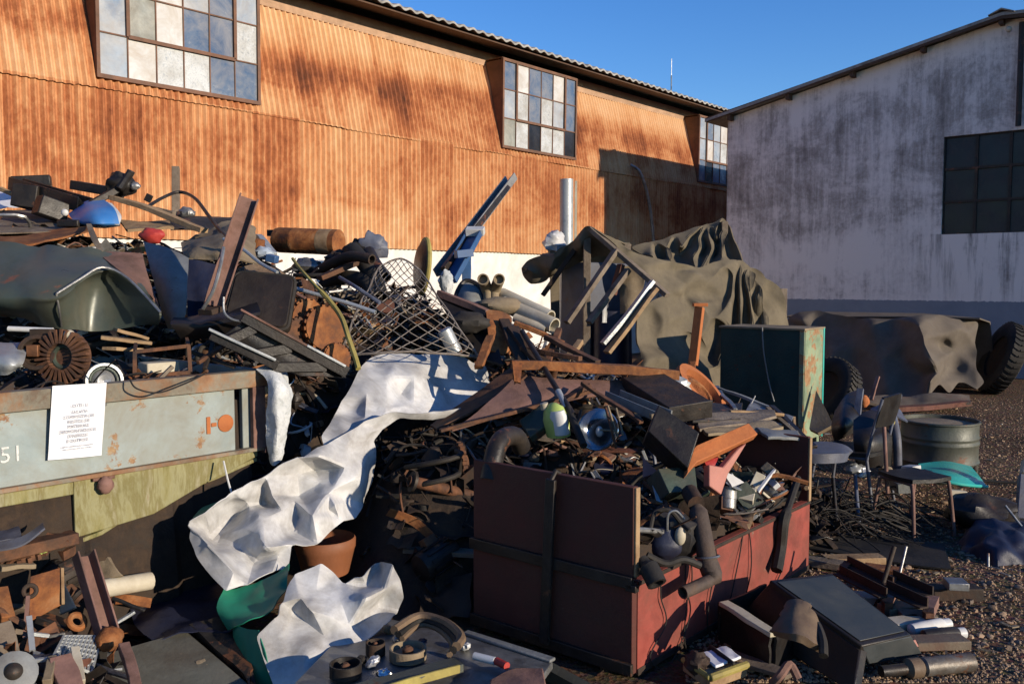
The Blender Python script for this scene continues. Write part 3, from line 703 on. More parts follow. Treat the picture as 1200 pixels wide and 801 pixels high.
# ================================================================== scrap container (left)
SF = frame(V3((-1.275, 4.62, 0)))
RT = 1.195; PB = .80; LX = -2.9; DP = 1.45
pan = MB('skip_grey')
pan.box((-.83, .03, (RT - .08 + PB)/2), (1.30, .04, RT - .08 - PB)); pan.box((-2.21, .03, (RT - .08 + PB)/2), (1.36, .04, RT - .08 - PB))
pan.box((-.08, .035, (RT - .08 + PB)/2), (.10, .03, RT - .08 - PB))
pan.box((LX + .02, DP/2, 1.0), (.04, DP - .1, .4)); pan.box((-.03, DP/2, 1.0), (.04, DP - .1, .4)); pan.box((LX/2, DP - .03, 1.0), (-LX, .04, .4))
slot = MB('navy'); slot.box((-1.5, .05, (RT - .08 + PB)/2), (.1, .02, RT - .08 - PB))
rim = MB('skip_rim')
def rimbar(p0, p1): rim.bar(p0, p1, .075, .085)
rimbar((LX - .02, .02, RT - .04), (.02, .02, RT - .04)); rimbar((LX, DP, RT - .042), (.0, DP, RT - .042)); rimbar((-.0, .06, RT - .044), (-.0, DP - .04, RT - .044)); rimbar((LX, .06, RT - .044), (LX, DP - .04, RT - .044))
post = MB('rust_pink'); post.box((-.055, -.005, .955), (.075, .03, .32)); post.box((-.003, .05, .94), (.012, .07, .36))
low = MB('skip_rim'); low.box((LX/2 - .01, .005, PB - .008), (-LX - .04, .05, .02))
hull = MB('skip_hull')
hull.plate([(-.985, .012, PB - .02), (-.985, .012, .525), (-.62, .012, .56), (-.35, .012, .66), (-.05, .012, PB - .05), (-.05, .012, PB - .02)], .02)
hull.plate([(-.985, .03, .525), (-.985, 1.3, .525), (-.05, 1.3, PB - .05), (-.05, .03, PB - .05)], .02)
hull.box((-1.95, .012, PB - .05), (1.92, .02, .055))
floor = MB('rust_dark'); floor.box((LX/2, DP/2, .82), (-LX - .12, DP - .14, .03)); floor.box((-.985, .7, .67), (.02, 1.25, .26))
chas = MB('rust_brown'); chas.bar((LX, .02, .50), (-.99, .02, .535), .12, .05); chas.box((-2.0, .9, .3), (.5, .5, .6)); chas.box((-.7, .9, .27), (.4, .5, .5))
hook = MB('rust_pink'); hook.blob((-.86, -.02, .745), (.035, .03, .04), amp=.3); hook.box((-.86, 0, .78), (.1, .02, .03))
spot = MB('rust_spot'); 
spot.lathe((-.235, .0075, .945), (0, -1, 0), [(.0, .004), (.04, .0035), (.046, 0)], 18); spot.box((-.33, .008, .945), (.022, .007, .085)); spot.box((-.30, .008, .945), (.03, .006, .02))
wm = text_mb('051', .095, Matrix.Translation((-1.26, .006, .905)) @ Matrix.Rotation(R(90), 4, 'X'), 'paint_white')
T('scrap_container', 'grey steel scrap container with rusty rim and white stencilled number 051', 'container',
  [('side_panel', pan, [('stencil', wm), ('rust_mark', spot)]), ('panel_slot', slot), ('rim', rim), ('corner_post', post), ('lower_rail', low), ('hull', hull), ('floor', floor), ('chassis', chas), ('hook', hook)], mtx=SF, bevel=.004)
# paper notice taped over the rim
pp = MB('paper'); q = []
PF = lambda px, py, d=-.05: None
def on_skip(px, py, off):
    d = P(px, py, 1) - EYE; n = W; o = SF @ V3((0, off, 0)); k = (o - EYE).dot(n) / d.dot(n); return EYE + d * k
tl, tr, br, bl = on_skip(61.5, 452, -.03), on_skip(125, 448, -.03), on_skip(119, 533, -.012), on_skip(56, 539, -.012)
gr = []
for i in range(9):
    r_ = []
    for j in range(7):
        a, e = j / 6, i / 8; p = (tl * (1 - a) + tr * a) * (1 - e) + (bl * (1 - a) + br * a) * e
        r_.append(p + W * (.010 * math.sin(a * 3.1) * e + .004 * noise.noise(V3((a * 3, e * 3, 1)))))
    gr.append(r_)
pp.sheet(gr, .0006)
hx = (tr - tl).normalized(); hy = (tl - bl).normalized(); hz_ = hx.cross(hy).normalized(); hy = hz_.cross(hx)
ph = (tl - bl).length; pw = (tr - tl).length
tx = MB('ink')
for s, v, txt in ((.010, .865, '*'), (.011, .80, ''), (.021, .70, 'LOTE 15'), (.020, .615, 'SUCATA'), (.021, .55, 'COMPOSTA DE'), (.021, .485, 'RESTOS DE'), (.021, .42, 'MATERIAIS'), (.021, .355, 'DESMONTADOS E'), (.021, .29, 'DIVERSOS'), (.021, .225, 'E OUTROS'), (.008, .16, 'SUJEITO A RETIRADA PELO COMPRADOR'), (.008, .125, 'VISITA NO LOCAL DAS 9 AS 17 HORAS')):
    if not txt: continue
    c = bl + (tl - bl) * v + (br - bl) * .5 * (1 - v) + (tr - tl) * .5 * v + W * .0165
    M4 = Matrix.Translation(c) @ Matrix((hx, hy, hz_)).transposed().to_4x4()
    text_mb(txt, s * ph / .35 * 1.0, M4, 'ink', tx, extrude=.0004)
T('paper_notice', 'white printed paper notice taped to the grey container rim', 'notice', [('sheet', pp, [('print', tx)])])
# ================================================================== red trailer box
TF = frame(V3((.507, 3.6, 0)))
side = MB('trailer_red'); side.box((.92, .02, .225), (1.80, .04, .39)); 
side2 = MB('trailer_red_shaded'); side2.box((.92, .87, .225), (1.80, .04, .39)); side2.box((.92, .445, .05), (1.8, .80, .03))
tg = MB('trailer_red_shaded'); tg.box((-.002, .445, .225), (.036, .885, .38)); 
tg2 = MB('trailer_red_shaded'); tg2.box((.0, .445, .625), (.034, .885, .385))
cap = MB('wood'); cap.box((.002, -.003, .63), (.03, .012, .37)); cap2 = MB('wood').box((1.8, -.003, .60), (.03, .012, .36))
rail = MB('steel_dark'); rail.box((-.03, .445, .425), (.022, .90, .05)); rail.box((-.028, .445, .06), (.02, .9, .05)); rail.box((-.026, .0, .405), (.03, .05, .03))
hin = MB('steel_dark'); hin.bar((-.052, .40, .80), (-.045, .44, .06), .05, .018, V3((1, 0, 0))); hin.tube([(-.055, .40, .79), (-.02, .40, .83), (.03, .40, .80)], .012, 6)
hb = MB('trailer_red_shaded'); hb.box((1.8, .445, .60), (.03, .885, .37))
mark = MB('rust_dark'); mark.box((.92, -.002, .035), (1.8, .006, .03)); mark.box((.92, -.002, .41), (1.8, .008, .018))
T('trailer_box', 'red wooden cart box heaped with scrap, shaded boards coloured darker than its sunny side', 'cart box',
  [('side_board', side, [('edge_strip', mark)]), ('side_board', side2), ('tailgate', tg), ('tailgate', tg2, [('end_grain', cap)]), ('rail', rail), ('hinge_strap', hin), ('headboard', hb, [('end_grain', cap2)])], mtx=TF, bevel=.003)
# ================================================================== scrap heap (ground mass of small pieces)
PEAKS = [(-90, 262, 6.8, 1.5), (30, 285, 6.6, 1.2), (150, 300, 6.5, 1.1), (250, 318, 6.4, 1.0), (340, 338, 6.5, .9), (430, 352, 6.6, .85), (500, 388, 6.5, .75),
         (560, 400, 6.5, .65), (620, 425, 6.1, .6), (690, 455, 6.0, .6), (370, 425, 5.6, .45), (300, 405, 5.5, .55), (480, 478, 5.7, .45), (780, 490, 6.1, .5), (850, 500, 6.1, .45),
         (660, 500, 5.4, .45), (520, 520, 5.0, .45)]
PK = [(P(a, b_, y), r) for a, b_, y, r in PEAKS]
LOW = [(P(10, 790, 3.2), .34, .26), (P(-60, 740, 3.3), .5, .3), (P(40, 740, 3.5), .3, .16), (G(540, 600, .2), .4, .12)]
SI = SF.inverted(); TI = TF.inverted()
def Hh(x, y, rough=True):
    h = 0
    for c, r in PK:
        d2 = ((x - c.x)**2 + (y - c.y)**2) / (r * r)
        if d2 < 9: h = max(h, c.z * math.exp(-d2 * d2 * .25 - d2 * .25))
    for c, r, z in LOW:
        d2 = ((x - c.x)**2 + (y - c.y)**2) / (r * r)
        if d2 < 6: h = max(h, z * math.exp(-d2))
    q = SI @ V3((x, y, 0))
    if -2.85 < q.x < -.05 and .05 < q.y < 1.4: h = max(min(h, 1.16 + max(0, q.y - .5) * .5), 1.08)
    elif -3.1 < q.x < .25 and -.35 < q.y <= .05: h = min(h, .1)
    q = TI @ V3((x, y, 0))
    if .03 < q.x < 1.77 and .05 < q.y < .86: h = .50
    elif -.3 < q.x < 2.0 and -.3 < q.y < .95: h = min(h, .03)
    if rough: h += (noise.noise(V3((x * 3, y * 3, 1))) * .07 + noise.noise(V3((x * 9, y * 9, 4))) * .03) * min(1, h * 3)
    return h
RM = ['rust_brown'] * 6 + ['rust_dark'] * 7 + ['rust_orange'] * 4 + ['steel_dark'] * 6 + ['black_paint'] * 3 + ['rubber'] * 3 + ['steel_grey'] * 4 + ['wood_old'] * 3 + ['tan'] * 2 + ['wood'] * 2 + ['cream', 'galvanised', 'alu', 'rust_pink', 'rust_pink', 'green_dark', 'blue_grey', 'navy', 'white_plastic', 'wood_red']
heap = MB('heap_dirt')
x0, x1, y0, y1, st_ = -6.5, 2.6, 2.6, 9.0, .055
nxg, nyg = int((x1 - x0) / st_), int((y1 - y0) / st_); bb = 0
heap.v = [V3((x0 + i * st_, y0 + j * st_, Hh(x0 + i * st_, y0 + j * st_) - .02)) for j in range(nyg + 1) for i in range(nxg + 1)]
for j in range(nyg):
    for i in range(nxg):
        a = j * (nxg + 1) + i
        if max(heap.v[a].z, heap.v[a + 1].z, heap.v[a + nxg + 1].z) > .005: heap.face((a, a + 1, a + nxg + 2, a + nxg + 1))
def rrot(rn, tilt=1.2):
    return (Matrix.Rotation(rn.uniform(0, 6.28), 3, 'Z') @ Matrix.Rotation(rn.gauss(0, .35) * tilt, 3, 'X') @ Matrix.Rotation(rn.gauss(0, .35) * tilt, 3, 'Y'))
DKM = ['rust_dark', 'rust_dark', 'steel_dark', 'rubber', 'black_paint', 'rust_dark', 'heap_dirt']  # dark-only materials, colouring in the shade of the hollow and low ground
def shard(mb, c, rn, s=1.0, RM=RM):
    k = rn.random(); r = rrot(rn); ax = lambda v: r @ V3(v)
    mb.m(rn.choice(RM))
    if k < .17:
        L = rn.uniform(.08, .36) * s; a = c - ax((L/2, 0, 0)); e = c + ax((L/2, 0, 0)); st0 = len(mb.v)
        mb.bar(a, e, rn.uniform(.012, .045) * s, rn.uniform(.003, .02) * s, ax((0, 0, 1)), 4); mb.jit(L * .05, 2.5 / L, rn.random() * 9, st0)
    elif k < .42:
        L = rn.uniform(.12, .6) * s; a = c - ax((L/2, 0, 0)); e = c + ax((L/2, 0, 0)); d_ = lambda: ax((0, rn.gauss(0, .13) * L, rn.gauss(0, .10) * L))
        mb.tube([a, a.lerp(e, .33) + d_(), a.lerp(e, .66) + d_(), e], rn.choice([.003, .004, .006, .012]) * s, 5, smooth=4)
    elif k < .68:
        L = rn.uniform(.07, .28) * s; wd = rn.uniform(.04, .18) * s; b_ = rn.uniform(-.5, .5); sd0 = rn.random() * 50
        g_ = [[c + ax(((u - 2) * L / 4, (v / 3 - .5) * wd, ((u - 2) / 2)**2 * b_ * L * .5)) + ax((0, 0, facet(u * .8 + sd0, v * .8, 2) * L * .18)) + noise.noise_vector(V3((u * 1.3 + sd0, v * 1.3, 0))) * L * .10 for v in range(4)] for u in range(5)]
        mb.sheet(g_, .003, False)
    elif k < .75: mb.lathe(c, ax((0, 0, 1)), [(rn.uniform(.02, .07) * s, 0), (rn.uniform(.02, .07) * s, rn.uniform(.01, .07) * s)], 10)
    elif k < .83: mb.ring(c, ax((0, 0, 1)), rn.uniform(.025, .09) * s, rn.uniform(.003, .011) * s, 14, 5)
    elif k < .91:
        L = rn.uniform(.08, .28) * s; st0 = len(mb.v); mb.angle(c - ax((L/2, 0, 0)), c + ax((L/2, 0, 0)), rn.uniform(.02, .045) * s, .004, ax((0, 0, 1)), 4); mb.jit(L * .04, 2.5 / L, rn.random() * 9, st0)
    else: mb.blob(c, (rn.uniform(.02, .06) * s, rn.uniform(.02, .05) * s, rn.uniform(.02, .05) * s), r, 9, 6, .8, 2, rn.random() * 9)
rn = random.Random(11); n = 0
while n < 7000:
    x = rn.uniform(x0, x1); y = rn.uniform(2.9, 8.2); h = Hh(x, y)
    if h < .04 or abs(x) / y > .66: continue
    e = .08; gx = (Hh(x + e, y) - h) / e; gy = (Hh(x, y + e) - h) / e
    if gy < -.3 and False: continue
    if y > 7.2 and gy < 0: continue
    q = SI @ V3((x, y, 0))
    if -3.2 < q.x < .35 and -.4 < q.y < .2 and rn.random() < (1 if q.y < .13 else .7): continue
    q = TI @ V3((x, y, 0))
    if -.4 < q.x < .16 and -.2 < q.y < 1.0: continue
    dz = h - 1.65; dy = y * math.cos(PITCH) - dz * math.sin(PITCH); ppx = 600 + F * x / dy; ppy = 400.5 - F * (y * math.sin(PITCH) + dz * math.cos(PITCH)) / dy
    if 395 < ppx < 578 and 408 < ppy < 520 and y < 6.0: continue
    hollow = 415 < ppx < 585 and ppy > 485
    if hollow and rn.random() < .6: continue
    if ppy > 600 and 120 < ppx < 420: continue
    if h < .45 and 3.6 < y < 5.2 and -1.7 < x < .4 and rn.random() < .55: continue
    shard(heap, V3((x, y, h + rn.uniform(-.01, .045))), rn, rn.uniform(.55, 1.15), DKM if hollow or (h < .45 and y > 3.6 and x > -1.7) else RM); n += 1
for i in range(300):
    x = rn.uniform(-3.9, 1.6); y = rn.uniform(3.9, 6.8); a = rn.uniform(0, 6.28); pts = []
    if Hh(x, y) < .4: continue
    for k in range(6):
        pts.append(V3((x, y, Hh(x, y) + rn.uniform(.01, .10)))); a += rn.gauss(0, .7); x += math.cos(a) * .13; y += math.sin(a) * .13
    if min(q.z for q in pts) < .2 or any(-3.2 < (SI @ q).x < .3 and -.4 < (SI @ q).y < .15 for q in pts) or any(-.4 < (TI @ q).x < .1 and -.2 < (TI @ q).y < 1 for q in pts): continue
    heap.m(rn.choice(['rubber', 'rubber', 'steel_dark', 'rust_brown', 'steel_grey', 'rust_dark'])); heap.tube(pts, rn.choice([.003, .0045, .007]), 5, smooth=5)
T('scrap_heap', 'mixed mound of small rusty metal scrap filling the middle of the yard', 'scrap heap', heap, kind='stuff')
# ================================================================== loose pieces one could lift: prototypes, then copies
def on_heap(px, py):
    d = (P(px, py, 1) - EYE)
    k = 2.6
    while k < 11:
        q = EYE + d * k
        if q.z < max(0, Hh(q.x, q.y)) + .015: return q
        k += .03
    return None
I4 = Matrix.Identity(4)
def proto(kind):
    r = random.Random(hash(kind) % 1000 if False else sum(map(ord, kind)))
    if kind == 'rusty_gear':
        m = MB('rust_brown'); m.lathe((0, 0, 0), Z, [(.03, 0), (.10, 0), (.10, .025), (.06, .03), (.04, .05), (.03, .05)], 20)
        for i in range(18): a = 6.283 * i / 18; m.box((.105 * math.cos(a), .105 * math.sin(a), .0125), (.022, .016, .024), Matrix.Rotation(a, 3, 'Z'))
        return [('wheel', m)], 'gear'
    if kind == 'brake_disc':
        m = MB('steel_dark'); m.lathe((0, 0, 0), Z, [(.05, 0), (.13, 0), (.13, .018), (.075, .018), (.07, .05), (.035, .05), (.035, 0)], 24)
        return [('disc', m), ('hub', MB('rust_orange').lathe((0, 0, .045), Z, [(.02, 0), (.045, 0), (.045, .03), (.02, .03)], 14))], 'brake disc'
    if kind == 'bent_strip':
        m = MB('rust_orange'); g_ = grid([[V3((x * .22, y * .025, .10 * math.sin(x * 2.2))) for y in (-1, 0, 1)] for x in (-1, -.4, .3, 1)], 2, 5)
        return [('strip', m.sheet(g_, .004, True))], 'strip'
    if kind == 'pipe_stub': return [('tube', MB('rust_brown').tube([(-.2, 0, .03), (.2, 0, .03)], .03, 12, hollow=.2)), ('flange', MB('steel_dark').lathe((.17, 0, .03), (1, 0, 0), [(.03, 0), (.055, 0), (.055, .015), (.03, .015)], 14))], 'pipe'
    if kind == 'tin_can': return [('body', MB('steel_grey').lathe((0, 0, 0), Z, [(.04, 0), (.045, .005), (.043, .05), (.045, .052), (.043, .1), (.046, .11)], 16)), ('lid', MB('galvanised').lathe((.03, 0, .115), (.5, 0, 1), [(0, 0), (.044, 0), (.044, .003), (0, .003)], 14))], 'can'
    if kind == 'coil_spring':
        return [('coil', MB('steel_dark').tube([V3((.045 * math.cos(i * .55), .045 * math.sin(i * .55), i * .0036)) for i in range(70)], .007, 6))], 'spring'
    if kind == 'motor_housing':
        m = MB('steel_dark'); m.lathe((-.12, 0, .075), (1, 0, 0), [(.03, 0), (.07, .01), (.075, .04), (.075, .2), (.06, .23), (.02, .24)], 18)
        for i in range(12): a = 6.283 * i / 12; m.box((0, .08 * math.cos(a), .075 + .08 * math.sin(a)), (.15, .006, .014), Matrix.Rotation(a, 3, 'X'))
        return [('housing', m), ('shaft', MB('steel_grey').tube([(.1, 0, .075), (.18, 0, .075)], .012, 10)), ('terminal_box', MB('rust_brown').box((0, 0, .17), (.07, .06, .04)))], 'motor'
    if kind == 'hose_loop': return [('hose', MB('rubber').tube([V3((.13 * math.cos(i * .5) * (1 + .02 * i), .11 * math.sin(i * .5), .02 + .008 * i)) for i in range(22)], .014, 8))], 'hose'
    if kind == 'broken_plank':
        m = MB('wood_old'); m.box((0, 0, .012), (.45, .07, .022)); m.jit(.01, 6, 2); return [('plank', m)], 'plank'
    if kind == 'angle_bracket': return [('bracket', MB('rust_brown').angle((-.14, 0, 0), (.14, 0, 0), .06, .006)), ('bolt', MB('steel_grey').tube([(.08, .02, -.005), (.08, .02, .03)], .008, 6))], 'bracket'
    if kind == 'steel_tube': return [('tube', MB('steel_grey').tube([(-.3, 0, .012), (.05, .01, .014), (.3, .05, .012)], .012, 8, smooth=4))], 'tube'
    if kind == 'crushed_box':
        m = MB('green_dark'); m.box((0, 0, .05), (.2, .13, .1)); m.jit(.02, 7, 5); return [('casing', m), ('cover', MB('steel_dark').box((.01, 0, .112), (.15, .09, .012)))], 'box'
    if kind == 'plastic_jug':
        m = MB('white_plastic'); m.lathe((0, 0, 0), Z, [(.05, 0), (.065, .01), (.065, .13), (.05, .165), (.022, .18), (.022, .2)], 16); return [('body', m), ('cap', MB('red').lathe((0, 0, .198), Z, [(.025, 0), (.025, .02), (0, .022)], 12))], 'jug'
    if kind == 'valve_body':
        m = MB('alu'); m.lathe((0, 0, 0), Z, [(.05, 0), (.05, .02), (.03, .03), (.03, .07), (.05, .08), (.05, .1)], 14); m.tube([(0, 0, .05), (.09, 0, .05)], .022, 10)
        return [('casting', m), ('nut', MB('copper').lathe((.085, 0, .05), (1, 0, 0), [(.03, 0), (.03, .02), (0, .02)], 6, sm=False))], 'valve'
ZONES = {
 'the top of the heap behind the dented green panel': [(10, 262), (300, 262), (300, 282), (10, 282)],
 'the heap between black seat and wire mesh': [(345, 300), (470, 300), (430, 400), (340, 350)],
 'the rusty slope right of the wire mesh': [(520, 350), (640, 385), (640, 425), (560, 420)],
 'the scrap lying in the grey container': [(120, 400), (300, 400), (290, 432), (120, 440)],
 'the debris at the lower left corner': [(0, 650), (110, 660), (120, 790), (0, 795)],
 'the pile of junk inside the red cart box': [(760, 590), (920, 550), (905, 600), (770, 640)],
 'the flat scrap layers behind the red cart box': [(640, 445), (930, 470), (900, 505), (640, 480)],
 'the dark hollow left of the cart box': [(445, 520), (560, 500), (555, 680), (480, 680)],
}
PLAN = [('rusty_gear', 'toothed rusty gear wheel', [0, 1, 2, 4, 7]), ('brake_disc', 'worn brake disc with rusted hub', [0, 1, 3, 6]), ('bent_strip', 'curled strip of orange rusted metal', [0, 1, 2, 2, 4, 5, 6, 7]),
        ('pipe_stub', 'short brown pipe with a flange', [0, 1, 2, 4, 6, 7]), ('tin_can', 'dented open tin can', [0, 3, 5, 6]), ('coil_spring', 'dark coil spring', [1, 2, 3, 5]),
        ('motor_housing', 'finned black electric motor', [1, 2, 3, 4, 5, 7]), ('hose_loop', 'loop of black rubber hose', [0, 1, 3, 5, 6, 7]), ('broken_plank', 'broken grey plank', [0, 1, 2, 4, 6, 7]),
        ('angle_bracket', 'bolted rusty angle bracket', [0, 1, 2, 3, 4, 5, 6]), ('steel_tube', 'thin bent steel tube', [0, 1, 2, 3, 4, 5, 6, 7]), ('crushed_box', 'crushed green metal box', [1, 2, 5]),
        ('plastic_jug', 'white plastic jug with red cap', [2]), ('valve_body', 'small alloy valve casting', [3, 4, 5, 5])]
rn = random.Random(21); zn = list(ZONES)
def inquad(q, r):
    a, b_ = r.random(), r.random()
    return [(q[0][i] * (1-a) + q[1][i] * a) * (1-b_) + (q[3][i] * (1-a) + q[2][i] * a) * b_ for i in (0, 1)]
for kind, lab, zs in PLAN:
    src = None
    for zi in zs:
        for rep in range(2 if zi in (0, 1, 2, 4, 6) and kind in ('bent_strip', 'steel_tube', 'angle_bracket', 'broken_plank', 'pipe_stub') else 1):
            px, py = inquad(ZONES[zn[zi]], rn); q = on_heap(px, py)
            if q is None: continue
            M4 = Matrix.Translation(q + V3((0, 0, .01))) @ rrot(rn, 1.3).to_4x4()
            L = lab + ' on ' + zn[zi]; L = ' '.join(L.split()[:16])
            gname = kind.replace('_', ' ') + 's on ' + zn[zi]
            if src is None:
                parts, cat = proto(kind)
                src = T(kind, L, cat, parts if len(parts) > 1 else parts[0][1], gname, mtx=M4)
            else: copy_thing(src, M4, L, gname)
# ================================================================== hand-placed pieces, left to right
p = P
def bar(name, label, cat, a, e, w_, h_, m, kind='bar', up=Z, grp=None, bv=.003):
    mb = MB(m); L = (e - a).length
    if kind == 'bar': mb.bar(a, e, w_, h_, up, 7)
    elif kind == 'chan': mb.chan(a, e, w_, h_, .006, up, 7)
    elif kind == 'angle': mb.angle(a, e, w_, .006, up, 7)
    if kind != 'tube': mb.jit(min(.022, L * .022), 2.2 / L, a.x * 7); mb.jit(min(w_, .05) * .07, 1 / max(w_, .02), 3)
    elif kind == 'tube': mb.tube([a, e], w_, 12, hollow=.15)
    return T(name, label, cat, mb, grp, bevel=0 if kind == 'tube' else bv)
TOC = lambda c: (EYE - c).normalized()
# --- dented dark green car panel lying over the container
g0 = grid([[p(-70, 282, 5.3), p(10, 284, 5.25), p(62, 288, 5.2), p(115, 296, 5.2), p(150, 300, 5.3)],
           [p(-70, 330, 4.9), p(10, 333, 4.85), p(66, 344, 4.72), p(122, 314, 4.95), p(166, 330, 5.0)],
           [p(-70, 352, 4.8), p(12, 356, 4.78), p(70, 352, 4.74), p(118, 330, 5.05), p(186, 366, 4.85)],
           [p(-70, 372, 4.95), p(10, 374, 4.95), p(72, 382, 4.85), p(112, 388, 5.0), p(186, 378, 4.95)]], 8, 6, .03, 2.2, 3, 4, .15)
g0 = crumple(g0, .20, .022, 4, 1, .5)
m1 = MB('car_green').sheet(g0, .012)
m2 = MB('rust_pink').sheet(grid([[p(112, 294, 5.24), p(140, 295, 5.26), p(167, 297, 5.3)], [p(136, 313, 5.0), p(158, 320, 5.05), p(174, 325, 5.1)], [p(160, 332, 4.96), p(178, 345, 4.98), p(188, 362, 4.98)]], 4, 4, .01, 3, 1), .008)
m3 = MB('steel_grey'); m3.tube([p(66, 344, 4.70), p(69, 360, 4.72), p(72, 382, 4.82)], .006, 6); m3.tube([p(66, 344, 4.70), p(95, 326, 4.82), p(120, 313, 4.92), p(150, 326, 4.94), p(188, 366, 4.83)], .007, 6, smooth=4)
m4 = MB('steel_grey'); c = p(44, 291, 5.15); m4.lathe(c, TOC(c), [(.035, 0), (.035, .012), (.015, .016), (.015, .03), (0, .03)], 14)
T('car_bonnet', 'dented dark green car bonnet panel lying across the grey container load', 'car panel', [('skin', m1), ('primer_patch', m2), ('edge_crease', m3)])
T('grey_sheet', 'curved dull grey sheet leaning right of the dented green panel', 'metal sheet', MB('grey_paint').sheet(grid([[p(168, 283, 5.5), p(195, 290, 5.4), p(221, 302, 5.3)], [p(178, 320, 5.25), p(200, 330, 5.1), p(219, 336, 5.05)], [p(188, 360, 5.15), p(202, 375, 5.0), p(217, 366, 4.98)], [p(196, 385, 5.15), p(205, 386, 5.05), p(216, 377, 5.0)]], 5, 5, .015, 3, 8), .006))
T('navy_metal_sheet', 'dark navy blue panel standing beside the brown steel beam', 'panel', MB('navy').plate([p(220, 304, 5.6), p(254, 309, 5.6), p(252, 372, 5.4), p(219, 372, 5.4)], .02))
# black lump under
T('black_tray', 'crumpled black plastic tray beneath the brown steel beam', 'tray', MB('black_paint').sheet(grid([[p(203, 372, 4.9), p(240, 366, 4.95), p(300, 352, 5.0)], [p(200, 380, 4.75), p(245, 378, 4.75), p(305, 365, 4.8)], [p(215, 398, 4.8), p(250, 394, 4.8), p(300, 385, 4.85)]], 5, 5, .03, 4, 5), .01))
# brown channel beam standing up
a, e = p(250, 358, 4.75), p(292, 231, 4.95)
mb = MB('rust_pink'); mb.chan(a, e, .105, .055, .010, TOC((a + e)/2))
T('steel_beam', 'brown steel channel beam sticking up at an angle beside black seat', 'beam', [('channel', mb), ('foot', MB('rust_dark').bar(p(240, 366, 4.7), p(258, 360, 4.8), .10, .03))], bevel=.003)
T('bent_rod', 'pale bent rod curving along the brown steel beam', 'rod', MB('steel_grey').tube([p(238, 362, 4.68), p(250, 340, 4.68), p(258, 312, 4.72), p(262, 290, 4.8)], .010, 7, smooth=5))
# seat back
def rrect(a, b_, c_, d_, k=.16, n=5):
    q = [a, b_, c_, d_]; out = []
    for i in range(4):
        o, pr, nx_ = q[i], q[i - 1], q[(i + 1) % 4]; p0, p1 = o.lerp(pr, k), o.lerp(nx_, k)
        for t in range(n + 1): t /= n; out.append((p0 * (1-t)**2) + (o * 2*t*(1-t)) + (p1 * t*t))
    return out
def inset(pts, k, off): ct = sum(pts, V3()) / len(pts); return [ct + (q - ct) * k + off for q in pts]
rc = rrect(p(277, 318, 5.05), p(347, 324, 5.05), p(337, 388, 4.92), p(263, 372, 4.88)); nn = (rc[0] - rc[10]).cross(rc[5] - rc[15]).normalized()
if nn.dot(TOC(rc[0])) < 0: nn = -nn
sb = MB('black_paint').plate(rc if True else rc, .07) if (rc[0]-rc[10]).length else None
sb = MB('black_paint'); kk = len(rc); b0 = sb.add(inset(rc, 1, nn * -.07) + inset(rc, 1, V3()) + inset(rc, .93, nn * .018) + inset(rc, .6, nn * .008))
for a in range(3):
    for q in range(kk): sb.face((b0 + a*kk + q, b0 + a*kk + (q+1) % kk, b0 + (a+1)*kk + (q+1) % kk, b0 + (a+1)*kk + q), True)
sb.face([b0 + 3*kk + q for q in range(kk)]); sb.face([b0 + q for q in range(kk)][::-1])
T('car_seat_back', 'black car seat back with piped edge lying among rusty gears', 'car seat', [('padding', sb), ('piping', MB('rubber').tube(rc + [rc[0]], .010, 8)), ('wire_frame', MB('steel_grey').tube([p(262, 348, 4.72), p(263, 366, 4.7), p(275, 375, 4.7), p(300, 378, 4.7)], .006, 6, smooth=4))])
# two rail beam frame
ra, rb = p(284, 370, 4.55), p(406, 436, 4.75); qa, qb = p(247, 392, 4.45), p(325, 428, 4.55)
l1 = MB('black_paint').bar(ra, rb, .07, .06); l1.m('rust_pink'); l1.bar(ra + V3((0, -.03, .034)), ra.lerp(rb, .62) + V3((0, -.03, .034)), .03, .012); l1.m('galvanised'); l1.bar(ra.lerp(rb, .62) + V3((0, -.03, .035)), rb + V3((0, -.03, .035)), .034, .014)
l2 = MB('black_paint').bar(qa, qb, .05, .05); l2.m('galvanised'); l2.bar(qa + V3((0, -.03, .03)), qb + V3((0, -.03, .03)), .03, .014)
cr = []
for k in (.12, .5, .88): cr.append(('cross_bar', MB('black_paint').bar(ra.lerp(rb, k * .9) + V3((0, 0, -.03)), qa.lerp(qb, k) + V3((0, .03, -.03)), .05, .05)))
T('ladder_chassis', 'black steel ladder frame with bright scraped rail tops beside seat', 'frame', [('rail', l1), ('rail', l2), ('web', MB('black_paint').plate([ra + V3((0, .02, -.03)), rb + V3((0, .02, -.03)), qb + V3((.1, .08, -.06)), qa + V3((0, .08, -.03))], .01))] + cr, bevel=.003)
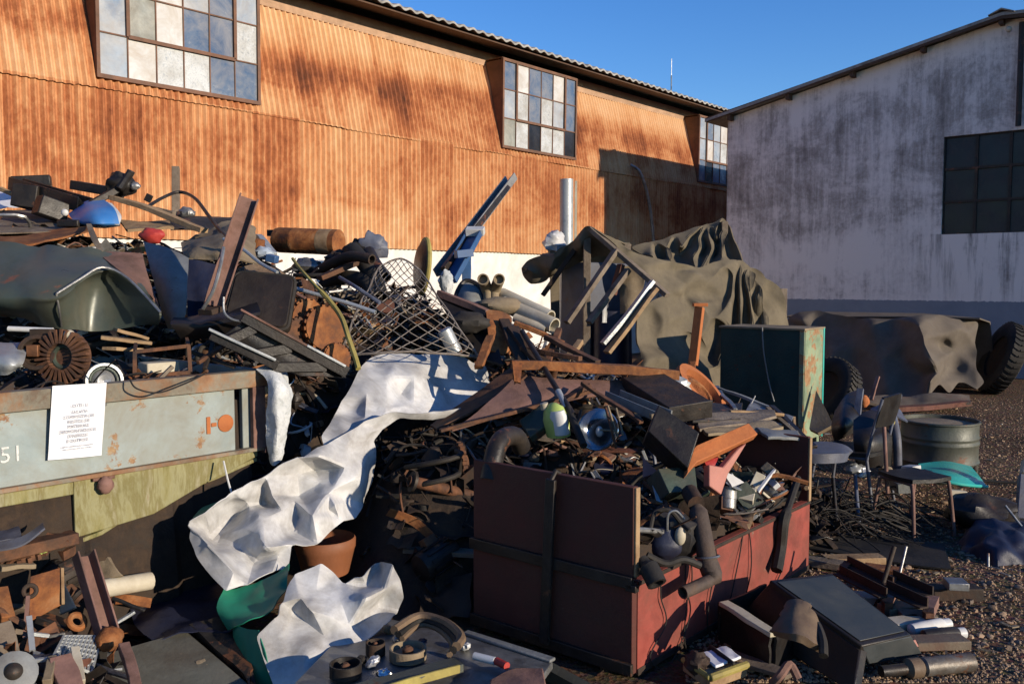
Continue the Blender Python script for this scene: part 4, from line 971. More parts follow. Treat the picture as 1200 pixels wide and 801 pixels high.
# rusty gear cluster
gp = []
for i, (px, py, Y, rr, m) in enumerate([(360, 375, 5.25, .115, 'rust_orange'), (378, 385, 5.18, .125, 'rust_orange'), (350, 392, 5.12, .09, 'rust_brown'), (392, 420, 5.0, .08, 'rust_orange')]):
    c = p(px, py, Y); ax = (TOC(c) + V3((.7, 0, .15))).normalized(); mb = MB(m)
    mb.lathe(c, ax, [(rr*.35, 0), (rr*.5, 0), (rr*.5, .01), (rr*.8, .01), (rr*.8, -.01), (rr, -.01), (rr, .035), (rr*.8, .035), (rr*.35, .02)], 22)
    x = ax.orthogonal().normalized(); y = ax.cross(x)
    for k in range(20): aa = 6.283 * k / 20; mb.bar(c + ax * .012 + (x * math.cos(aa) + y * math.sin(aa)) * rr * .98, c + ax * .012 + (x * math.cos(aa) + y * math.sin(aa)) * rr * 1.09, .02, .035, ax)
    for k in range(6): aa = 6.283 * k / 6; mb.tube([c + (x * math.cos(aa) + y * math.sin(aa)) * rr * .4, c + (x * math.cos(aa) + y * math.sin(aa)) * rr * .85], .013, 6)
    T('spoked_gear', ['large orange spoked gear wheel leaning behind black seat', 'orange rusted spoked gear in front of its twin by black seat', 'smaller brown gear low beside the black seat back', 'small orange gear lying below the yellow rope end'][i], 'gear', mb, 'spoked gears beside the black seat')
T('yellow_rope', 'frayed yellow rope trailing down the heap beside gears', 'rope', MB('yellow').tube([p(343, 303, 5.6), p(352, 315, 5.4), p(370, 335, 5.2), p(386, 352, 5.1), p(400, 372, 5.0), p(408, 395, 4.9), p(416, 418, 4.85), p(420, 432, 4.8)], [.010] * 20 + [.015] * 40, 7, smooth=7))
T('silver_pipe', 'long thin pale pipe lying across the heap above the gears', 'pipe', MB('galvanised').tube([p(346, 338, 5.3), p(378, 347, 5.25), p(410, 356, 5.2), p(440, 366, 5.15)], .013, 10, smooth=4, hollow=.3))
T('white_cable', 'whitish cable running down left of the wire mesh', 'cable', MB('galvanised').tube([p(262, 280, 5.6), p(285, 292, 5.5), p(305, 308, 5.4), p(325, 319, 5.3)], .011, 7, smooth=5))
T('blue_hose', 'pale blue hose lying over black tubes near the wire mesh', 'hose', MB('blue_grey').tube([p(398, 325, 5.6), p(418, 337, 5.4), p(430, 345, 5.35), p(445, 355, 5.3)], .012, 7, smooth=5))
# wire mesh panel
mat('mesh_wire', [(.20, .17, .14), (.32, .28, .24), (.14, .10, .08)], .6, .2, 14)
mesh = MB('mesh_wire'); A, B, Cc, D = p(452, 308, 5.9), p(497, 312, 5.9), p(562, 418, 5.45), p(405, 425, 5.2)
ctrl = [[p(446, 312, 5.95), p(470, 304, 6.0), p(492, 316, 5.95)], [p(428, 345, 5.65), p(468, 335, 5.62), p(512, 345, 5.75)], [p(412, 380, 5.45), p(468, 372, 5.4), p(535, 380, 5.6)], [p(398, 418, 5.25), p(470, 412, 5.2), p(562, 418, 5.5)]]
gm = grid(ctrl, 12, 10, .02, 3, 4, 4, .1); nr, nc = len(gm), len(gm[0])
for s_ in (1, -1):
    for off in range(-nr, nc, 3):
        pts = [gm[i][off + i if s_ == 1 else nc - 1 - (off + i)] + V3((0, 0, .003 * s_)) for i in range(nr) if 0 <= off + i < nc]
        if len(pts) > 1: mesh.tube(pts, .0029, 5)
mf = MB('mesh_wire').tube([gm[i][nc - 1] for i in range(nr)], .006, 6); mf.tube([gm[nr-1][j] for j in range(nc)], .007, 6); mf.tube([gm[i][0] for i in range(nr)], .007, 6); mf.tube([gm[0][j] for j in range(nc)], .007, 6)
T('wire_mesh', 'buckled diamond wire mesh panel draped over the heap', 'wire mesh', [('wires', mesh), ('border_wire', mf)])
# fluffy rag hanging at container corner
fl = MB('fluff').sheet(grid([[p(300, 432, 4.55), p(318, 428, 4.62), p(335, 436, 4.7)], [p(312, 446, 4.5), p(326, 444, 4.5), p(342, 455, 4.6)], [p(312, 480, 4.5), p(326, 482, 4.46), p(340, 485, 4.55)], [p(312, 515, 4.52), p(324, 520, 4.48), p(336, 512, 4.55)], [p(314, 540, 4.55), p(322, 545, 4.52), p(330, 536, 4.55)]], 6, 6, .03, 8, 4), .012)
T('white_rag', 'frayed dirty white rag hanging from the container corner', 'rag', fl)
# --- things standing on the container rim
T('grey_foil', 'crumpled pale grey sheet at the container left edge', 'metal sheet', MB('galvanised').sheet(grid([[p(-20, 404, 4.3), p(10, 400, 4.3), p(33, 402, 4.3)], [p(-20, 420, 4.1), p(10, 420, 4.05), p(28, 424, 4.1)], [p(-20, 438, 4.1), p(8, 440, 4.05), p(20, 436, 4.1)]], 6, 6, .03, 6, 2), .005))
c = p(46, 414, 4.25); ax = (TOC(c) + V3((-.3, 0, .1))).normalized()
st1 = MB('rust_dark').lathe(c, ax, [(.05, 0), (.085, 0), (.085, .05), (.065, .05), (.06, .02), (.05, .0)], 20); st2 = MB('copper').box(c + ax * .035 + V3((-.01, 0, .01)), (.055, .05, .055))
T('motor_stator', 'opened electric motor with copper coloured core by the finned ring', 'motor', [('shell', st1), ('core', st2), ('lug', MB('rust_dark').box(c + V3((.0, .03, .09)), (.10, .04, .05)))], bevel=.003)
c = p(75, 418, 4.22); ax = (TOC(c) + V3((-.55, 0, 0))).normalized(); x = Z - ax * ax.z; x.normalize(); y = ax.cross(x)
fr_ = MB('rust_brown').lathe(c, ax, [(.055, -.02), (.075, -.03), (.12, -.03), (.12, -.015), (.06, .0)], 28)
for k in range(26): aa = 6.283 * k / 26; dv = x * math.cos(aa) + y * math.sin(aa); fr_.bar(c + dv * .06 + ax * .012, c + dv * .128 + ax * .004, .012, .05, ax)
T('finned_ring', 'brown rusty ring of radial cooling fins standing on the container rim', 'fan ring', [('fins', fr_), ('bore_ring', MB('green_dark').ring(c, ax, .052, .012, 20, 8)), ('cap', MB('cream').blob(p(81, 392, 4.22), (.026, .026, .024)))])
c = p(121, 446, 4.28); ax = (TOC(c) + V3((.2, 0, 0))).normalized()
T('round_housing', 'pale alloy round housing with bright rim standing on the container', 'housing', [('shell', MB('galvanised').lathe(c, ax, [(.055, -.02), (.085, -.03), (.085, .04), (.072, .04), (.068, .0), (.05, 0)], 26)), ('inner_drum', MB('alu').lathe(c, ax, [(.0, .02), (.03, .03), (.05, .01), (.06, -.01)], 18)), ('inner_ring', MB('green_dark').ring(c + ax * .02, ax, .062, .007, 22, 6))])
wf_ = MB('rust_brown'); o = [p(158, 441, 4.35), p(158, 412, 4.4), p(221, 405, 4.5), p(223, 436, 4.45)]
for i in range(4): wf_.bar(o[i], o[(i + 1) % 4], .018, .018)
wf_.bar(o[1], o[1] + V3((-.1, .25, .02)), .016, .016); wf_.bar(o[2], o[2] + V3((-.1, .25, .02)), .016, .016)
T('bar_cage', 'small rectangular rusty bar frame standing on the container rim', 'frame', wf_)
mb = MB('cream').box(p(186, 430, 4.5), (.17, .10, .055), (U, -W, Z)); T('cream_block', 'cream coloured block lying inside the small rusty bar frame', 'block', mb, bevel=.006)
T('white_tube', 'short white tube lying under the dented green panel', 'tube', MB('white_plastic').tube([p(10, 385, 4.6), p(62, 387, 4.6)], .014, 10, hollow=.3))
for i, (a_, e_, lab) in enumerate([((118, 395, 4.7), (178, 402, 4.8), 'upper tan board on the container load under the green panel'), ((135, 386, 4.8), (172, 396, 4.9), 'short orange tinted board above the longer tan board'), ((128, 408, 4.5), (160, 410, 4.7), 'lower tan board near the small rusty frame')]):
    bar('wooden_board', lab, 'board', p(*a_), p(*e_), .09, .018, 'wood', grp='boards in the container load')
T('loop_wire', 'thin dark wire looping over the container rim', 'wire', MB('rubber').tube([p(152, 444, 4.0), p(160, 455, 3.98), p(185, 460, 4.02), p(215, 450, 4.1), p(240, 438, 4.3)], .004, 5, smooth=6))
for i, (a_, e_, m, lab) in enumerate([((232, 425, 4.5), (262, 405, 4.7), 'rust_brown', 'brown scrap bar right of the small rusty frame'), ((225, 412, 4.6), (275, 430, 4.6), 'steel_dark', 'dark bar lying low beside the container corner'), ((250, 402, 4.7), (240, 432, 4.5), 'steel_dark', 'dark bar crossing another at the container corner')]):
    bar('scrap_bar', lab, 'bar', p(*a_), p(*e_), .022, .02, m, grp='bars at the container corner')
# --- top of the pile, far left
T('brown_sheet', 'wide flat brown sheet metal lying on top of the heap', 'metal sheet', MB('wood_old').plate([p(-60, 250, 7.4), p(60, 246, 7.4), p(92, 262, 6.6), p(88, 272, 6.2), p(-60, 276, 6.0)], .01))
T('rust_sheet', 'long rusty folded sheet edge above the green panel', 'metal sheet', MB('rust_orange').sheet(grid([[p(-60, 276, 6.1), p(20, 276, 6.1), p(60, 270, 6.2), p(105, 262, 6.3)], [p(-60, 288, 5.7), p(20, 287, 5.7), p(60, 281, 5.8), p(103, 270, 6.0)]], 5, 4, .02, 4, 3), .012))
T('tan_board', 'flat tan board on the heap right of the blue hood', 'board', MB('wood').plate([p(140, 259, 6.6), p(196, 257, 6.8), p(204, 266, 6.3), p(150, 270, 6.2)], .02))
T('paper_sheet', 'pale blue sheet of paper at the far left heap top', 'paper sheet', MB('paper').plate([p(-30, 222, 7.6), p(18, 222, 7.6), p(23, 243, 7.3), p(-30, 245, 7.3)], .004))
bar('wood_strip', 'thin reddish wood strip over the blue paper at left', 'wood strip', p(0, 222, 7.0), p(56, 247, 6.8), .04, .03, 'wood')
bar('wood_plank', 'long pale wooden plank sloping down right of blue hood', 'plank', p(134, 232, 6.7), p(240, 270, 6.3), .075, .035, 'wood')
ck = [p(86, 252, 6.3), p(84, 262, 6.2)]
bh = MB('blue_bright').sheet(grid([[p(80, 250, 6.6), p(100, 236, 6.65), p(122, 234, 6.65)], [p(84, 256, 6.3), p(108, 246, 6.2), p(134, 244, 6.3)], [p(92, 262, 6.2), p(115, 262, 6.1), p(140, 262, 6.2)], [p(110, 266, 6.3), p(125, 267, 6.25), p(141, 265, 6.3)]], 6, 5, .015, 4, 2), .01)
wh = MB('white_plastic').sheet(grid([[p(122, 236, 6.6), p(131, 238, 6.6)], [p(131, 250, 6.25), p(142, 252, 6.3)], [p(122, 262, 6.12), p(140, 263, 6.2)]], 4, 4), .008)
T('blue_hood', 'bright blue plastic hood with white end lying on the heap', 'hood', [('shell', bh), ('white_end', wh), ('lamp', MB('white_plastic').blob(p(76, 249, 6.3), (.025, .02, .025)))])
# dark machine cluster behind the blue hood
T('machine_bed', 'heavy black machine frame lying on the far left heap top', 'machine frame', [
  ('beam', MB('steel_dark').chan(p(18, 216, 7.1), p(100, 240, 6.6), .12, .11, .012)), ('beam', MB('black_paint').bar(p(14, 214, 7.2), p(60, 212, 7.3), .12, .09)),
  ('block', MB('steel_dark').box(p(38, 232, 6.9), (.22, .2, .17), rrot(random.Random(4), .4))), ('block', MB('black_paint').box(p(60, 245, 6.6), (.2, .16, .14), rrot(random.Random(5), .5))),
  ('arm', MB('black_paint').bar(p(72, 262, 6.3), p(96, 262, 6.2), .08, .05))], bevel=.008)
T('engine_part', 'tangled black engine part rising highest on the left heap', 'engine part', [
  ('crank', MB('black_paint').bar(p(88, 217, 7.0), p(140, 226, 6.8), .10, .07)), ('lever', MB('steel_dark').bar(p(105, 240, 6.6), p(150, 215, 6.8), .06, .05)),
  ('block', MB('steel_dark').blob(p(142, 216, 6.8), (.11, .1, .09), amp=.6, fr=2.5, seed=2)), ('spigot', MB('black_paint').tube([p(140, 222, 6.7), p(152, 204, 6.75), p(154, 200, 6.75)], .03, 8)),
  ('tab', MB('steel_grey').blob(p(158, 218, 6.75), (.04, .03, .03), amp=.5))], bevel=.006)
T('wall_post', 'upright grey brown post on the heap before the rusty wall', 'post', [('post', MB('wood_old').bar(p(206, 256, 7.4), p(206, 196, 7.5), .06, .06)), ('bracket', MB('steel_grey').blob(p(218, 250, 7.3), (.07, .05, .05), amp=.5))], bevel=.004)
T('cable_arch', 'dark cable arching past the grey post and down', 'cable', MB('steel_dark').tube([p(172, 243, 6.6), p(190, 232, 6.9), p(210, 225, 7.1), p(228, 232, 6.9), p(244, 252, 6.5), p(258, 270, 6.1), p(272, 283, 5.8)], .013, 8, smooth=6))
T('dark_metal_sheet', 'flat dark plate on the heap behind the long plank', 'plate', MB('steel_dark').plate([p(196, 252, 7.4), p(290, 256, 7.4), p(292, 268, 6.8), p(200, 268, 6.6)], .012))
T('tan_canvas', 'dusty tan canvas bundle left of the brown steel beam', 'canvas', MB('tan').sheet(grid([[p(212, 284, 6.2), p(240, 272, 6.5), p(280, 258, 6.7), p(300, 268, 6.6)], [p(214, 296, 5.8), p(245, 288, 5.7), p(278, 280, 5.8), p(300, 290, 5.9)], [p(222, 304, 5.7), p(250, 304, 5.6), p(280, 302, 5.6), p(304, 310, 5.7)]], 6, 6, .05, 4, 6), .01))
T('red_plastic_scrap', 'small red plastic part on the heap near the plank end', 'plastic part', MB('red').blob(p(178, 276, 6.0), (.075, .06, .055), amp=.5, fr=2, seed=4))
T('cloth_strip', 'narrow pale cloth strip hanging over the green panel', 'cloth strip', MB('tan').sheet(grid([[p(101, 262, 6.1), p(107, 262, 6.1)], [p(106, 278, 5.5), p(113, 276, 5.5)], [p(115, 294, 5.2), p(121, 294, 5.2)]], 3, 5, .01, 6), .004))
bar('grey_lath', 'grey lath lying beside the blue hood', 'lath', p(150, 238, 6.9), p(205, 250, 6.8), .05, .03, 'wood_old')
bar('hook_bar', 'small hooked black bar right of the black engine part', 'bar', p(172, 236, 6.8), p(176, 228, 6.8), .02, .05, 'black_paint')
# --- middle pile top
c0, c1 = p(325, 281, 7.2), p(397, 284, 7.0); d = (c1 - c0).normalized(); r0 = .10
T('rusty_cylinder', 'big orange rusty cylinder lying against the corrugated wall foot', 'cylinder', [('shell', MB('rust_orange').lathe(c0, d, [(r0*.4, -.01), (r0*.95, 0), (r0, .02), (r0, .16), (r0*1.03, .17), (r0, .18), (r0, (c1-c0).length), (r0*.8, (c1-c0).length)], 24)), ('pale_band', MB('wood').lathe(c0 + d * (c1-c0).length * .72, d, [(r0*1.005, 0), (r0*1.01, .01), (r0*1.01, .10), (r0*1.005, .11)], 24)), ('plug', MB('black_paint').box(p(318, 273, 7.25), (.06, .05, .05)))])
bar('grey_lever', 'slanted pale metal lever with blue end left of the cylinder', 'lever', p(302, 276, 6.6), p(322, 298, 6.3), .045, .03, 'galvanised')
T('blue_block', 'small navy block beside pale blue plastic bits', 'block', MB('blue').box(p(319, 303, 6.0), (.07, .07, .05), rrot(random.Random(8))), bevel=.005)
T('pale_blue_bag', 'pale blue plastic scrap left of the navy block', 'plastic bag', MB('pane_sky').blob(p(308, 297, 6.1), (.075, .06, .045), amp=.5, fr=3))
T('copper_can', 'small rusty can standing left of the slanted pale lever', 'can', MB('rust_orange').lathe(p(302, 294, 6.3), (.1, 0, 1), [(.04, 0), (.045, .01), (.045, .08), (.03, .085)], 14))
T('tan_casting', 'orange tan casting behind the black seat back', 'casting', MB('rust_orange').m('wood').sheet(grid([[p(286, 312, 5.6), p(310, 312, 5.6), p(340, 322, 5.6)], [p(290, 318, 5.4), p(312, 322, 5.4), p(342, 330, 5.4)]], 4, 4, .03, 5), .02))
for i, (q, lab) in enumerate([([(372, 318), (390, 308), (412, 300), (436, 304)], 'thick rusty black pipe lying uppermost behind the wire mesh'), ([(380, 335), (402, 325), (428, 330), (440, 350)], 'black rubber pipe curving behind the wire mesh'), ([(412, 292), (424, 305), (440, 330), (446, 348)], 'black pipe dropping steeply into the wire mesh'), ([(432, 295), (440, 310), (452, 325)], 'short black pipe end against the white wall base')]):
    mb = MB(['rust_dark', 'rubber', 'rubber', 'steel_dark'][i]).tube([p(a_, b_, 6.3 - .12 * k) for k, (a_, b_) in enumerate(q)], [.035, .05, .055, .045][i], 12, smooth=5, hollow=.25); T('black_pipe', lab, 'pipe', mb, 'black pipes behind the wire mesh')
for i, (px, py, lab) in enumerate([(420, 295, 'knobbly black casting on the heap crest by white wall base'), (398, 305, 'dark lumpy casting left of the knobbly one'), (360, 312, 'grey green lumpy casting under the rusty cylinder'), (437, 288, 'grey cap casting against the white wall base')]):
    T('lump_casting', lab, 'casting', MB(['rubber', 'rust_dark', 'steel_grey', 'blue_grey'][i]).blob(p(px, py, 6.5), (.11, .09, [.08, .07, .06, .09][i]), amp=.7, fr=2.6, seed=i), 'castings on the heap crest')
bar('rust_flat', 'broad rusty flat bar sloping up behind the yellow rope', 'flat bar', p(375, 325, 6.0), p(432, 303, 6.2), .09, .03, 'rust_brown')
bar('thin_bar', 'thin grey bar above the silver pipe near the mesh', 'bar', p(385, 342, 5.4), p(412, 338, 5.5), .02, .015, 'steel_grey')
T('rusty_tab', 'tan rusty plate dangling beside the yellow rope', 'plate', MB('rust_brown').plate([p(352, 325, 5.5), p(366, 330, 5.5), p(372, 358, 5.4), p(362, 360, 5.4)], .01))
# black half-disc with yellow edge
c = p(494, 312, 6.6); ax = V3((-.93, -.30, .1)).normalized()
T('cable_drum_disc', 'black round lid with worn yellow edge standing on edge', 'drum lid', [('disc', MB('black_paint').lathe(c, ax, [(0, .03), (.15, .03), (.20, 0), (.20, -.02), (0, -.02)], 32)), ('yellow_edge', MB('yellow').ring(c + ax * -.012, ax, .20, .018, 36, 8))])
# leaning silver and blue channels
T('lean_channel', 'long silver window channel leaning up against the rusty wall', 'channel', [('profile', MB('dull_steel').chan(p(516, 318, 7.0), p(599, 208, 8.6), .11, .07, .012, V3((-.5, -.8, .3)))), ('dark_groove', MB('steel_dark').bar(p(520, 316, 6.95), p(601, 210, 8.55), .045, .05, V3((-.5, -.8, .3))))], bevel=.003)
T('blue_channel', 'shorter blue painted channel leaning beside the silver channel', 'channel', [('profile', MB('blue').chan(p(524, 330, 6.8), p(556, 272, 7.4), .15, .05, .012, V3((-.4, -.9, .2)))), ('end_cap', MB('white_plastic').bar(p(556, 273, 7.35), p(558, 269, 7.42), .15, .06)), ('grip', MB('blue').bar(p(534, 298, 6.95), p(553, 296, 7.0), .08, .06))], bevel=.003)
bar('blue_post', 'faded navy post under the blue channel', 'post', p(547, 335, 7.2), p(547, 290, 7.3), .07, .05, 'blue')
T('pale_valve', 'pale green and white valve at the foot of the leaning channels', 'valve', MB('fluff').blob(p(523, 331, 6.6), (.05, .05, .09), amp=.5, seed=3))
g_ = grid([[p(535, 345, 6.3), p(545, 330, 6.35), p(565, 336, 6.35)], [p(532, 358, 6.2), p(552, 350, 6.15), p(570, 358, 6.2)], [p(545, 366, 6.2), p(556, 366, 6.2), p(570, 362, 6.2)]], 5, 5)
T('moulded_bucket', 'small grey moulded seat lying right of the drum lid', 'seat', [('shell', MB('blue_grey').m('grey_paint').sheet(g_, .02)), ('rim', MB('black_paint').tube([p(532, 360, 6.2), p(536, 342, 6.3), p(546, 329, 6.35), p(562, 336, 6.33), p(571, 358, 6.2)], .018, 8, smooth=5))])
bar('red_beam', 'rust red bar running down right from the drum lid', 'bar', p(513, 344, 6.1), p(572, 366, 5.9), .05, .045, 'rust_pink')
T('black_metal_sheet', 'large black panel leaning under the rust red bar', 'panel', MB('black_paint').plate([p(512, 350, 6.1), p(572, 370, 5.95), p(590, 430, 5.5), p(560, 420, 5.6), p(535, 385, 5.85)], .02))
T('black_tarp_lump', 'dark rounded rubber lump right of the wire mesh', 'rubber lump', MB('rubber').blob(p(548, 378, 5.75), (.14, .1, .07), amp=.4))
T('silver_can', 'shiny crushed tin in the wire mesh lower corner', 'can', MB('galvanised').lathe(p(520, 385, 5.5), (.5, .1, -1), [(.03, 0), (.045, .01), (.045, .16), (.03, .17)], 14))
for i, (px, py, r_, lab) in enumerate([(568, 327, 1, 'beige pipe elbow pointing up left near white wall base'), (583, 327, -1, 'beige pipe elbow with dark mouth beside the first elbow')]):
    T('beige_elbow', lab, 'pipe elbow', MB('tan').tube([p(px + 4 * r_, py + 26, 6.2), p(px + r_ * 3, py + 14, 6.25), p(px, py + 5, 6.2), p(px - r_ * 2, py, 6.1)], [.032] * 4 + [.04] * 9, 14, smooth=4, hollow=.2), 'beige pipe elbows')
T('beige_block', 'beige dusty block below the two pipe elbows', 'block', MB('tan').blob(p(587, 358, 6.1), (.16, .1, .06), amp=.3, fr=2), )
for i, (a_, e_, lab) in enumerate([((588, 345, 6.3), (645, 372, 6.0), 'upper cream pipe running right from the beige elbows'), ((590, 356, 6.2), (650, 382, 5.9), 'lower cream pipe running right below the beige elbows'), ((603, 372, 6.0), (640, 386, 5.9), 'short cream pipe lowest of the cream pipes')]):
    bar('cream_pipe', lab, 'pipe', p(*a_), p(*e_), [.05, .055, .03][i], 0, 'cream', 'tube', grp='cream pipes beside the beige elbows')
T('rust_bracket', 'orange rust bent plate between mesh and brown sheets', 'plate', MB('rust_orange').sheet(grid([[p(570, 362, 5.9), p(590, 366, 5.95), p(600, 372, 6.0)], [p(572, 385, 5.7), p(585, 392, 5.7), p(598, 395, 5.8)], [p(575, 410, 5.6), p(590, 415, 5.6), p(598, 410, 5.7)]], 4, 4, .03, 4), .01))
for i, (a_, e_, w_, m, lab) in enumerate([((604, 378, 5.9), (660, 402, 5.8), .05, 'rust_orange', 'orange bar under the cream pipes'), ((600, 385, 5.7), (640, 432, 5.3), .09, 'rust_dark', 'dark strut dropping from the cream pipes'), ((590, 375, 5.8), (612, 425, 5.4), .07, 'rust_dark', 'dark strut left of the long steel rod'), ((640, 395, 5.7), (700, 425, 5.4), .05, 'rust_brown', 'brown bar between steel rod and wooden poles'), ((655, 385, 5.9), (640, 428, 5.4), .04, 'rust_brown', 'upright brown bar near the steel rod'), ((575, 395, 5.6), (560, 430, 5.3), .05, 'rust_orange', 'orange stub bar above the white tarp corner'), ((680, 400, 5.8), (660, 428, 5.5), .04, 'wood', 'pale stick below the wooden poles'), ((610, 408, 5.5), (680, 420, 5.3), .04, 'rust_brown', 'flat brown bar just above the long rust beam')]):
    bar('rust_strut', lab, 'strut', p(*a_), p(*e_), w_, .03, m, grp='struts between the mesh and the brown sheets')
# --- pair of metal sheets and the long rust beam
bar('rust_beam', 'long horizontal rust beam lying above the brown sheets', 'beam', p(600, 429, 5.15), p(793, 437, 5.35), .09, .055, 'rust_orange', 'bar')
T('rusty_stub', 'ragged rusty stub at the left end of the long rust beam', 'stub', MB('rust_orange').plate([p(600, 422, 5.1), p(612, 425, 5.1), p(610, 448, 5.0), p(603, 446, 5.0)], .015))
T('brown_sheet_left', 'large brown sheet sloping down left under the rust beam', 'metal sheet', MB('rust_brown').sheet(grid([[p(604, 428, 5.3), p(575, 450, 5.2), p(540, 475, 5.1), p(505, 500, 5.0)], [p(618, 440, 5.15), p(590, 462, 5.05), p(560, 480, 4.95), p(512, 504, 4.85)]], 5, 5, .01, 4), .012))
o_ = T('tan_sheet', 'tan rusty sheet under the long rust beam', 'metal sheet', MB('wood_red').m('rust_pink').sheet(grid([[p(606, 440, 5.2), p(650, 442, 5.2), p(720, 446, 5.3), p(770, 447, 5.35)], [p(575, 470, 4.95), p(640, 462, 5.0), p(690, 462, 5.1), p(735, 462, 5.2)], [p(530, 503, 4.75), p(590, 486, 4.85), p(650, 472, 4.95), p(690, 462, 5.05)]], 6, 6, .02, 2.5, 3), .01)); 
bar('edge_strip', 'thin brown strip along the front edge of tan sheet', 'strip', p(515, 505, 4.7), p(698, 456, 5.0), .03, .02, 'rust_brown')
bar('cross_lath', 'short brown lath under the tan sheet', 'lath', p(660, 470, 4.9), p(690, 450, 5.0), .05, .02, 'rust_brown')
bar('diagonal_lath', 'thin rusty lath falling right from under the beam', 'lath', p(682, 448, 4.95), p(752, 495, 4.6), .03, .02, 'rust_brown')
T('steel_rod', 'long dark steel rod with shiny lower end leaning in the scrap', 'rod', [('shaft', MB('steel_dark').tube([p(612, 388, 5.6), p(648, 448, 5.0), p(672, 486, 4.7)], .016, 10)), ('handle', MB('rubber').tube([p(666, 478, 4.76), p(684, 522, 4.5)], .020, 10)), ('joint', MB('galvanised').tube([p(654, 458, 4.9), p(664, 478, 4.78)], .018, 10))])
# jug, head lamp, inner junk
c = p(655, 512, 4.75); ax = V3((-.18, -.1, 1)).normalized()
T('green_jug', 'white and lime green plastic jug lying in the dark scrap', 'jug', [('body', MB('lime').lathe(c, ax, [(.05, 0), (.075, .01), (.08, .10), (.06, .165), (.02, .19)], 18, squash=.7)), ('label_area', MB('white_plastic').lathe(c + TOC(c) * .03 + V3((.012, 0, 0)), ax, [(.045, .015), (.055, .02), (.058, .12), (.045, .15)], 18, squash=.7)), ('cap', MB('cream').lathe(c + V3((-.075, 0, .15)), ax, [(.022, 0), (.022, .035), (0, .04)], 12))])
T('green_sack', 'dark green flattened container behind the lime green jug', 'container', MB('green_dark').plate([p(612, 500, 4.9), p(640, 480, 4.9), p(652, 500, 4.8), p(625, 520, 4.75)], .06), bevel=.01)
c = p(700, 503, 4.65); ax = (TOC(c) + V3((-.25, 0, .25))).normalized()
T('head_lamp', 'round chrome rimmed head lamp lying in dark scrap', 'head lamp', [('bowl', MB('chrome').lathe(c, ax, [(0, -.085), (.05, -.07), (.088, -.03), (.105, .0), (.11, .006), (.114, 0), (.095, -.04), (.05, -.085), (0, -.1)], 28)), ('bulb', MB('white_plastic').blob(c - ax * .05, (.02, .02, .03))), ('bracket', MB('rust_brown').tube([p(710, 478, 4.6), p(716, 500, 4.5), p(722, 525, 4.5)], .008, 6))])
for i, (a_, e_) in enumerate([((712, 475, 4.55), (724, 512, 4.5)), ((722, 478, 4.6), (730, 510, 4.5)), ((703, 503, 4.5), (722, 505, 4.5))]):
    bar('thin_rod', ['left rusty rod across the head lamp', 'right rusty rod beside the head lamp', 'level rod joining the two rusty rods'][i], 'rod', p(*a_), p(*e_), .010, .010, 'tan', grp='rusty rods by the head lamp')
c = p(588, 515, 4.5)
T('exhaust_elbow', 'grey bent exhaust elbow hooked over the dark tailgate', 'pipe elbow', [('pipe', MB('steel_dark').tube([p(574, 562, 4.12), p(578, 540, 4.15), p(584, 520, 4.2), p(594, 511, 4.28), p(605, 512, 4.35), p(611, 524, 4.42)], [.047] * 30, 16, smooth=5, hollow=.16))])
T('flat_hose', 'flattened grey channel piece behind the head lamp', 'channel', [('channel', MB('grey_paint').chan(p(718, 462, 5.0), p(778, 487, 4.6), .11, .05, .01)), ('lip', MB('tan').bar(p(762, 488, 4.58), p(778, 486, 4.6), .03, .03))], bevel=.003)
c0, c1 = p(752, 447, 5.3), p(808, 482, 4.8)
T('square_duct', 'large dark brown square duct sloping down behind the black box', 'duct', [('duct', MB('rust_dark').bar(c0, c1, .26, .09, V3((0, -.3, 1)))), ('end_plate', MB('steel_dark').bar(c1, c1 + (c1 - c0).normalized() * .015, .27, .10, V3((0, -.3, 1))))], bevel=.005)
bx = MB('black_paint').plate([p(764, 490, 4.45), p(810, 522, 4.35), p(797, 563, 4.3), p(752, 520, 4.35)], .20)
T('black_box', 'tilted black box with tan lid edge in the cart', 'box', [('body', bx), ('lid_edge', MB('tan').tube([p(768, 488, 4.44), p(812, 522, 4.34)], .009, 6)), ('lid_edge', MB('wood').tube([p(812, 522, 4.34), p(798, 563, 4.29)], .008, 6))], bevel=.006)
# orange bracket
T('orange_bracket', 'big salmon orange steel bracket sticking out over the cart', 'bracket', [('arm', MB('pink').m('rust_spot').plate([p(800, 540, 4.28), p(812, 528, 4.3), p(872, 502, 4.55), p(883, 515, 4.5), p(858, 527, 4.42), p(812, 548, 4.22), p(800, 562, 4.15)], .05)), ('leg', MB('pink').plate([p(858, 526, 4.42), p(868, 520, 4.46), p(846, 556, 4.32), p(838, 580, 4.25), p(824, 570, 4.22), p(824, 545, 4.26), p(840, 548, 4.3)], .04)), ('web', MB('red').plate([p(825, 540, 4.3), p(842, 535, 4.34), p(838, 545, 4.3), p(828, 546, 4.28)], .03))], bevel=.005)
T('green_case', 'dark green case with pale stripe in the cart load', 'case', [('case', MB('green_dark').plate([p(757, 562, 4.25), p(800, 560, 4.3), p(803, 588, 4.25), p(770, 590, 4.15)], .12)), ('stripe', MB('galvanised').plate([p(764, 566, 4.20), p(773, 566, 4.20), p(778, 588, 4.12), p(770, 588, 4.12)], .006))], bevel=.004)
T('pink_board', 'salmon pink board corner beside the black box', 'board', MB('pink').plate([p(754, 538, 4.4), p(772, 556, 4.3), p(754, 562, 4.3)], .02))
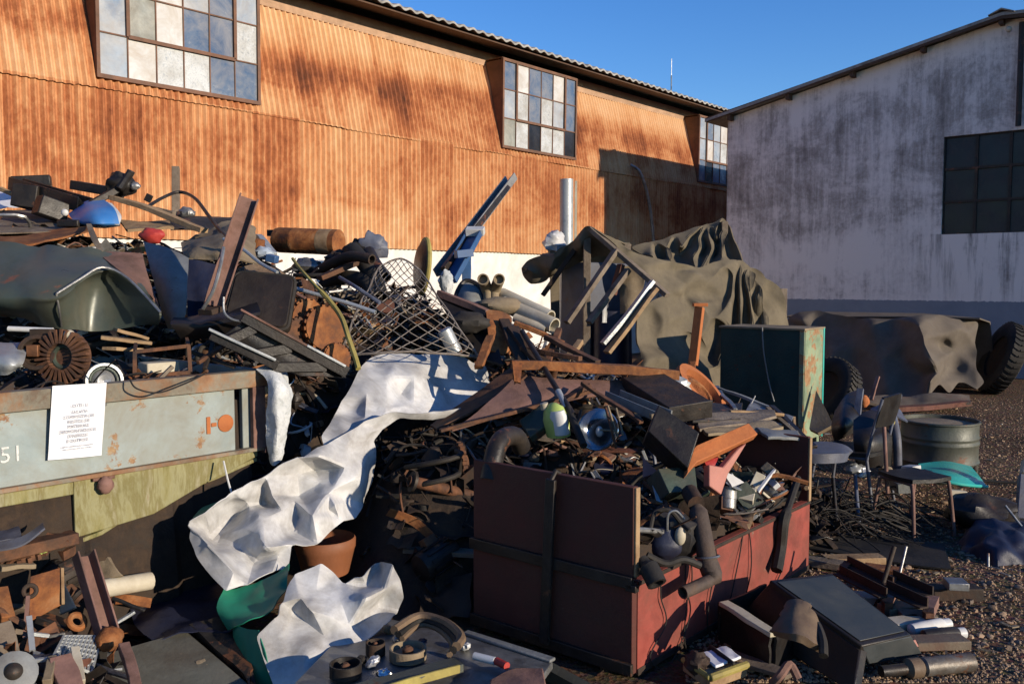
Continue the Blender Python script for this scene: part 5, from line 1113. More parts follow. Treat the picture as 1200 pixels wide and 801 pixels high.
# flat layers behind cart
for i, (q, m, lab) in enumerate([([(800, 470, 5.6), (870, 472, 5.9), (868, 490, 5.3), (812, 492, 5.1)], 'steel_dark', 'flat dark sheet behind the black box'), ([(815, 485, 5.3), (905, 478, 5.8), (910, 488, 5.4), (820, 500, 5.0)], 'wood_old', 'flat weathered sheet edged in tan behind the cart'), ([(815, 498, 5.1), (900, 492, 5.4), (918, 500, 5.2), (830, 508, 4.95)], 'tan', 'flat tan sheet lowest of the layers behind the cart'), ([(880, 470, 6.0), (930, 488, 5.8), (925, 498, 5.5), (870, 488, 5.5)], 'steel_grey', 'flat grey sheet by the green cabinet foot'), ([(885, 500, 5.2), (935, 505, 5.2), (938, 512, 5.0), (900, 512, 4.95)], 'grey_paint', 'pale grey slab over the cart headboard')]):
    T('flat_sheet', lab, 'metal sheet', MB(m).plate([p(*t_) for t_ in q], .018), 'sheets layered behind the cart', bevel=.003)
for i, (a_, e_, w_, m, lab) in enumerate([((842, 455, 6.2), (905, 478, 5.9), .03, 'grey_paint', 'grey bar sloping toward the green cabinet foot'), ((905, 475, 5.9), (955, 523, 5.2), .035, 'steel_dark', 'black bar sloping down past the headboard'), ((900, 478, 5.8), (944, 520, 5.15), .03, 'tan', 'tan bar beside the sloping black bar'), ((840, 452, 6.3), (860, 480, 5.6), .03, 'steel_grey', 'short grey bar left of the rust ring'), ((855, 482, 5.5), (918, 485, 5.6), .03, 'wood', 'pale wood strip lying flat behind the cart'), ((800, 505, 4.8), (812, 500, 5.2), .05, 'rust_orange', 'orange stub behind the black box')]):
    bar('layer_bar', lab, 'bar', p(*a_), p(*e_), w_, .02, m, grp='bars layered behind the cart')
T('crumpled_foil', 'crumpled silvery sheet beside the rust ring', 'foil', MB('galvanised').blob(p(788, 452, 5.6), (.10, .07, .07), amp=.8, fr=3, seed=5))
c = p(822, 457, 5.9); ax = V3((.62, -.38, .68)).normalized()
T('rust_ring', 'orange rusted wheel rim lying tilted near the green cabinet', 'wheel rim', [('outer_ring', MB('rust_spot').lathe(c, ax, [(.15, -.02), (.215, -.03), (.22, .0), (.215, .02), (.16, .025), (.15, -.02)], 32)), ('inner_ring', MB('rust_orange').ring(c - ax * .02, ax, .10, .018, 24, 8))])
# red T post
T('red_post', 'red rusted post with T shaped top before the tarp', 'post', [('post', MB('rust_spot').bar(p(812, 428, 7.6), p(820, 360, 7.7), .075, .05)), ('cap', MB('rust_spot').bar(p(812, 357, 7.7), p(829, 357, 7.7), .06, .03)), ('stem', MB('rust_orange').bar(p(810, 440, 7.4), p(812, 425, 7.55), .05, .04))], bevel=.004)
# cart contents
mat('rust_dark2', [(.045, .032, .026), (.085, .06, .048), (.12, .075, .05)], .75, 0, 9, bump=.4)
T('muffler_pipe', 'rusty brown muffler pipe hanging over the red cart side', 'muffler', [('pipe', MB('rust_brown').m('rust_dark2').tube([p(812, 578, 4.05), p(818, 600, 3.98), p(826, 640, 3.88), p(830, 665, 3.84)], [.028] * 5 + [.043] * 12, 14, smooth=5)), ('elbow', MB('rust_dark2').tube([p(829, 658, 3.85), p(834, 676, 3.82), p(818, 686, 3.76), p(800, 694, 3.7)], [.045] * 5 + [.028] * 9, 12, smooth=4, hollow=.2)), ('clamp', MB('steel_grey').ring(p(829, 652, 3.86), V3((.1, -.2, -1)), .05, .006, 18, 6)), ('strap', MB('rust_dark').tube([p(808, 576, 4.08), p(816, 590, 3.98)], .04, 10))])
T('drive_joint', 'black rubber pipe stub drooping over the cart corner', 'pipe stub', MB('rubber').tube([p(752, 655, 3.62), p(762, 668, 3.58), p(770, 684, 3.54)], [.025] * 4 + [.042] * 10, 12, smooth=4, hollow=.3))
T('engine_block', 'black engine block with hoses at the cart front corner', 'engine', [('block', MB('steel_dark').blob(p(785, 628, 3.95), (.13, .12, .12), amp=.5, fr=3, seed=1)), ('cover', MB('navy').blob(p(779, 636, 3.86), (.08, .06, .07), amp=.35, seed=2)), ('hose', MB('rubber').tube([p(762, 620, 3.8), p(768, 600, 3.85), p(785, 598, 3.85), p(798, 612, 3.85), p(808, 622, 3.8)], .010, 8, smooth=5)), ('hose', MB('rubber').tube([p(758, 650, 3.7), p(780, 660, 3.7), p(800, 655, 3.72), p(820, 662, 3.75)], .016, 8, smooth=5)), ('plug', MB('cream').blob(p(797, 628, 3.82), (.025, .02, .04))), ('coil', MB('steel_grey').tube([p(782, 622, 3.8), p(783, 603, 3.8), p(792, 598, 3.8), p(802, 608, 3.8)], .005, 6, smooth=5))])
rr_ = random.Random(5)
def on_side(px, py, off=.014):
    d = P(px, py, 1) - EYE; o = TF @ V3((0, 0, 0)) + W * off; return EYE + d * ((o - EYE).dot(W) / d.dot(W))
for i in range(12):
    px, py = 800 + rr_.random() * 110, 0; py = 650 - (px - 800) * .55 - rr_.random() * 45
    c = p(px, py, 4.0 + (px - 800) * .006 + .1); m = ['cream', 'white_plastic', 'tan', 'steel_grey', 'copper', 'cream', 'alu', 'black_paint', 'paper', 'tan', 'cream', 'wood'][i]
    mb = MB(m).box(c, (rr_.uniform(.05, .16), rr_.uniform(.03, .09), rr_.uniform(.008, .05)), rrot(rr_, 1.6))
    T('circuit_scrap', 'small %s plate or block among the wires of the cart load' % {'cream': 'cream', 'white_plastic': 'white plastic', 'tan': 'tan', 'steel_grey': 'grey steel', 'copper': 'copper', 'alu': 'bright alloy', 'black_paint': 'black', 'paper': 'paper white', 'wood': 'wooden'}[m], 'scrap piece', mb, 'small %s pieces in the cart load' % m.replace('_', ' '), bevel=.003)
bar('white_stick', 'thin white stick jutting up right from the cart load', 'stick', p(884, 582, 4.5), p(908, 549, 4.7), .018, .012, 'white_plastic')
T('white_plastic_scrap', 'white pointed plastic blade in the cart load', 'plastic piece', MB('white_plastic').plate([p(846, 551, 4.4), p(858, 556, 4.4), p(872, 565, 4.4), p(858, 570, 4.35)], .012))
for i in range(11):
    k = i / 10; x0_ = 770 + rr_.random() * 140
    if i < 7:
        yt = 682 - (x0_ - 770) * .52; pts = [on_side(x0_ + rr_.uniform(-4, 4), yt - 6, .0), on_side(x0_, yt + 20), on_side(x0_ + rr_.uniform(-9, 9), yt + 50), on_side(x0_ + rr_.uniform(-16, 10), yt + rr_.uniform(75, 100)), on_side(x0_ + rr_.uniform(-25, 25), yt + rr_.uniform(95, 125))]
    else:
        pts = [p(x0_ - 30, 625 - (x0_ - 770) * .25, 3.9 + (x0_ - 760) * .006), p(x0_, 605 - (x0_ - 770) * .25, 3.95 + (x0_ - 760) * .006), p(x0_ + 20, 630 - (x0_ - 770) * .3, 3.85 + (x0_ - 760) * .006), p(x0_ + 40, 622 - (x0_ - 770) * .35, 3.9 + (x0_ - 760) * .006)]
    T('loose_wire', 'thin dark wire hanging down the red cart side' if i < 7 else 'dark wire looping through the cart load', 'wire', MB('rubber').tube(pts, .0032 if i < 7 else .005, 5, smooth=6), 'wires hanging on the red cart side' if i < 7 else 'wires looping in the cart load')
T('cable_bundle', 'bundle of dark cables hanging at the far end of the red cart side', 'cables', MB('rubber').tube([p(935, 560, 4.9), on_side(925, 590, .02), on_side(918, 612, .04), on_side(915, 640, .03), on_side(910, 668, .05)], [.02] * 10 + [.03] * 20, 8, smooth=6))
bar('copper_rod', 'thin orange rod lying across the cart end', 'rod', p(895, 588, 4.6), p(937, 570, 4.9), .014, .014, 'rust_orange')
# ================================================================== white vinyl tarp with green back
vt = MB('vinyl'); vt.sharp = 22
traced(vt, [(421, 430, 0), (437, 416, .05), (470, 414, 0), (505, 413, .05), (545, 417, 0), (568, 430, .02), (576, 452, 0), (566, 470, .0), (545, 482, .02), (500, 487, -.02), (450, 489, -.03), (425, 499, -.03), (400, 512, .06), (380, 523, .2), (377, 512, .16), (390, 490, .10), (403, 465, .06)],
       [(430, 458, -.04), (455, 440, -.10), (485, 441, -.14), (520, 448, .02), (470, 462, .03), (440, 478, .0), (505, 463, -.03), (535, 468, .08), (485, 474, -.03), (415, 490, .0), (455, 476, -.07), (450, 425, .04), (500, 428, -.05), (530, 432, .05), (553, 445, -.04), (412, 478, .09), (428, 486, -.05)],
       lambda x, y: 4.775 + (x - 425) * .004 + (497 - y) * .0075)
traced(vt, [(562, 476, .0), (500, 484, -.05), (450, 486, -.08), (425, 496, -.08), (388, 517, -.07), (350, 537, -.09), (312, 557, -.06), (275, 577, -.08), (243, 603, -.02), (222, 614, -.04), (219, 630, .0), (228, 652, .0), (246, 674, -.01), (264, 693, -.05), (290, 684, -.06), (320, 668, -.07), (338, 664, -.05), (342, 637, -.10), (372, 638, -.06), (400, 611, -.02), (418, 606, .03), (428, 590, .09), (437, 565, .12), (442, 540, .13), (438, 517, .02), (452, 502, -.01), (470, 492, -.02), (500, 492, .0), (545, 488, .03)],
       [(372, 534, -.13), (405, 521, -.06), (430, 508, -.06), (275, 583, -.01), (350, 556, .03), (310, 569, .01), (350, 581, .15), (368, 550, .13), (385, 577, -.05), (405, 548, -.06), (420, 560, -.07), (412, 585, .05), (393, 590, -.10), (376, 566, .03), (345, 586, .02), (330, 597, -.04), (318, 580, -.05), (366, 604, -.13), (350, 606, .05), (345, 622, .03), (275, 606, .17), (250, 630, .14), (240, 618, .07), (237, 626, -.07), (245, 635, -.10), (258, 650, -.10), (275, 667, -.11), (283, 616, -.02), (310, 605, -.07), (282, 642, .06), (312, 640, -.15), (326, 650, -.06), (297, 658, .05), (300, 625, -.08), (292, 592, .06), (310, 590, .10), (262, 590, .0), (385, 598, -.02), (430, 535, -.02)],
       lambda x, y: 5.454 + .001846 * x - .002945 * y)
traced(vt, [(300, 744, .0), (325, 722, -.02), (331, 706, -.03), (336, 684, .0), (345, 669, .0), (378, 657, .0), (393, 672, .07), (402, 684, .06), (425, 676, .0), (444, 657, .06), (459, 660, -.07), (470, 680, -.05), (473, 700, .02), (466, 716, .07), (458, 722, .0), (425, 750, .0), (395, 770, .0), (355, 806, .0), (322, 806, .02), (310, 775, .02)],
       [(352, 700, -.05), (360, 712, -.08), (345, 716, .05), (430, 700, -.11), (450, 690, -.03), (430, 685, .05), (446, 711, .07), (400, 706, -.02), (360, 760, -.03), (410, 735, .0), (372, 690, -.01), (385, 720, -.05), (335, 745, -.01), (340, 780, .01), (380, 745, .01)],
       lambda x, y: 3.62 + (x - 300) * .00091 - (y - 742) * .00279)
gg = MB('vinyl_green')
gg.sheet(grid([[p(226, 606, 4.2), p(240, 592, 4.3), p(268, 584, 4.35)], [p(232, 616, 4.16), p(250, 606, 4.22), p(270, 596, 4.3)]], 5, 5, .02, 4), .004)
g3 = MB('vinyl_green'); g3.sheet(grid([[p(262, 690, 3.9), p(300, 682, 3.95), p(340, 664, 4.02)], [p(256, 712, 3.86), p(300, 704, 3.82), p(334, 690, 3.86)], [p(268, 738, 3.80), p(290, 730, 3.72), p(318, 712, 3.74)]], 7, 7, .05, 3.5, 4), .004)
g2 = MB('vinyl_green'); g2.sheet(grid([[p(270, 725, 3.84), p(285, 735, 3.72), p(300, 738, 3.64)], [p(278, 765, 3.72), p(292, 770, 3.62), p(310, 765, 3.57)], [p(292, 806, 3.62), p(305, 806, 3.55), p(318, 806, 3.52)]], 6, 6, .03, 4, 6), .004)
T('vinyl_tarp', 'long crumpled white vinyl tarp with green back trailing down the heap', 'tarp', [('white_face', vt), ('green_back', gg), ('green_back', g2), ('green_back', g3)])
c = G(376, 676, .22) ; ctop = p(378, 628, 4.35)
T('plastic_tub', 'orange brown round tub under the white tarp', 'tub', [('body', MB('terracotta').lathe(V3((ctop.x, ctop.y + .06, ctop.z - .20)), V3((.0, 0, 1)), [(.115, 0), (.145, .12), (.15, .13), (.152, .17), (.145, .18), (.135, .16), (.11, .02), (0, .02)], 28))])
T('tie_cord', 'thin pale cord stretched from the container to the tarp', 'cord', MB('white_plastic').tube([p(262, 540, 4.35), p(267, 562, 4.3), p(272, 580, 4.28)], .005, 6))
# dark hollow
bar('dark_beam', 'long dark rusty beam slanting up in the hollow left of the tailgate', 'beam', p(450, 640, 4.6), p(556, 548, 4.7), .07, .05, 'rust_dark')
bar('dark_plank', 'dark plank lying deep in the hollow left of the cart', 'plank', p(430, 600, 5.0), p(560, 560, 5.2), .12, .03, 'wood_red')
c = p(533, 535, 4.75); T('dark_pipe_mouth', 'dark pipe mouth with worn rim in the hollow', 'pipe', MB('steel_dark').tube([c, c + V3((.06, .35, .02))], .05, 16, hollow=.2))
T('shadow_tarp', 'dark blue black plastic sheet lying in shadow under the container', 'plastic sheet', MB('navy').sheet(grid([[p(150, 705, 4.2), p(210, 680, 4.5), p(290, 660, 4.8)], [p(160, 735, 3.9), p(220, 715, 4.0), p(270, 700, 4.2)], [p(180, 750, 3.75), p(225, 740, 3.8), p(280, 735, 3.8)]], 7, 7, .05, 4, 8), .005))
# ================================================================== tarp shelter in the middle distance
to = MB('tarp_olive'); to.sharp = 40
wing = MB('tarp_olive'); wing.sharp = 40
traced(wing, [(607, 313, 0), (614, 306, .05), (640, 298, 0), (665, 283, .05), (684, 266, 0), (690, 264, 0), (706, 274, .0), (724, 292, .1), (716, 302, .25), (698, 303, .35), (678, 310, .3), (660, 322, .25), (640, 333, .2), (620, 338, .12), (608, 326, .08)],
       [(650, 300, -.06), (676, 280, -.08), (630, 314, .08), (622, 318, -.03), (662, 298, .10), (690, 278, .02), (645, 315, -.03), (680, 292, -.04)], lambda x, y: 10.55 - (x - 610) * .0075, 6, .02, .010, 5, it=4, fc=.3, fa=.05)
def olive(x, y): return 10.0 + max(0, x - 690) * .0052 - max(0, y - 275) * .0062 + max(0, y - 275) * max(0, x - 760) * .00002
rid = []
for k, x in enumerate([846, 855, 861, 868, 875, 883, 890, 898, 906]):
    sgn = .16 if k % 2 == 0 else -.14
    for y, m_ in ((322, .45), (350, .9), (384, 1.25), (420, 1.4)): rid.append((866 + (x - 866) * (.35 + (y - 305) / 110) if y < 384 else x + (y - 384) * .05 * (k - 4), y, sgn * m_))
traced(to, [(690, 265, 0), (703, 270, -.05), (728, 282, 0), (757, 297, -.05), (785, 306, 0), (818, 313, 0), (845, 302, 0), (870, 303, 0), (882, 312, 0), (903, 326, 0), (916, 336, 0), (923, 354, 0), (926, 380, .1), (918, 440, .1), (880, 452, 0), (850, 458, 0), (810, 462, 0), (768, 456, 0), (750, 442, .1), (749, 400, .05), (750, 363, 0), (764, 352, -.05), (781, 345, -.1), (762, 327, -.05), (735, 300, 0), (715, 286, 0)],
       [(740, 291, -.10), (760, 311, -.12), (775, 318, .10), (790, 318, .14), (808, 330, -.08), (800, 349, .18), (822, 352, -.20), (782, 376, -.14), (812, 402, .22), (790, 416, -.14), (770, 402, .10), (835, 328, -.14), (838, 372, -.22), (850, 310, -.10), (815, 318, -.14), (765, 372, .08), (760, 420, -.10), (828, 430, -.10), (800, 385, .10), (795, 340, -.06), (812, 366, .10), (826, 395, -.10), (775, 435, .08), (820, 345, .06)] + rid, olive, 7, .02, .010, 4, dz=.72, it=3, fc=.28, fa=.04)
tb = MB('tarp_olive'); tb.sharp = 40
fan = []
for k, x in enumerate([762, 772, 783, 793, 811, 822, 830, 838, 846, 854]):
    sgn = -.18 if k % 2 == 0 else .26
    for m_ in (.45, .75, .97): fan.append((847 + (x - 847) * m_, 257 + (302 - 257) * m_, sgn * m_))
traced(tb, [(738, 289, 0), (765, 280, 0), (790, 272, 0), (830, 259, 0), (847, 254, 0), (853, 260, 0), (858, 283, 0), (868, 306, 0), (878, 322, -.3), (820, 320, -.3), (770, 305, 0), (752, 298, 0)], fan, lambda x, y: 12.3 - max(0, y - 262) * .012, 7, .02, .008, 5, it=3, fc=.3, fa=.04)
pol = []
for i, (a_, e_, m) in enumerate([((722, 293, 9.7), (664, 378, 9.3), 'wood_old'), ((736, 316, 9.6), (690, 378, 9.25), 'wood_old'), ((692, 268, 9.95), (782, 346, 9.28), 'wood_old'), ((688, 272, 10.2), (636, 346, 10.3), 'rust_dark')]):
    pol.append(('pole', MB(m).bar(p(*a_), p(*e_), .075, .05)))
for (a_, e_) in (((688, 268, 10.05), (688, 440, 10.05)), ((849, 257, 12.25), (849, 440, 12.25)), ((918, 335, 11.2), (918, 420, 11.2)), ((735, 283, 11.7), (735, 430, 11.7))):
    a_, e_ = p(*a_), p(*e_); pol.append(('pole', MB('wood_old').bar(V3((a_.x, a_.y, a_.z - .03)), V3((a_.x, a_.y, 0)), .08, .08)))
rt = MB('tarp_olive').sheet(grid([[p(612, 320, 10.6), p(650, 302, 10.4), p(690, 272, 10.1)], [p(626, 308, 11.2), p(668, 294, 11.1), p(712, 279, 10.9)], [p(640, 297, 12.0), p(690, 290, 12.0), p(740, 287, 12.0)]], 8, 8, .05, 2, 3), .02)
bk = MB('tarp_olive').sheet(grid([[p(642, 292, 11.9), p(690, 286, 11.9), p(738, 284, 11.9)], [p(645, 340, 11.9), p(690, 340, 12), p(738, 340, 11.9)], [p(648, 420, 11.8), p(690, 420, 12), p(738, 420, 11.9)]], 6, 6, .05, 2), .02)
T('tarp_shelter', 'olive canvas tarp shelter draped over leaning poles before the white building', 'tarp shelter', [('front_tarp', to), ('side_wing', wing), ('roof_tarp', rt), ('rear_tarp', tb), ('back_curtain', bk)] + pol, bevel=.004)
for i, (a_, e_, w_, m, lab) in enumerate([((766, 330, 9.1), (706, 403, 8.9), .07, 'galvanised', 'bright edged pole leaning against the tarp shelter front'), ((768, 338, 9.05), (712, 412, 8.85), .11, 'wood', 'orange wooden plank leaning just right of the bright pole')]):
    bar('leaning_plank', lab, 'plank', p(*a_), p(*e_), w_, .04, m)
mat('cabinet_blue_shaded', [(.06, .07, .10), (.09, .105, .14)], .55, 0, 4, chip=RB, chipamt=.64)  # blue grey darkened to stand in for the shade under the tarp
T('grey_cabinet', 'blue grey metal cabinet standing inside the tarp shelter', 'cabinet', [('body', MB('cabinet_blue_shaded').plate([p(658, 308, 10.6), p(706, 310, 11.0), p(708, 425, 11.0), p(656, 425, 10.6)], .5)), ('door_edge', MB('steel_grey').bar(p(682, 312, 10.7), p(682, 420, 10.7), .02, .02))], bevel=.01)
T('blue_drum', 'dark blue drum inside the shelter behind the leaning plank', 'drum', MB('blue').m('navy').lathe(V3((p(716, 380, 10.2).x, 10.2, 0)), Z, [(.2, 0), (.2, .3), (.21, .31), (.2, .32), (.2, 1.3), (.19, 1.32)], 20))
T('white_strip', 'white upright strip beside the blue drum in shelter', 'strip', MB('white_plastic').plate([p(706, 350, 9.9), p(711, 350, 9.9), p(711, 378, 9.9), p(706, 378, 9.9)], .03))
T('tan_sack', 'tan cloth hanging inside the shelter behind the planks', 'cloth', MB('tan').sheet(grid([[p(727, 315, 9.7), p(738, 312, 9.7), p(755, 326, 9.6)], [p(726, 340, 9.65), p(738, 342, 9.6), p(752, 345, 9.6)], [p(727, 368, 9.65), p(735, 365, 9.6), p(742, 355, 9.6)]], 5, 5, .03, 4), .01))
T('red_cross_beam', 'dark red strut inside the shelter', 'strut', MB('wood_red').bar(p(728, 310, 9.65), p(718, 345, 9.6), .08, .05))
bp_ = p(664, 260, 11.4)
T('grey_pipe', 'tall upright galvanised pipe in front of the rusty wall', 'pipe', [('pipe', MB('galvanised').tube([V3((bp_.x, bp_.y, 0)), p(664, 210, 11.4)], .085, 18, hollow=.12)), ('edge_strip', MB('cream').bar(V3((bp_.x + .105, bp_.y + .02, 0)), p(675, 212, 11.42), .03, .03))])
T('white_bundle', 'crumpled white rag bundle at the tarp shelter left wing', 'bundle', MB('vinyl').blob(p(650, 284, 10.9), (.13, .12, .13), amp=.7, fr=3, seed=6))
# ================================================================== green cabinet
GF = frame(V3((2.87, 8.8, 0)), math.atan2(-.646, .763)) # local x along W, y along U
cb = MB('cab_green_shaded'); cb.box((-.447, .25, .62), (.894, .5, 1.10))
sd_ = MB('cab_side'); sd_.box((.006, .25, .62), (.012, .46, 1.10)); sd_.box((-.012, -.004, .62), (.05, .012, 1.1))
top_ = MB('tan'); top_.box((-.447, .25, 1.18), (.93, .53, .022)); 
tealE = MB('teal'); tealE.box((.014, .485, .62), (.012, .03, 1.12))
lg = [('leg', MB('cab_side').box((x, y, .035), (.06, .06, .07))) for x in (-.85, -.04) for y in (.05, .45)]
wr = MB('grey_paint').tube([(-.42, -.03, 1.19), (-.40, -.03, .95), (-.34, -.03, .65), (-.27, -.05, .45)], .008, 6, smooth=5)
T('green_cabinet', 'green metal cabinet with front coloured dark as shaded, rusty pale side and top edge', 'cabinet', [('body', cb), ('side_panel', sd_), ('top', top_), ('corner_trim', tealE), ('hanging_wire', wr)] + lg, mtx=GF, bevel=.004)
T('pallet_skirt', 'tan rubble and boards at the green cabinet foot', 'boards', MB('tan').plate([p(958, 460, 8.9), p(978, 500, 8.6), p(960, 510, 8.6), p(950, 505, 8.7)], .05))
# ================================================================== far tarp covered stack with tyres
td = MB('tarp_dark'); td.sharp = 40
traced(td, [(918, 374, 0), (940, 364, 0), (956, 362, 0), (978, 368, 0), (1012, 374, 0), (1050, 371, 0), (1080, 365, 0), (1102, 366, 0), (1135, 371, 0), (1148, 377, .1), (1146, 405, .1), (1144, 430, .0), (1156, 446, -.1), (1146, 454, -.1), (1128, 444, .1), (1112, 462, .1), (1100, 448, .0), (1086, 472, -.1), (1060, 464, .0), (1030, 470, -.1), (1000, 472, .0), (960, 468, -.05), (922, 466, 0)],
       [(940, 376, -.1), (985, 382, .08), (1020, 380, -.1), (1048, 381, .05), (1076, 378, -.35), (1084, 398, -.38), (1096, 424, -.42), (1110, 392, -.1), (1128, 384, -.2), (1140, 390, -.1), (1120, 412, .25), (1136, 420, .10), (1105, 405, .28), (1116, 432, .30), (1100, 436, -.2), (1090, 446, -.25), (1080, 440, .15), (1060, 425, .1), (1030, 420, -.12), (1000, 430, .10), (970, 415, -.12), (945, 430, .08), (1040, 450, -.12), (1010, 455, .08), (980, 448, -.1), (1060, 400, -.05), (955, 395, .06), (1000, 400, -.05)],
       lambda x, y: 13.9 - (min(x, 1086) - 918) * .0082 + max(0, x - 1086) * .005 - (y - 365) * .007, 7, .02, .012, 3.5, it=3, fc=.35, fa=.04)
back = MB('tarp_dark').sheet([[p(915, 372, 14.6), p(1050, 372, 13.2), p(1148, 374, 12.6)], [p(950, 366, 15.2), p(1080, 368, 14.2), p(1160, 378, 13.4)], [V3((6.0, 15.6, 0)), V3((6.6, 14.6, 0)), V3((7.4, 13.6, 0))]], .02)
T('tarp_covered_stack', 'low long stack covered by a dark brown canvas by the white building', 'covered stack', [('front_canvas', td), ('rear_canvas', back)])
T('canvas_hem', 'torn canvas hem and flat boards lying before the covered stack', 'canvas', MB('tarp_tan').sheet(grid([[p(1020, 462, 11.9), p(1060, 464, 11.7), p(1100, 460, 11.6), p(1136, 462, 11.5)], [p(1015, 472, 11.4), p(1060, 476, 11.3), p(1100, 474, 11.3), p(1138, 472, 11.2)]], 6, 4, .05, 3), .03))
bar('flat_timber', 'flat reddish timber before the covered stack', 'timber', p(1040, 480, 10.9), p(1135, 472, 11.3), .12, .06, 'wood_red')
def tyre(name_lab, c, ax, R0, wdt, grp=None):
    ax = V3(ax).normalized(); h = wdt / 2; cr_ = R0
    tread = MB('rubber'); tread.lathe(c, ax, [(cr_*.58, -h*.8), (cr_*.75, -h*1.05), (cr_*.93, -h), (cr_, -h*.8), (cr_, h*.8), (cr_*.93, h), (cr_*.75, h*1.05), (cr_*.58, h*.8), (cr_*.56, 0), (cr_*.58, -h*.8)], 40)
    x = (Z - ax * ax.z).normalized(); y = ax.cross(x)
    for k in range(40):
        a_ = 6.283 * k / 40; d_ = x * math.cos(a_) + y * math.sin(a_); t_ = (y * math.cos(a_) - x * math.sin(a_))
        for s_ in (-1, 1): tread.bar(c + d_ * (cr_ + .004) + ax * h * .05 * s_, c + d_ * (cr_ + .004) + ax * h * .78 * s_ + t_ * .03, .03, .022, d_)
    return T('tyre', name_lab, 'tyre', [('tread', tread), ('inner_ring', MB('rust_dark').lathe(c, ax, [(cr_*.50, -h*.4), (cr_*.57, -h*.6), (cr_*.57, h*.6), (cr_*.50, h*.4)], 32))], grp)
tyre('big worn tyre leaning at the right end of the covered stack', V3((7.24, 13.2, .52)), (-.92, .16, .36), .54, .24, 'tyres beside the covered stack')
tyre('dark tyre leaning half hidden behind the green cabinet', V3((3.62, 10.3, .37)), (-.75, -.35, .52), .42, .22, 'tyres beside the covered stack')
# ================================================================== drum, chairs and clutter at right
dc = V3((3.61, 7.5, 0))
T('oil_drum', 'cut down grey green oil drum standing on the gravel', 'drum', [('shell', MB('drum_green').lathe(dc, Z, [(.30, 0), (.31, .015), (.30, .03), (.30, .13), (.308, .145), (.312, .155), (.308, .165), (.30, .18), (.30, .29), (.306, .30), (.309, .31), (.306, .32), (.30, .33), (.30, .345), (.306, .352), (.306, .362), (.30, .37), (.30, .47), (.312, .478), (.312, .492), (.298, .495), (.293, .49), (.293, .05), (0, .05)], 44)), ('rusty_lid', MB('rust_brown').m('tan').lathe(dc + V3((0, 0, .455)), Z, [(.288, 0), (.288, .008), (0, .02)], 36)), ('bung', MB('rust_dark').blob(dc + V3((.18, -.24, .12)), (.025, .025, .03)))])
def tube_chair(label, org, rz, seat=True, back=True, m='steel_grey', sm='black_paint', grp='tubular chairs at the right', sz=1):
    Mx = Matrix.Translation(org) @ Matrix.Rotation(rz, 4, 'Z') @ Matrix.Scale(sz, 4); q = lambda x, y, z: Mx @ V3((x, y, z)); parts = []
    for s_ in (-1, 1):
        parts.append(('leg', MB(m).tube([q(s_*.21, -.24, 0), q(s_*.19, -.19, .40), q(s_*.185, -.14, .44), q(s_*.185, .16, .44)], .012, 9, smooth=4)))
        parts.append(('leg', MB(m).tube([q(s_*.21, .24, 0), q(s_*.19, .17, .43)], .012, 9)))
    if seat:
        parts.append(('seat', MB(sm).sheet(grid([[q(-.20, -.2, .455), q(0, -.22, .45), q(.20, -.2, .455)], [q(-.21, 0, .45), q(0, 0, .44), q(.21, 0, .45)], [q(-.19, .19, .455), q(0, .2, .45), q(.19, .19, .455)]], 5, 5), .025)))
    if back:
        for s_ in (-1, 1): parts.append(('back_post', MB(m).tube([q(s_*.19, .17, .43), q(s_*.185, .2, .62), q(s_*.18, .26, .86)], .011, 9, smooth=4)))
        parts.append(('backrest', MB(sm).sheet(grid([[q(-.19, .22, .66), q(0, .25, .66), q(.19, .22, .66)], [q(-.19, .25, .77), q(0, .28, .77), q(.19, .25, .77)], [q(-.17, .27, .87), q(0, .30, .88), q(.17, .27, .87)]], 5, 4), .02)))
    return T('tubular_chair', label, 'chair', parts, grp)
tube_chair('tubular steel stool frame with dark seat standing before the drum', G(1078, 628, 0) + V3((.0, .12, 0)), .35, True, False, 'rust_pink', sz=.8)
tube_chair('black chair with grey tube legs left of the drum', V3((2.42, 6.3, 0)), -2.3, True, True, 'blue_grey')
c = p(1018, 520, 6.2)
T('black_bucket_seat', 'black moulded seat shell tipped up left of the drum', 'seat', [('shell', MB('black_paint').sheet(grid([[p(1000, 492, 6.4), p(1020, 480, 6.5), p(1045, 488, 6.5)], [p(1000, 515, 6.2), p(1020, 515, 6.15), p(1046, 512, 6.3)], [p(1003, 545, 6.25), p(1022, 548, 6.2), p(1046, 545, 6.3)]], 5, 5), .03)), ('edge_trim', MB('blue_grey').tube([p(1046, 488, 6.45), p(1051, 515, 6.3), p(1052, 548, 6.3)], .03, 10, smooth=4)), ('yellow_tip', MB('yellow').blob(p(1043, 494, 6.35), (.035, .03, .03)))])
T('grey_pan', 'tilted grey metal pan lying left of the drum top', 'pan', MB('blue_grey').sheet(grid([[p(1020, 478, 7.2), p(1042, 470, 7.3), p(1055, 480, 7.2)], [p(1024, 488, 6.9), p(1045, 485, 6.9), p(1064, 494, 6.9)]], 6, 5, .01, 4), .012))
T('navy_curved_sheet', 'dark curved plastic sheet standing by the green cabinet', 'sheet', MB('black_paint').sheet(grid([[p(978, 482, 6.9), p(992, 462, 7.1), p(1008, 456, 7.2)], [p(974, 500, 6.7), p(990, 492, 6.6), p(1008, 486, 6.8)], [p(978, 518, 6.7), p(990, 512, 6.6), p(1004, 505, 6.7)]], 6, 5), .01))
bar('grey_bar', 'upright pale grey bar rising left of the drum', 'bar', p(1004, 490, 6.8), p(1008, 455, 6.9), .05, .03, 'blue_grey')
bar('pink_lath', 'thin pink lath standing before the covered stack', 'lath', p(1021, 468, 8.5), p(1029, 441, 8.6), .035, .02, 'rust_pink')
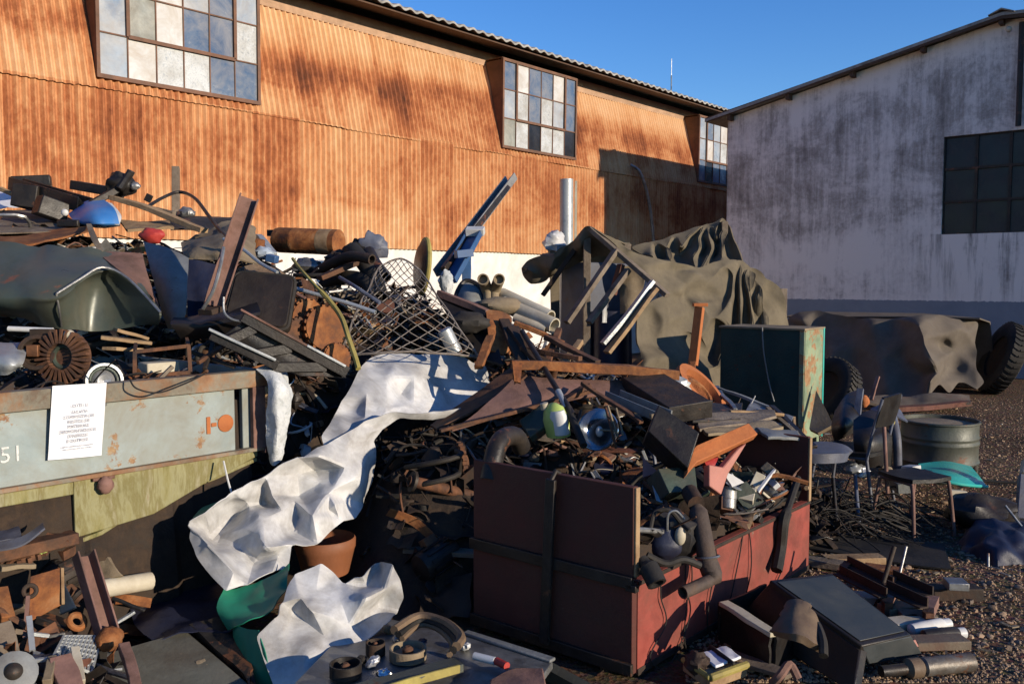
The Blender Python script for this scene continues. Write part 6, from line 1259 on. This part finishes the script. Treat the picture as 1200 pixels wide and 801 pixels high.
T('orange_cup', 'small orange plastic piece beside the pale grey bar', 'plastic piece', MB('rust_spot').blob(p(1013, 470, 7.2), (.04, .03, .05), amp=.3))
T('blue_seat_pad', 'faded blue grey seat pad lying right of the cart headboard', 'seat pad', MB('blue_grey').sheet(grid([[p(940, 530, 5.9), p(962, 527, 6.0), p(985, 530, 6.0), p(992, 536, 5.9)], [p(938, 542, 5.55), p(962, 543, 5.5), p(985, 542, 5.55), p(993, 540, 5.7)]], 5, 5), -.06))
sh = MB('rubber'); rq = random.Random(9)
for i in range(150):
    a_ = p(rq.uniform(940, 1030), rq.uniform(560, 606), rq.uniform(5.6, 6.3)); a_.z = .01 + rq.random()**2 * .20; L = rq.uniform(.25, .6); an = rq.gauss(.1, .5); pts = [a_]; x_ = a_.copy()
    for k in range(4):
        an += rq.gauss(0, .35); x_ = x_ + V3((math.cos(an), math.sin(an), 0)) * L / 4; x_.z = max(.008, a_.z * (1 - k / 3) + rq.uniform(-.01, .05)); pts.append(x_.copy())
    sh.m('rubber' if rq.random() < .75 else 'steel_dark').tube(pts, rq.uniform(.0025, .006), 5, smooth=4)
T('cable_tangle', 'tangle of black cables and strips under the tubular chairs', 'cables', sh, kind='stuff')
T('teal_seat', 'bright teal green moulded seat lying tilted before the drum', 'seat', [('shell', MB('teal').sheet(grid([[p(1076, 543, 6.7), p(1108, 540, 6.9), p(1138, 546, 6.9)], [p(1082, 552, 6.45), p(1115, 553, 6.4), p(1148, 558, 6.5)], [p(1096, 560, 6.3), p(1125, 565, 6.25), p(1156, 569, 6.3)]], 6, 6), .012)), ('rim', MB('teal').tube([p(1082, 553, 6.4), p(1098, 561, 6.25), p(1126, 567, 6.2), p(1157, 570, 6.28)], .012, 8, smooth=5))])
T('cream_bracket', 'cream plastic bracket under the teal seat', 'bracket', MB('cream').plate([p(1108, 572, 6.2), p(1130, 574, 6.2), p(1126, 586, 6.2), p(1112, 582, 6.2)], .05), bevel=.004)
for i, (a_, e_, lab) in enumerate([((1126, 584, 6.1), (1128, 612, 6.0), 'grey leg under the cream bracket'), ((1002, 556, 6.0), (1007, 620, 5.75), 'tall grey chair leg standing left of the stool'), ((976, 560, 5.9), (982, 630, 5.65), 'dark grey leg leftmost of the chair legs'), ((1036, 500, 6.0), (1040, 578, 5.9), 'brown tube leg between black seat and drum')]):
    bar('chair_leg', lab, 'chair leg', p(*a_), p(*e_), .013, 0, ['steel_grey', 'blue_grey', 'steel_dark', 'rust_pink'][i], 'tube', grp='loose chair legs')
for i, (px, py, m, lab) in enumerate([(1068, 551, 'white_plastic', 'small white block beside the teal seat'), (1010, 552, 'alu', 'shiny metal fitting by the tall grey leg'), (1000, 549, 'galvanised', 'bright clamp left of the shiny fitting'), (1052, 566, 'grey_paint', 'grey box on the stool'), (1086, 556, 'navy', 'navy plastic lump under the teal seat'), (1040, 553, 'tan', 'tan fitting on the clutter between seats')]):
    mb = MB(m).blob(p(px, py, 6.2), (.06, .05, .035), rrot(random.Random(i)), amp=.5, seed=i) if i in (1, 2, 4, 5) else MB(m).box(p(px, py, 6.2), (.09 if i == 0 else .3, .1, .07), rrot(random.Random(i), .3))
    T('fitting', lab, 'fitting', mb, bevel=.004 if i in (0, 3) else 0)
T('dark_motor', 'dark wheel and motor lump on the gravel behind black bag', 'motor', MB('black_paint').blob(p(1150, 600, 5.9), (.22, .16, .13), amp=.6, fr=2.5, seed=4))
bgm = grid([[p(1125, 612, 6.0), p(1150, 604, 6.1), p(1185, 602, 6.1), p(1230, 606, 6.1)], [p(1116, 640, 5.6), p(1150, 625, 5.5), p(1188, 622, 5.4), p(1230, 630, 5.4)], [p(1112, 655, 5.45), p(1150, 650, 5.25), p(1190, 652, 5.15), p(1230, 660, 5.1)], [p(1118, 668, 5.35), p(1150, 676, 5.15), p(1190, 684, 5.05), p(1230, 690, 5.0)]], 12, 12)
bgm = crumple(bgm, .12, .055, 6, 1, .6)
T('black_bag', 'heap of black plastic bags on the gravel at right', 'bags', MB('navy').sheet(bgm, .006))
for i, (a_, e_, lab) in enumerate([((1160, 665, 5.1), (1215, 672, 5.0), 'thin pale tube lying across the black bag'), ((1158, 648, 5.15), (1158, 668, 5.1), 'short upright pale pin before the black bag'), ((1178, 592, 5.6), (1204, 625, 5.5), 'thin rod slanting over the black bag')]):
    bar('pale_rod', lab, 'rod', p(*a_), p(*e_), .008, 0, 'steel_grey', 'tube')
T('painted_upright', 'pale blue painted metal leg at the right frame edge', 'metal leg', [('leg', MB('blue_grey').plate([p(1192, 558, 6.2), p(1215, 558, 6.2), p(1206, 610, 6.0), p(1188, 610, 6.0)], .05)), ('white_top', MB('cream').plate([p(1196, 540, 6.25), p(1215, 540, 6.25), p(1215, 556, 6.2), p(1194, 556, 6.2)], .06))], bevel=.005)
bar('ground_cable', 'black cable lying over gravel behind the teal seat', 'cable', G(1090, 560, .03), G(1200, 566, .03), .012, 0, 'rubber', 'tube')
T('ground_shadow_patch', 'flat dark patch standing in for the shadow on gravel before the stool', 'shadow patch', MB('rubber').plate([G(938, 622, .012), G(1105, 638, .012), G(1115, 668, .012), G(1075, 664, .012), G(938, 642, .012)], .01))  # dark patch added where only a shadow lies on the gravel
# ================================================================== black case and things on the gravel lower right
a_, b_, c_, d_ = G(902, 679, .30), G(975, 671, .27), G(1068, 743, .13), G(1010, 756, .15)
n_ = (d_ - a_).cross(b_ - a_).normalized(); n_ = n_ if n_.z > 0 else -n_
mk = lambda q, t: (q if (q[1] - q[0]).cross(q[2] - q[1]).dot(n_) > 0 else q[::-1])
mat('screen_grey', [(.030, .036, .038), (.045, .052, .054)], .45, 0, 5, bump=.1, chip=((.2, .19, .17), (.3, .28, .25)), chipamt=.69, chipscale=18, dirt=.4, dirtcol=(.09, .085, .075))
tv = MB('black_paint').plate(mk([a_, d_, c_, b_], 0), .06)
ct = (a_ + b_ + c_ + d_) / 4; scr = MB('screen_grey').plate(mk([ct + (q - ct) * .9 + n_ * .005 for q in (a_, d_, c_, b_)], 0), .004, 0)
ct2 = (d_ + c_) / 2
low_ = MB('screen_grey').plate([d_ + n_ * -.004, G(1018, 778, .04), G(1082, 767, .04), c_ + n_ * -.004], .04)
lb_ = MB('pink').plate([G(1060, 752, .105), G(1064, 760, .075), G(1077, 757, .075), G(1073, 749, .105)], .004, 0)
fb = MB('black_paint').plate([a_ + n_ * -.02, G(862, 726, .04), G(1000, 812, .02), d_ + n_ * -.02], .05)
T('black_case', 'big black flat case or screen lying tilted on the gravel', 'case', [('frame', tv), ('panel', scr), ('front_edge', low_, [('sticker', lb_)]), ('side', fb)], bevel=.006)
ob = [G(846, 707, .18), G(906, 744, .16), G(950, 715, .17), G(900, 684, .19)]
crm = MB('black_paint')
for q in range(4):
    u_, v_ = ob[q], ob[(q + 1) % 4]; crm.plate([u_, V3((u_.x, u_.y, .0)), V3((v_.x, v_.y, .0)), v_], .012)
crm.plate([V3((q.x, q.y, .03)) for q in ob], .012)
T('black_crate', 'black open box beneath the tilted black case', 'box', crm)
bar('pale_lath', 'pale scratched wooden lath on the black box edge', 'lath', G(847, 706, .195), G(907, 743, .175), .05, .02, 'cream')
bq = lambda x, y, z: G(x, y, z)
T('old_boot', 'worn brown leather boot shaft lying on the black case', 'boot', [('shaft', MB('leather').sheet(crumple(grid([[bq(928, 712, 0.289), bq(935, 709, 0.304), bq(943, 713, 0.296)], [bq(914, 732, 0.260), bq(932, 730, 0.289), bq(950, 730, 0.268)], [bq(906, 744, 0.217), bq(932, 752, 0.260), bq(960, 764, 0.203)]], 9, 9), .08, .012, 5), -.03)), ('toe', MB('leather').blob(bq(934, 716, 0.289), (.035, .03, .035), amp=.3))])
T('rubber_strap', 'black curved rubber strap beside the worn boot', 'strap', MB('rubber').tube([bq(945, 720, 0.289), bq(957, 732, 0.275), bq(964, 750, 0.253), bq(965, 768, 0.217)], .018, 8, smooth=5))
for i, (px0, py0, px1, py1, m, lab) in enumerate([(1066, 738, 1112, 730, 'white_plastic', 'white plastic bottle lying on the gravel by the black case'), (1080, 745, 1130, 741, 'black_paint', 'black bottle with white end beside the white bottle')]):
    a_, e_ = G(px0, py0, .034), G(px1, py1, .034); d_ = (e_ - a_).normalized(); L = (e_ - a_).length
    T('bottle', lab, 'bottle', [('body', MB(m).lathe(a_, d_, [(.015, 0), (.028, .01), (.032, L*.3), (.032, L*.8), (.025, L*.85)], 14)), ('cap', MB('white_plastic').lathe(a_ + d_ * L * .84, d_, [(.026, 0), (.026, L*.16), (0, L*.17)], 14))])
mat('silencer_metal', [(.10, .085, .07), (.20, .185, .165), (.14, .10, .07)], .5, .4, 9, chip=RB, chipamt=.56)
a_, e_ = G(1082, 781, .04), G(1138, 775, .04); d_ = (e_ - a_).normalized(); L = (e_ - a_).length
T('silencer_tube', 'dull metal silencer tube lying at the lower right', 'silencer', [('tube', MB('grey_paint').m('silencer_metal').lathe(a_, d_, [(.02, -.02), (.040, 0), (.040, L), (.033, L), (.033, L - .03), (0, L - .03)], 18)), ('collar', MB('leather').lathe(a_ - d_ * .09, d_, [(.02, 0), (.042, .02), (.042, .07), (.02, .09)], 16)), ('stub', MB('steel_dark').tube([a_ - d_ * .2, a_ - d_ * .08], .024, 12))])
for i, (q0, q1, q2, q3, lab) in enumerate([((985, 672), (1040, 700), (1030, 690), (985, 672), 'left rusty angle iron frame on the gravel'), ((1040, 690), (1088, 712), (1080, 704), (1040, 690), 'right rusty angle iron frame on the gravel')]):
    A_, B_ = G(q0[0], q0[1], .10), G(q1[0], q1[1], .10); s_ = V3((.10, .16, 0))
    fr2 = [('rail', MB('rust_dark').angle(A_, B_, .05, .008)), ('rail', MB('rust_dark').angle(A_ + s_, B_ + s_, .05, .008)), ('cross_bar', MB('rust_pink').bar(B_ + V3((0, 0, -.02)), B_ + s_ + V3((0, 0, -.02)), .05, .05)), ('cross_bar', MB('rust_brown').bar(A_, A_ + s_, .04, .04)), ('foot', MB('rust_brown').bar(B_ + V3((0, 0, -.02)), V3((B_.x, B_.y, 0)), .04, .04))]
    T('angle_iron', lab, 'angle frame', fr2, 'angle iron frames on the gravel')
for i, (q0, q1, w_, m, lab) in enumerate([((1026, 712), (1048, 640), .012, 'rust_dark', 'thin rusty rod standing up from the angle frames'), ((1050, 690), (1062, 640), .008, 'steel_grey', 'thin grey rod standing right of the rusty rod')]):
    A_ = G(q0[0], q0[1], 0); bar('standing_rod', lab, 'rod', A_, p(q1[0], q1[1], A_.y + .1), w_, 0, m, 'tube')
for i, (px, py, w_, m, lab) in enumerate([(1055, 712, .20, 'tan', 'tan wooden offcut in front of the angle frames'), (1012, 700, .22, 'cream', 'pale board lying inside the left angle frame'), (1075, 722, .16, 'wood_old', 'grey offcut beside the right angle frame'), (1060, 730, .2, 'cream', 'cream offcut just behind the bottles'), (1118, 694, .26, 'rust_dark', 'dark square steel box tube on the gravel'), (1120, 684, .10, 'steel_grey', 'small grey block on top of the square tube'), (1000, 655, .35, 'wood', 'splintered tan wood lying behind the black case'), (970, 660, .25, 'wood_old', 'weathered splinter behind the black case'), (1100, 752, .25, 'tarp_tan', 'tan plate under the black bottle'), (1035, 668, .2, 'rust_orange', 'orange rusty flake behind the angle frames')]):
    T('offcut', lab, 'offcut', MB(m).box(G(px, py, .03 if i != 5 else .1), (w_, .10, .04 if i != 4 else .07), Matrix.Rotation(rq.uniform(-.5, .5), 3, 'Z')), bevel=.004)
# yellow tray
A_ = [G(800, 772, .08), G(832, 794, .08), G(876, 778, .08), G(850, 757, .08)]
ny = [MB('wood').plate([q for q in A_], .05)]
ct = sum(A_, V3()) / 4
cells = MB('paper')
def tray_pt(u, v): return (A_[0].lerp(A_[3], u)).lerp(A_[1].lerp(A_[2], u), v) + V3((0, 0, .008))
pads = [('pad', MB('paper').plate([tray_pt(.28, .12), tray_pt(.28, .8), tray_pt(.60, .8), tray_pt(.60, .12)][::1], .012)), ('pad', MB('paper').plate([tray_pt(.66, .12), tray_pt(.66, .8), tray_pt(.95, .8), tray_pt(.95, .12)], .012))]
T('yellow_tray', 'yellow edged tray with two white pads by the red cart', 'tray', [('base', ny[0]), ('edge_strip', MB('yellow').tube([A_[1], A_[2]], .016, 8)), ('edge_strip', MB('yellow').tube([A_[0], A_[1]], .012, 8)), ('strap', MB('rubber').tube([tray_pt(.63, 0) + V3((0, 0, .015)), tray_pt(.63, 1) + V3((0, 0, .015))], .009, 6)), ('motor', MB('rust_dark').blob(tray_pt(.1, .4), (.05, .05, .045), amp=.6))] + pads, bevel=.004)
bar('rusty_lath', 'brown flat bar lying below the black case', 'bar', G(850, 765, .03), G(925, 792, .03), .08, .02, 'wood_old')
T('twisted_scrap', 'twisted brown metal scrap at the bottom right of the tray', 'metal scrap', MB('rust_pink').tube([G(905, 800, .03), G(915, 790, .08), G(925, 778, .10), G(935, 795, .05)], .018, 7, smooth=4))
# ================================================================== foreground bottom centre
A_ = [G(330, 815, .12), G(425, 718, .13), G(545, 742, .13), G(648, 775, .13), G(600, 840, .12)]
T('car_hood', 'scuffed grey metal hood lying flat at the bottom centre', 'hood', [('skin', MB('grey_paint').m('steel_grey').plate([A_[0], A_[4], A_[3], A_[2], A_[1]], .03)), ('lip', MB('grey_paint').bar(A_[2] + V3((0, 0, .006)), A_[3] + V3((0, 0, .006)), .04, .014)), ('rusty_corner', MB('rust_pink').sheet(grid([[G(575, 795, .165), G(605, 782, .165), G(636, 782, .165)], [G(570, 815, .165), G(610, 806, .165), G(640, 800, .165)]], 4, 4, .015, 6), .012))], bevel=.005)
for i, (px, py, Y, r_, h_, m, lab) in enumerate([(405, 785, 3.66, .062, .03, 'steel_dark', 'dark round pan half under the white tarp'), (478, 765, 3.80, .075, .025, 'tan', 'tan brake drum sitting on the grey hood'), (440, 760, 3.82, .04, .03, 'rust_dark', 'small dark pulley between pan and drum')]):
    c = G(px, py, .15)
    T(['pan', 'brake_drum', 'pulley'][i], lab, ['pan', 'brake drum', 'pulley'][i], [('rim', MB(m).lathe(c, Z, [(r_*.6, -.02), (r_, -.02), (r_, h_), (r_*.9, h_), (r_*.85, .0), (r_*.3, .0)], 26)), ('hub', MB('rust_brown').lathe(c, Z, [(r_*.3, -.01), (r_*.3, .02), (r_*.15, .03), (0, .03)], 14))])
for i in range(3):
    q = [(462, 738, 3.92), (490, 722, 4.02), (520, 728, 4.0), (540, 745, 3.92), (535, 757, 3.85)]
    T('rubber_belt', ['outer brown drive belt curving over the grey hood', 'middle drive belt inside the outer brown belt', 'innermost thin drive belt on the grey hood'][i], 'belt', MB(['leather', 'rubber', 'leather'][i]).tube([G(a_ + (500 - a_) * .12 * i, b_ + 5 * i, .155 + .03 * (4 - i) / 2) for a_, b_, y_ in q], .02 - .004 * i, 8, smooth=6), 'drive belts on the grey hood')
bar('folding_rule', 'long yellowish slat lying across the grey hood', 'slat', G(415, 812, .165), G(538, 778, .165), .08, .03, 'drum_green')
bar('yellow_edge', 'thin yellow strip along the yellowish slat', 'strip', G(440, 812, .165), G(538, 783, .165), .012, .034, 'yellow')
T('paint_brush', 'white handled brush with red tip on the grey hood', 'brush', [('handle', MB('white_plastic').tube([G(556, 768, .165), G(580, 774, .165)], .016, 10)), ('tip', MB('red').tube([G(582, 774, .165), G(594, 780, .165)], .016, 10))])
for i, (px, py, Y, m, lab) in enumerate([(545, 757, 3.9, 'white_plastic', 'small white stub at the drive belt ends'), (437, 775, 3.74, 'alu', 'small bright fitting between pan and drum'), (450, 788, 3.68, 'chrome', 'shiny chrome part lying below the brake drum'), (465, 748, 3.88, 'steel_grey', 'grey clip beside the white tarp tip'), (424, 772, 3.74, 'rubber', 'black knob beside the dark round pan'), (455, 738, 3.9, 'wood', 'orange tan chip at the white tarp tip'), (495, 752, 3.86, 'navy', 'dark plastic bit above the brake drum')]):
    T('small_fitting', lab, 'fitting', MB(m).blob(G(px, py, .145), (.032, .02, .016), rrot(random.Random(i)), amp=.5, seed=i))
T('lower_rail', 'pale square rail lying beside the cart foot', 'rail', MB('drum_green').bar(G(640, 784, .03), G(690, 812, .03), .06, .05))
# greenish slab bottom left
A_ = [p(122, 765, 3.62), p(218, 738, 3.85), p(305, 812, 3.45), p(140, 830, 3.35)]
T('stone_slab', 'flat grey green slab lying at the bottom left', 'slab', [('slab', MB('asphalt_slab').plate(A_[::-1], .05)), ('chip', MB('tan').plate([p(228, 775, 3.64), p(240, 772, 3.66), p(244, 780, 3.62), p(232, 782, 3.61)][::-1], .006))], bevel=.006)
T('dark_slab', 'dark flat sheet lying under the white tarp beside grey slab', 'sheet', MB('steel_dark').plate([p(222, 738, 3.86), p(275, 725, 3.95), p(300, 800, 3.52), p(306, 812, 3.47)][::-1], .03))
# ================================================================== bottom left debris
T('channel_iron', 'rusty channel iron standing up from the lower left debris', 'channel iron', [('channel', MB('rust_dark').m('rust_pink').chan(p(126, 742, 3.45), p(98, 648, 3.62), .075, .06, .008, V3((.8, -.6, .2)))), ('foot', MB('rust_orange').blob(p(128, 748, 3.42), (.05, .06, .045), amp=.25))], bevel=.003)
T('rusty_metal_sheet', 'rectangular orange rusty plate standing in the lower left debris', 'plate', [('plate', MB('rust_orange').plate([p(35, 675, 3.55), p(72, 664, 3.6), p(73, 708, 3.55), p(34, 728, 3.45)], .012)), ('edge_strip', MB('wood').bar(p(73, 665, 3.6), p(74, 708, 3.54), .012, .012))], bevel=.002)
T('white_tile', 'pale triangular plate beside the rusty plate', 'plate', MB('cream').plate([p(74, 680, 3.7), p(90, 712, 3.6), p(72, 720, 3.6)], .012))
T('beige_board', 'small beige board behind the channel iron', 'board', MB('tan').plate([p(112, 658, 4.0), p(126, 652, 4.0), p(143, 674, 3.95), p(118, 680, 3.95)], .02), bevel=.003)
bar('white_pipe', 'off white plastic pipe lying behind the channel iron', 'pipe', p(116, 690, 3.9), p(176, 680, 4.1), .042, 0, 'cream', 'tube')
gr2 = MB('galvanised'); A_ = [p(75, 745, 3.30), p(120, 745, 3.45), p(107, 788, 3.25), p(62, 770, 3.15)]
ft = lambda u, v: (A_[0].lerp(A_[1], u)).lerp(A_[3].lerp(A_[2], u), v)
for k in range(11): gr2.bar(ft(k/10, 0), ft(k/10, 1), .007, .012)
for k in range(8): gr2.bar(ft(0, k/7), ft(1, k/7), .006, .010)
T('steel_grating', 'small bright galvanised grating lying on the lower left debris', 'grating', gr2)
T('alu_cross', 'thin aluminium cross bracket standing in the lower left debris', 'bracket', [('upright', MB('galvanised').bar(p(34, 722, 3.3), p(38, 762, 3.2), .02, .012)), ('arm', MB('galvanised').bar(p(38, 742, 3.26), p(57, 744, 3.3), .018, .012)), ('tail', MB('steel_grey').bar(p(58, 745, 3.3), p(76, 742, 3.33), .012, .01))])
T('ring_spanner', 'long rusty ring spanner standing left of rusty plate', 'spanner', [('ring', MB('rust_dark').ring(p(35, 692, 3.42), TOC(p(35, 692, 3.42)), .022, .009, 18, 8)), ('shaft', MB('rust_pink').bar(p(33, 698, 3.4), p(29, 748, 3.3), .014, .01))])
for i, (a_, e_, w_, h_, m, lab) in enumerate([((0, 690, 3.4), (10, 725, 3.3), .05, .03, 'rust_orange', 'orange rusty bar at the left frame edge'), ((0, 730, 3.2), (12, 770, 3.15), .07, .02, 'wood_old', 'pale weathered board at the left frame edge'), ((70, 770, 3.12), (85, 812, 3.0), .075, .03, 'rust_pink', 'brown flat bar in front of the bright grating'), ((145, 755, 3.32), (162, 812, 3.1), .04, .03, 'rust_pink', 'brown bent bar on the grey green slab'), ((0, 772, 3.1), (24, 772, 3.1), .03, .02, 'wood', 'yellowish stick at the lower left edge'), ((30, 775, 3.1), (60, 771, 3.12), .02, .015, 'galvanised', 'bright flat piece left of the grating'), ((45, 722, 3.5), (80, 735, 3.5), .06, .03, 'steel_dark', 'dark bar behind the bright grating'), ((132, 700, 3.7), (170, 715, 3.7), .016, .012, 'steel_dark', 'dark lever behind the channel iron'), ((135, 730, 3.6), (158, 716, 3.65), .02, .012, 'galvanised', 'pale strip right of the channel iron foot'), ((0, 665, 3.6), (40, 662, 3.7), .05, .02, 'tan', 'tan lath under the container left end'), ((55, 800, 3.0), (62, 770, 3.12), .03, .03, 'tan', 'tan stub before the grating'), ((88, 760, 3.2), (95, 800, 3.05), .03, .03, 'cream', 'cream stub under the grating corner')]):
    bar('debris_bar', lab, 'bar', p(*a_), p(*e_), w_, h_, m)
c = p(90, 728, 3.48); T('rusty_collar', 'rusty ring collar beside the channel iron foot', 'collar', MB('rust_orange').ring(c, V3((.6, -.3, .6)), .03, .013, 18, 8))
c = p(15, 792, 3.0); T('grey_motor', 'round grey motor lying at the bottom left corner', 'motor', [('case', MB('blue_grey').m('grey_paint').lathe(c, V3((.4, -.5, .5)), [(.05, -.05), (.075, -.04), (.075, .04), (.05, .05), (.02, .05)], 20)), ('hub', MB('steel_dark').blob(c + V3((.02, -.03, .03)), (.03, .03, .03)))])
T('silver_edge', 'curved pale metal strip on the container left ledge', 'metal strip', MB('galvanised').m('blue_grey').sheet(grid([[p(-10, 636, 3.55), p(25, 628, 3.6), p(50, 612, 3.7)], [p(-10, 645, 3.5), p(25, 638, 3.55), p(52, 618, 3.65)]], 6, 3), .008))
T('grey_metal_sheet', 'dull grey plate lying on the container left ledge', 'plate', MB('blue_grey').plate([p(-10, 620, 3.7), p(22, 616, 3.75), p(26, 628, 3.6), p(-10, 634, 3.55)], .01))
T('brown_lump_board', 'rust brown board sloping under the container left end', 'board', MB('rust_brown').plate([p(-20, 605, 3.95), p(36, 618, 3.85), p(80, 632, 3.8), p(-20, 655, 3.6)], .015))
T('green_tuft', 'small tuft of green grass under the container', 'grass tuft', MB('vinyl_green').m('lime').blob(p(46, 645, 3.75), (.03, .03, .015), amp=.8))
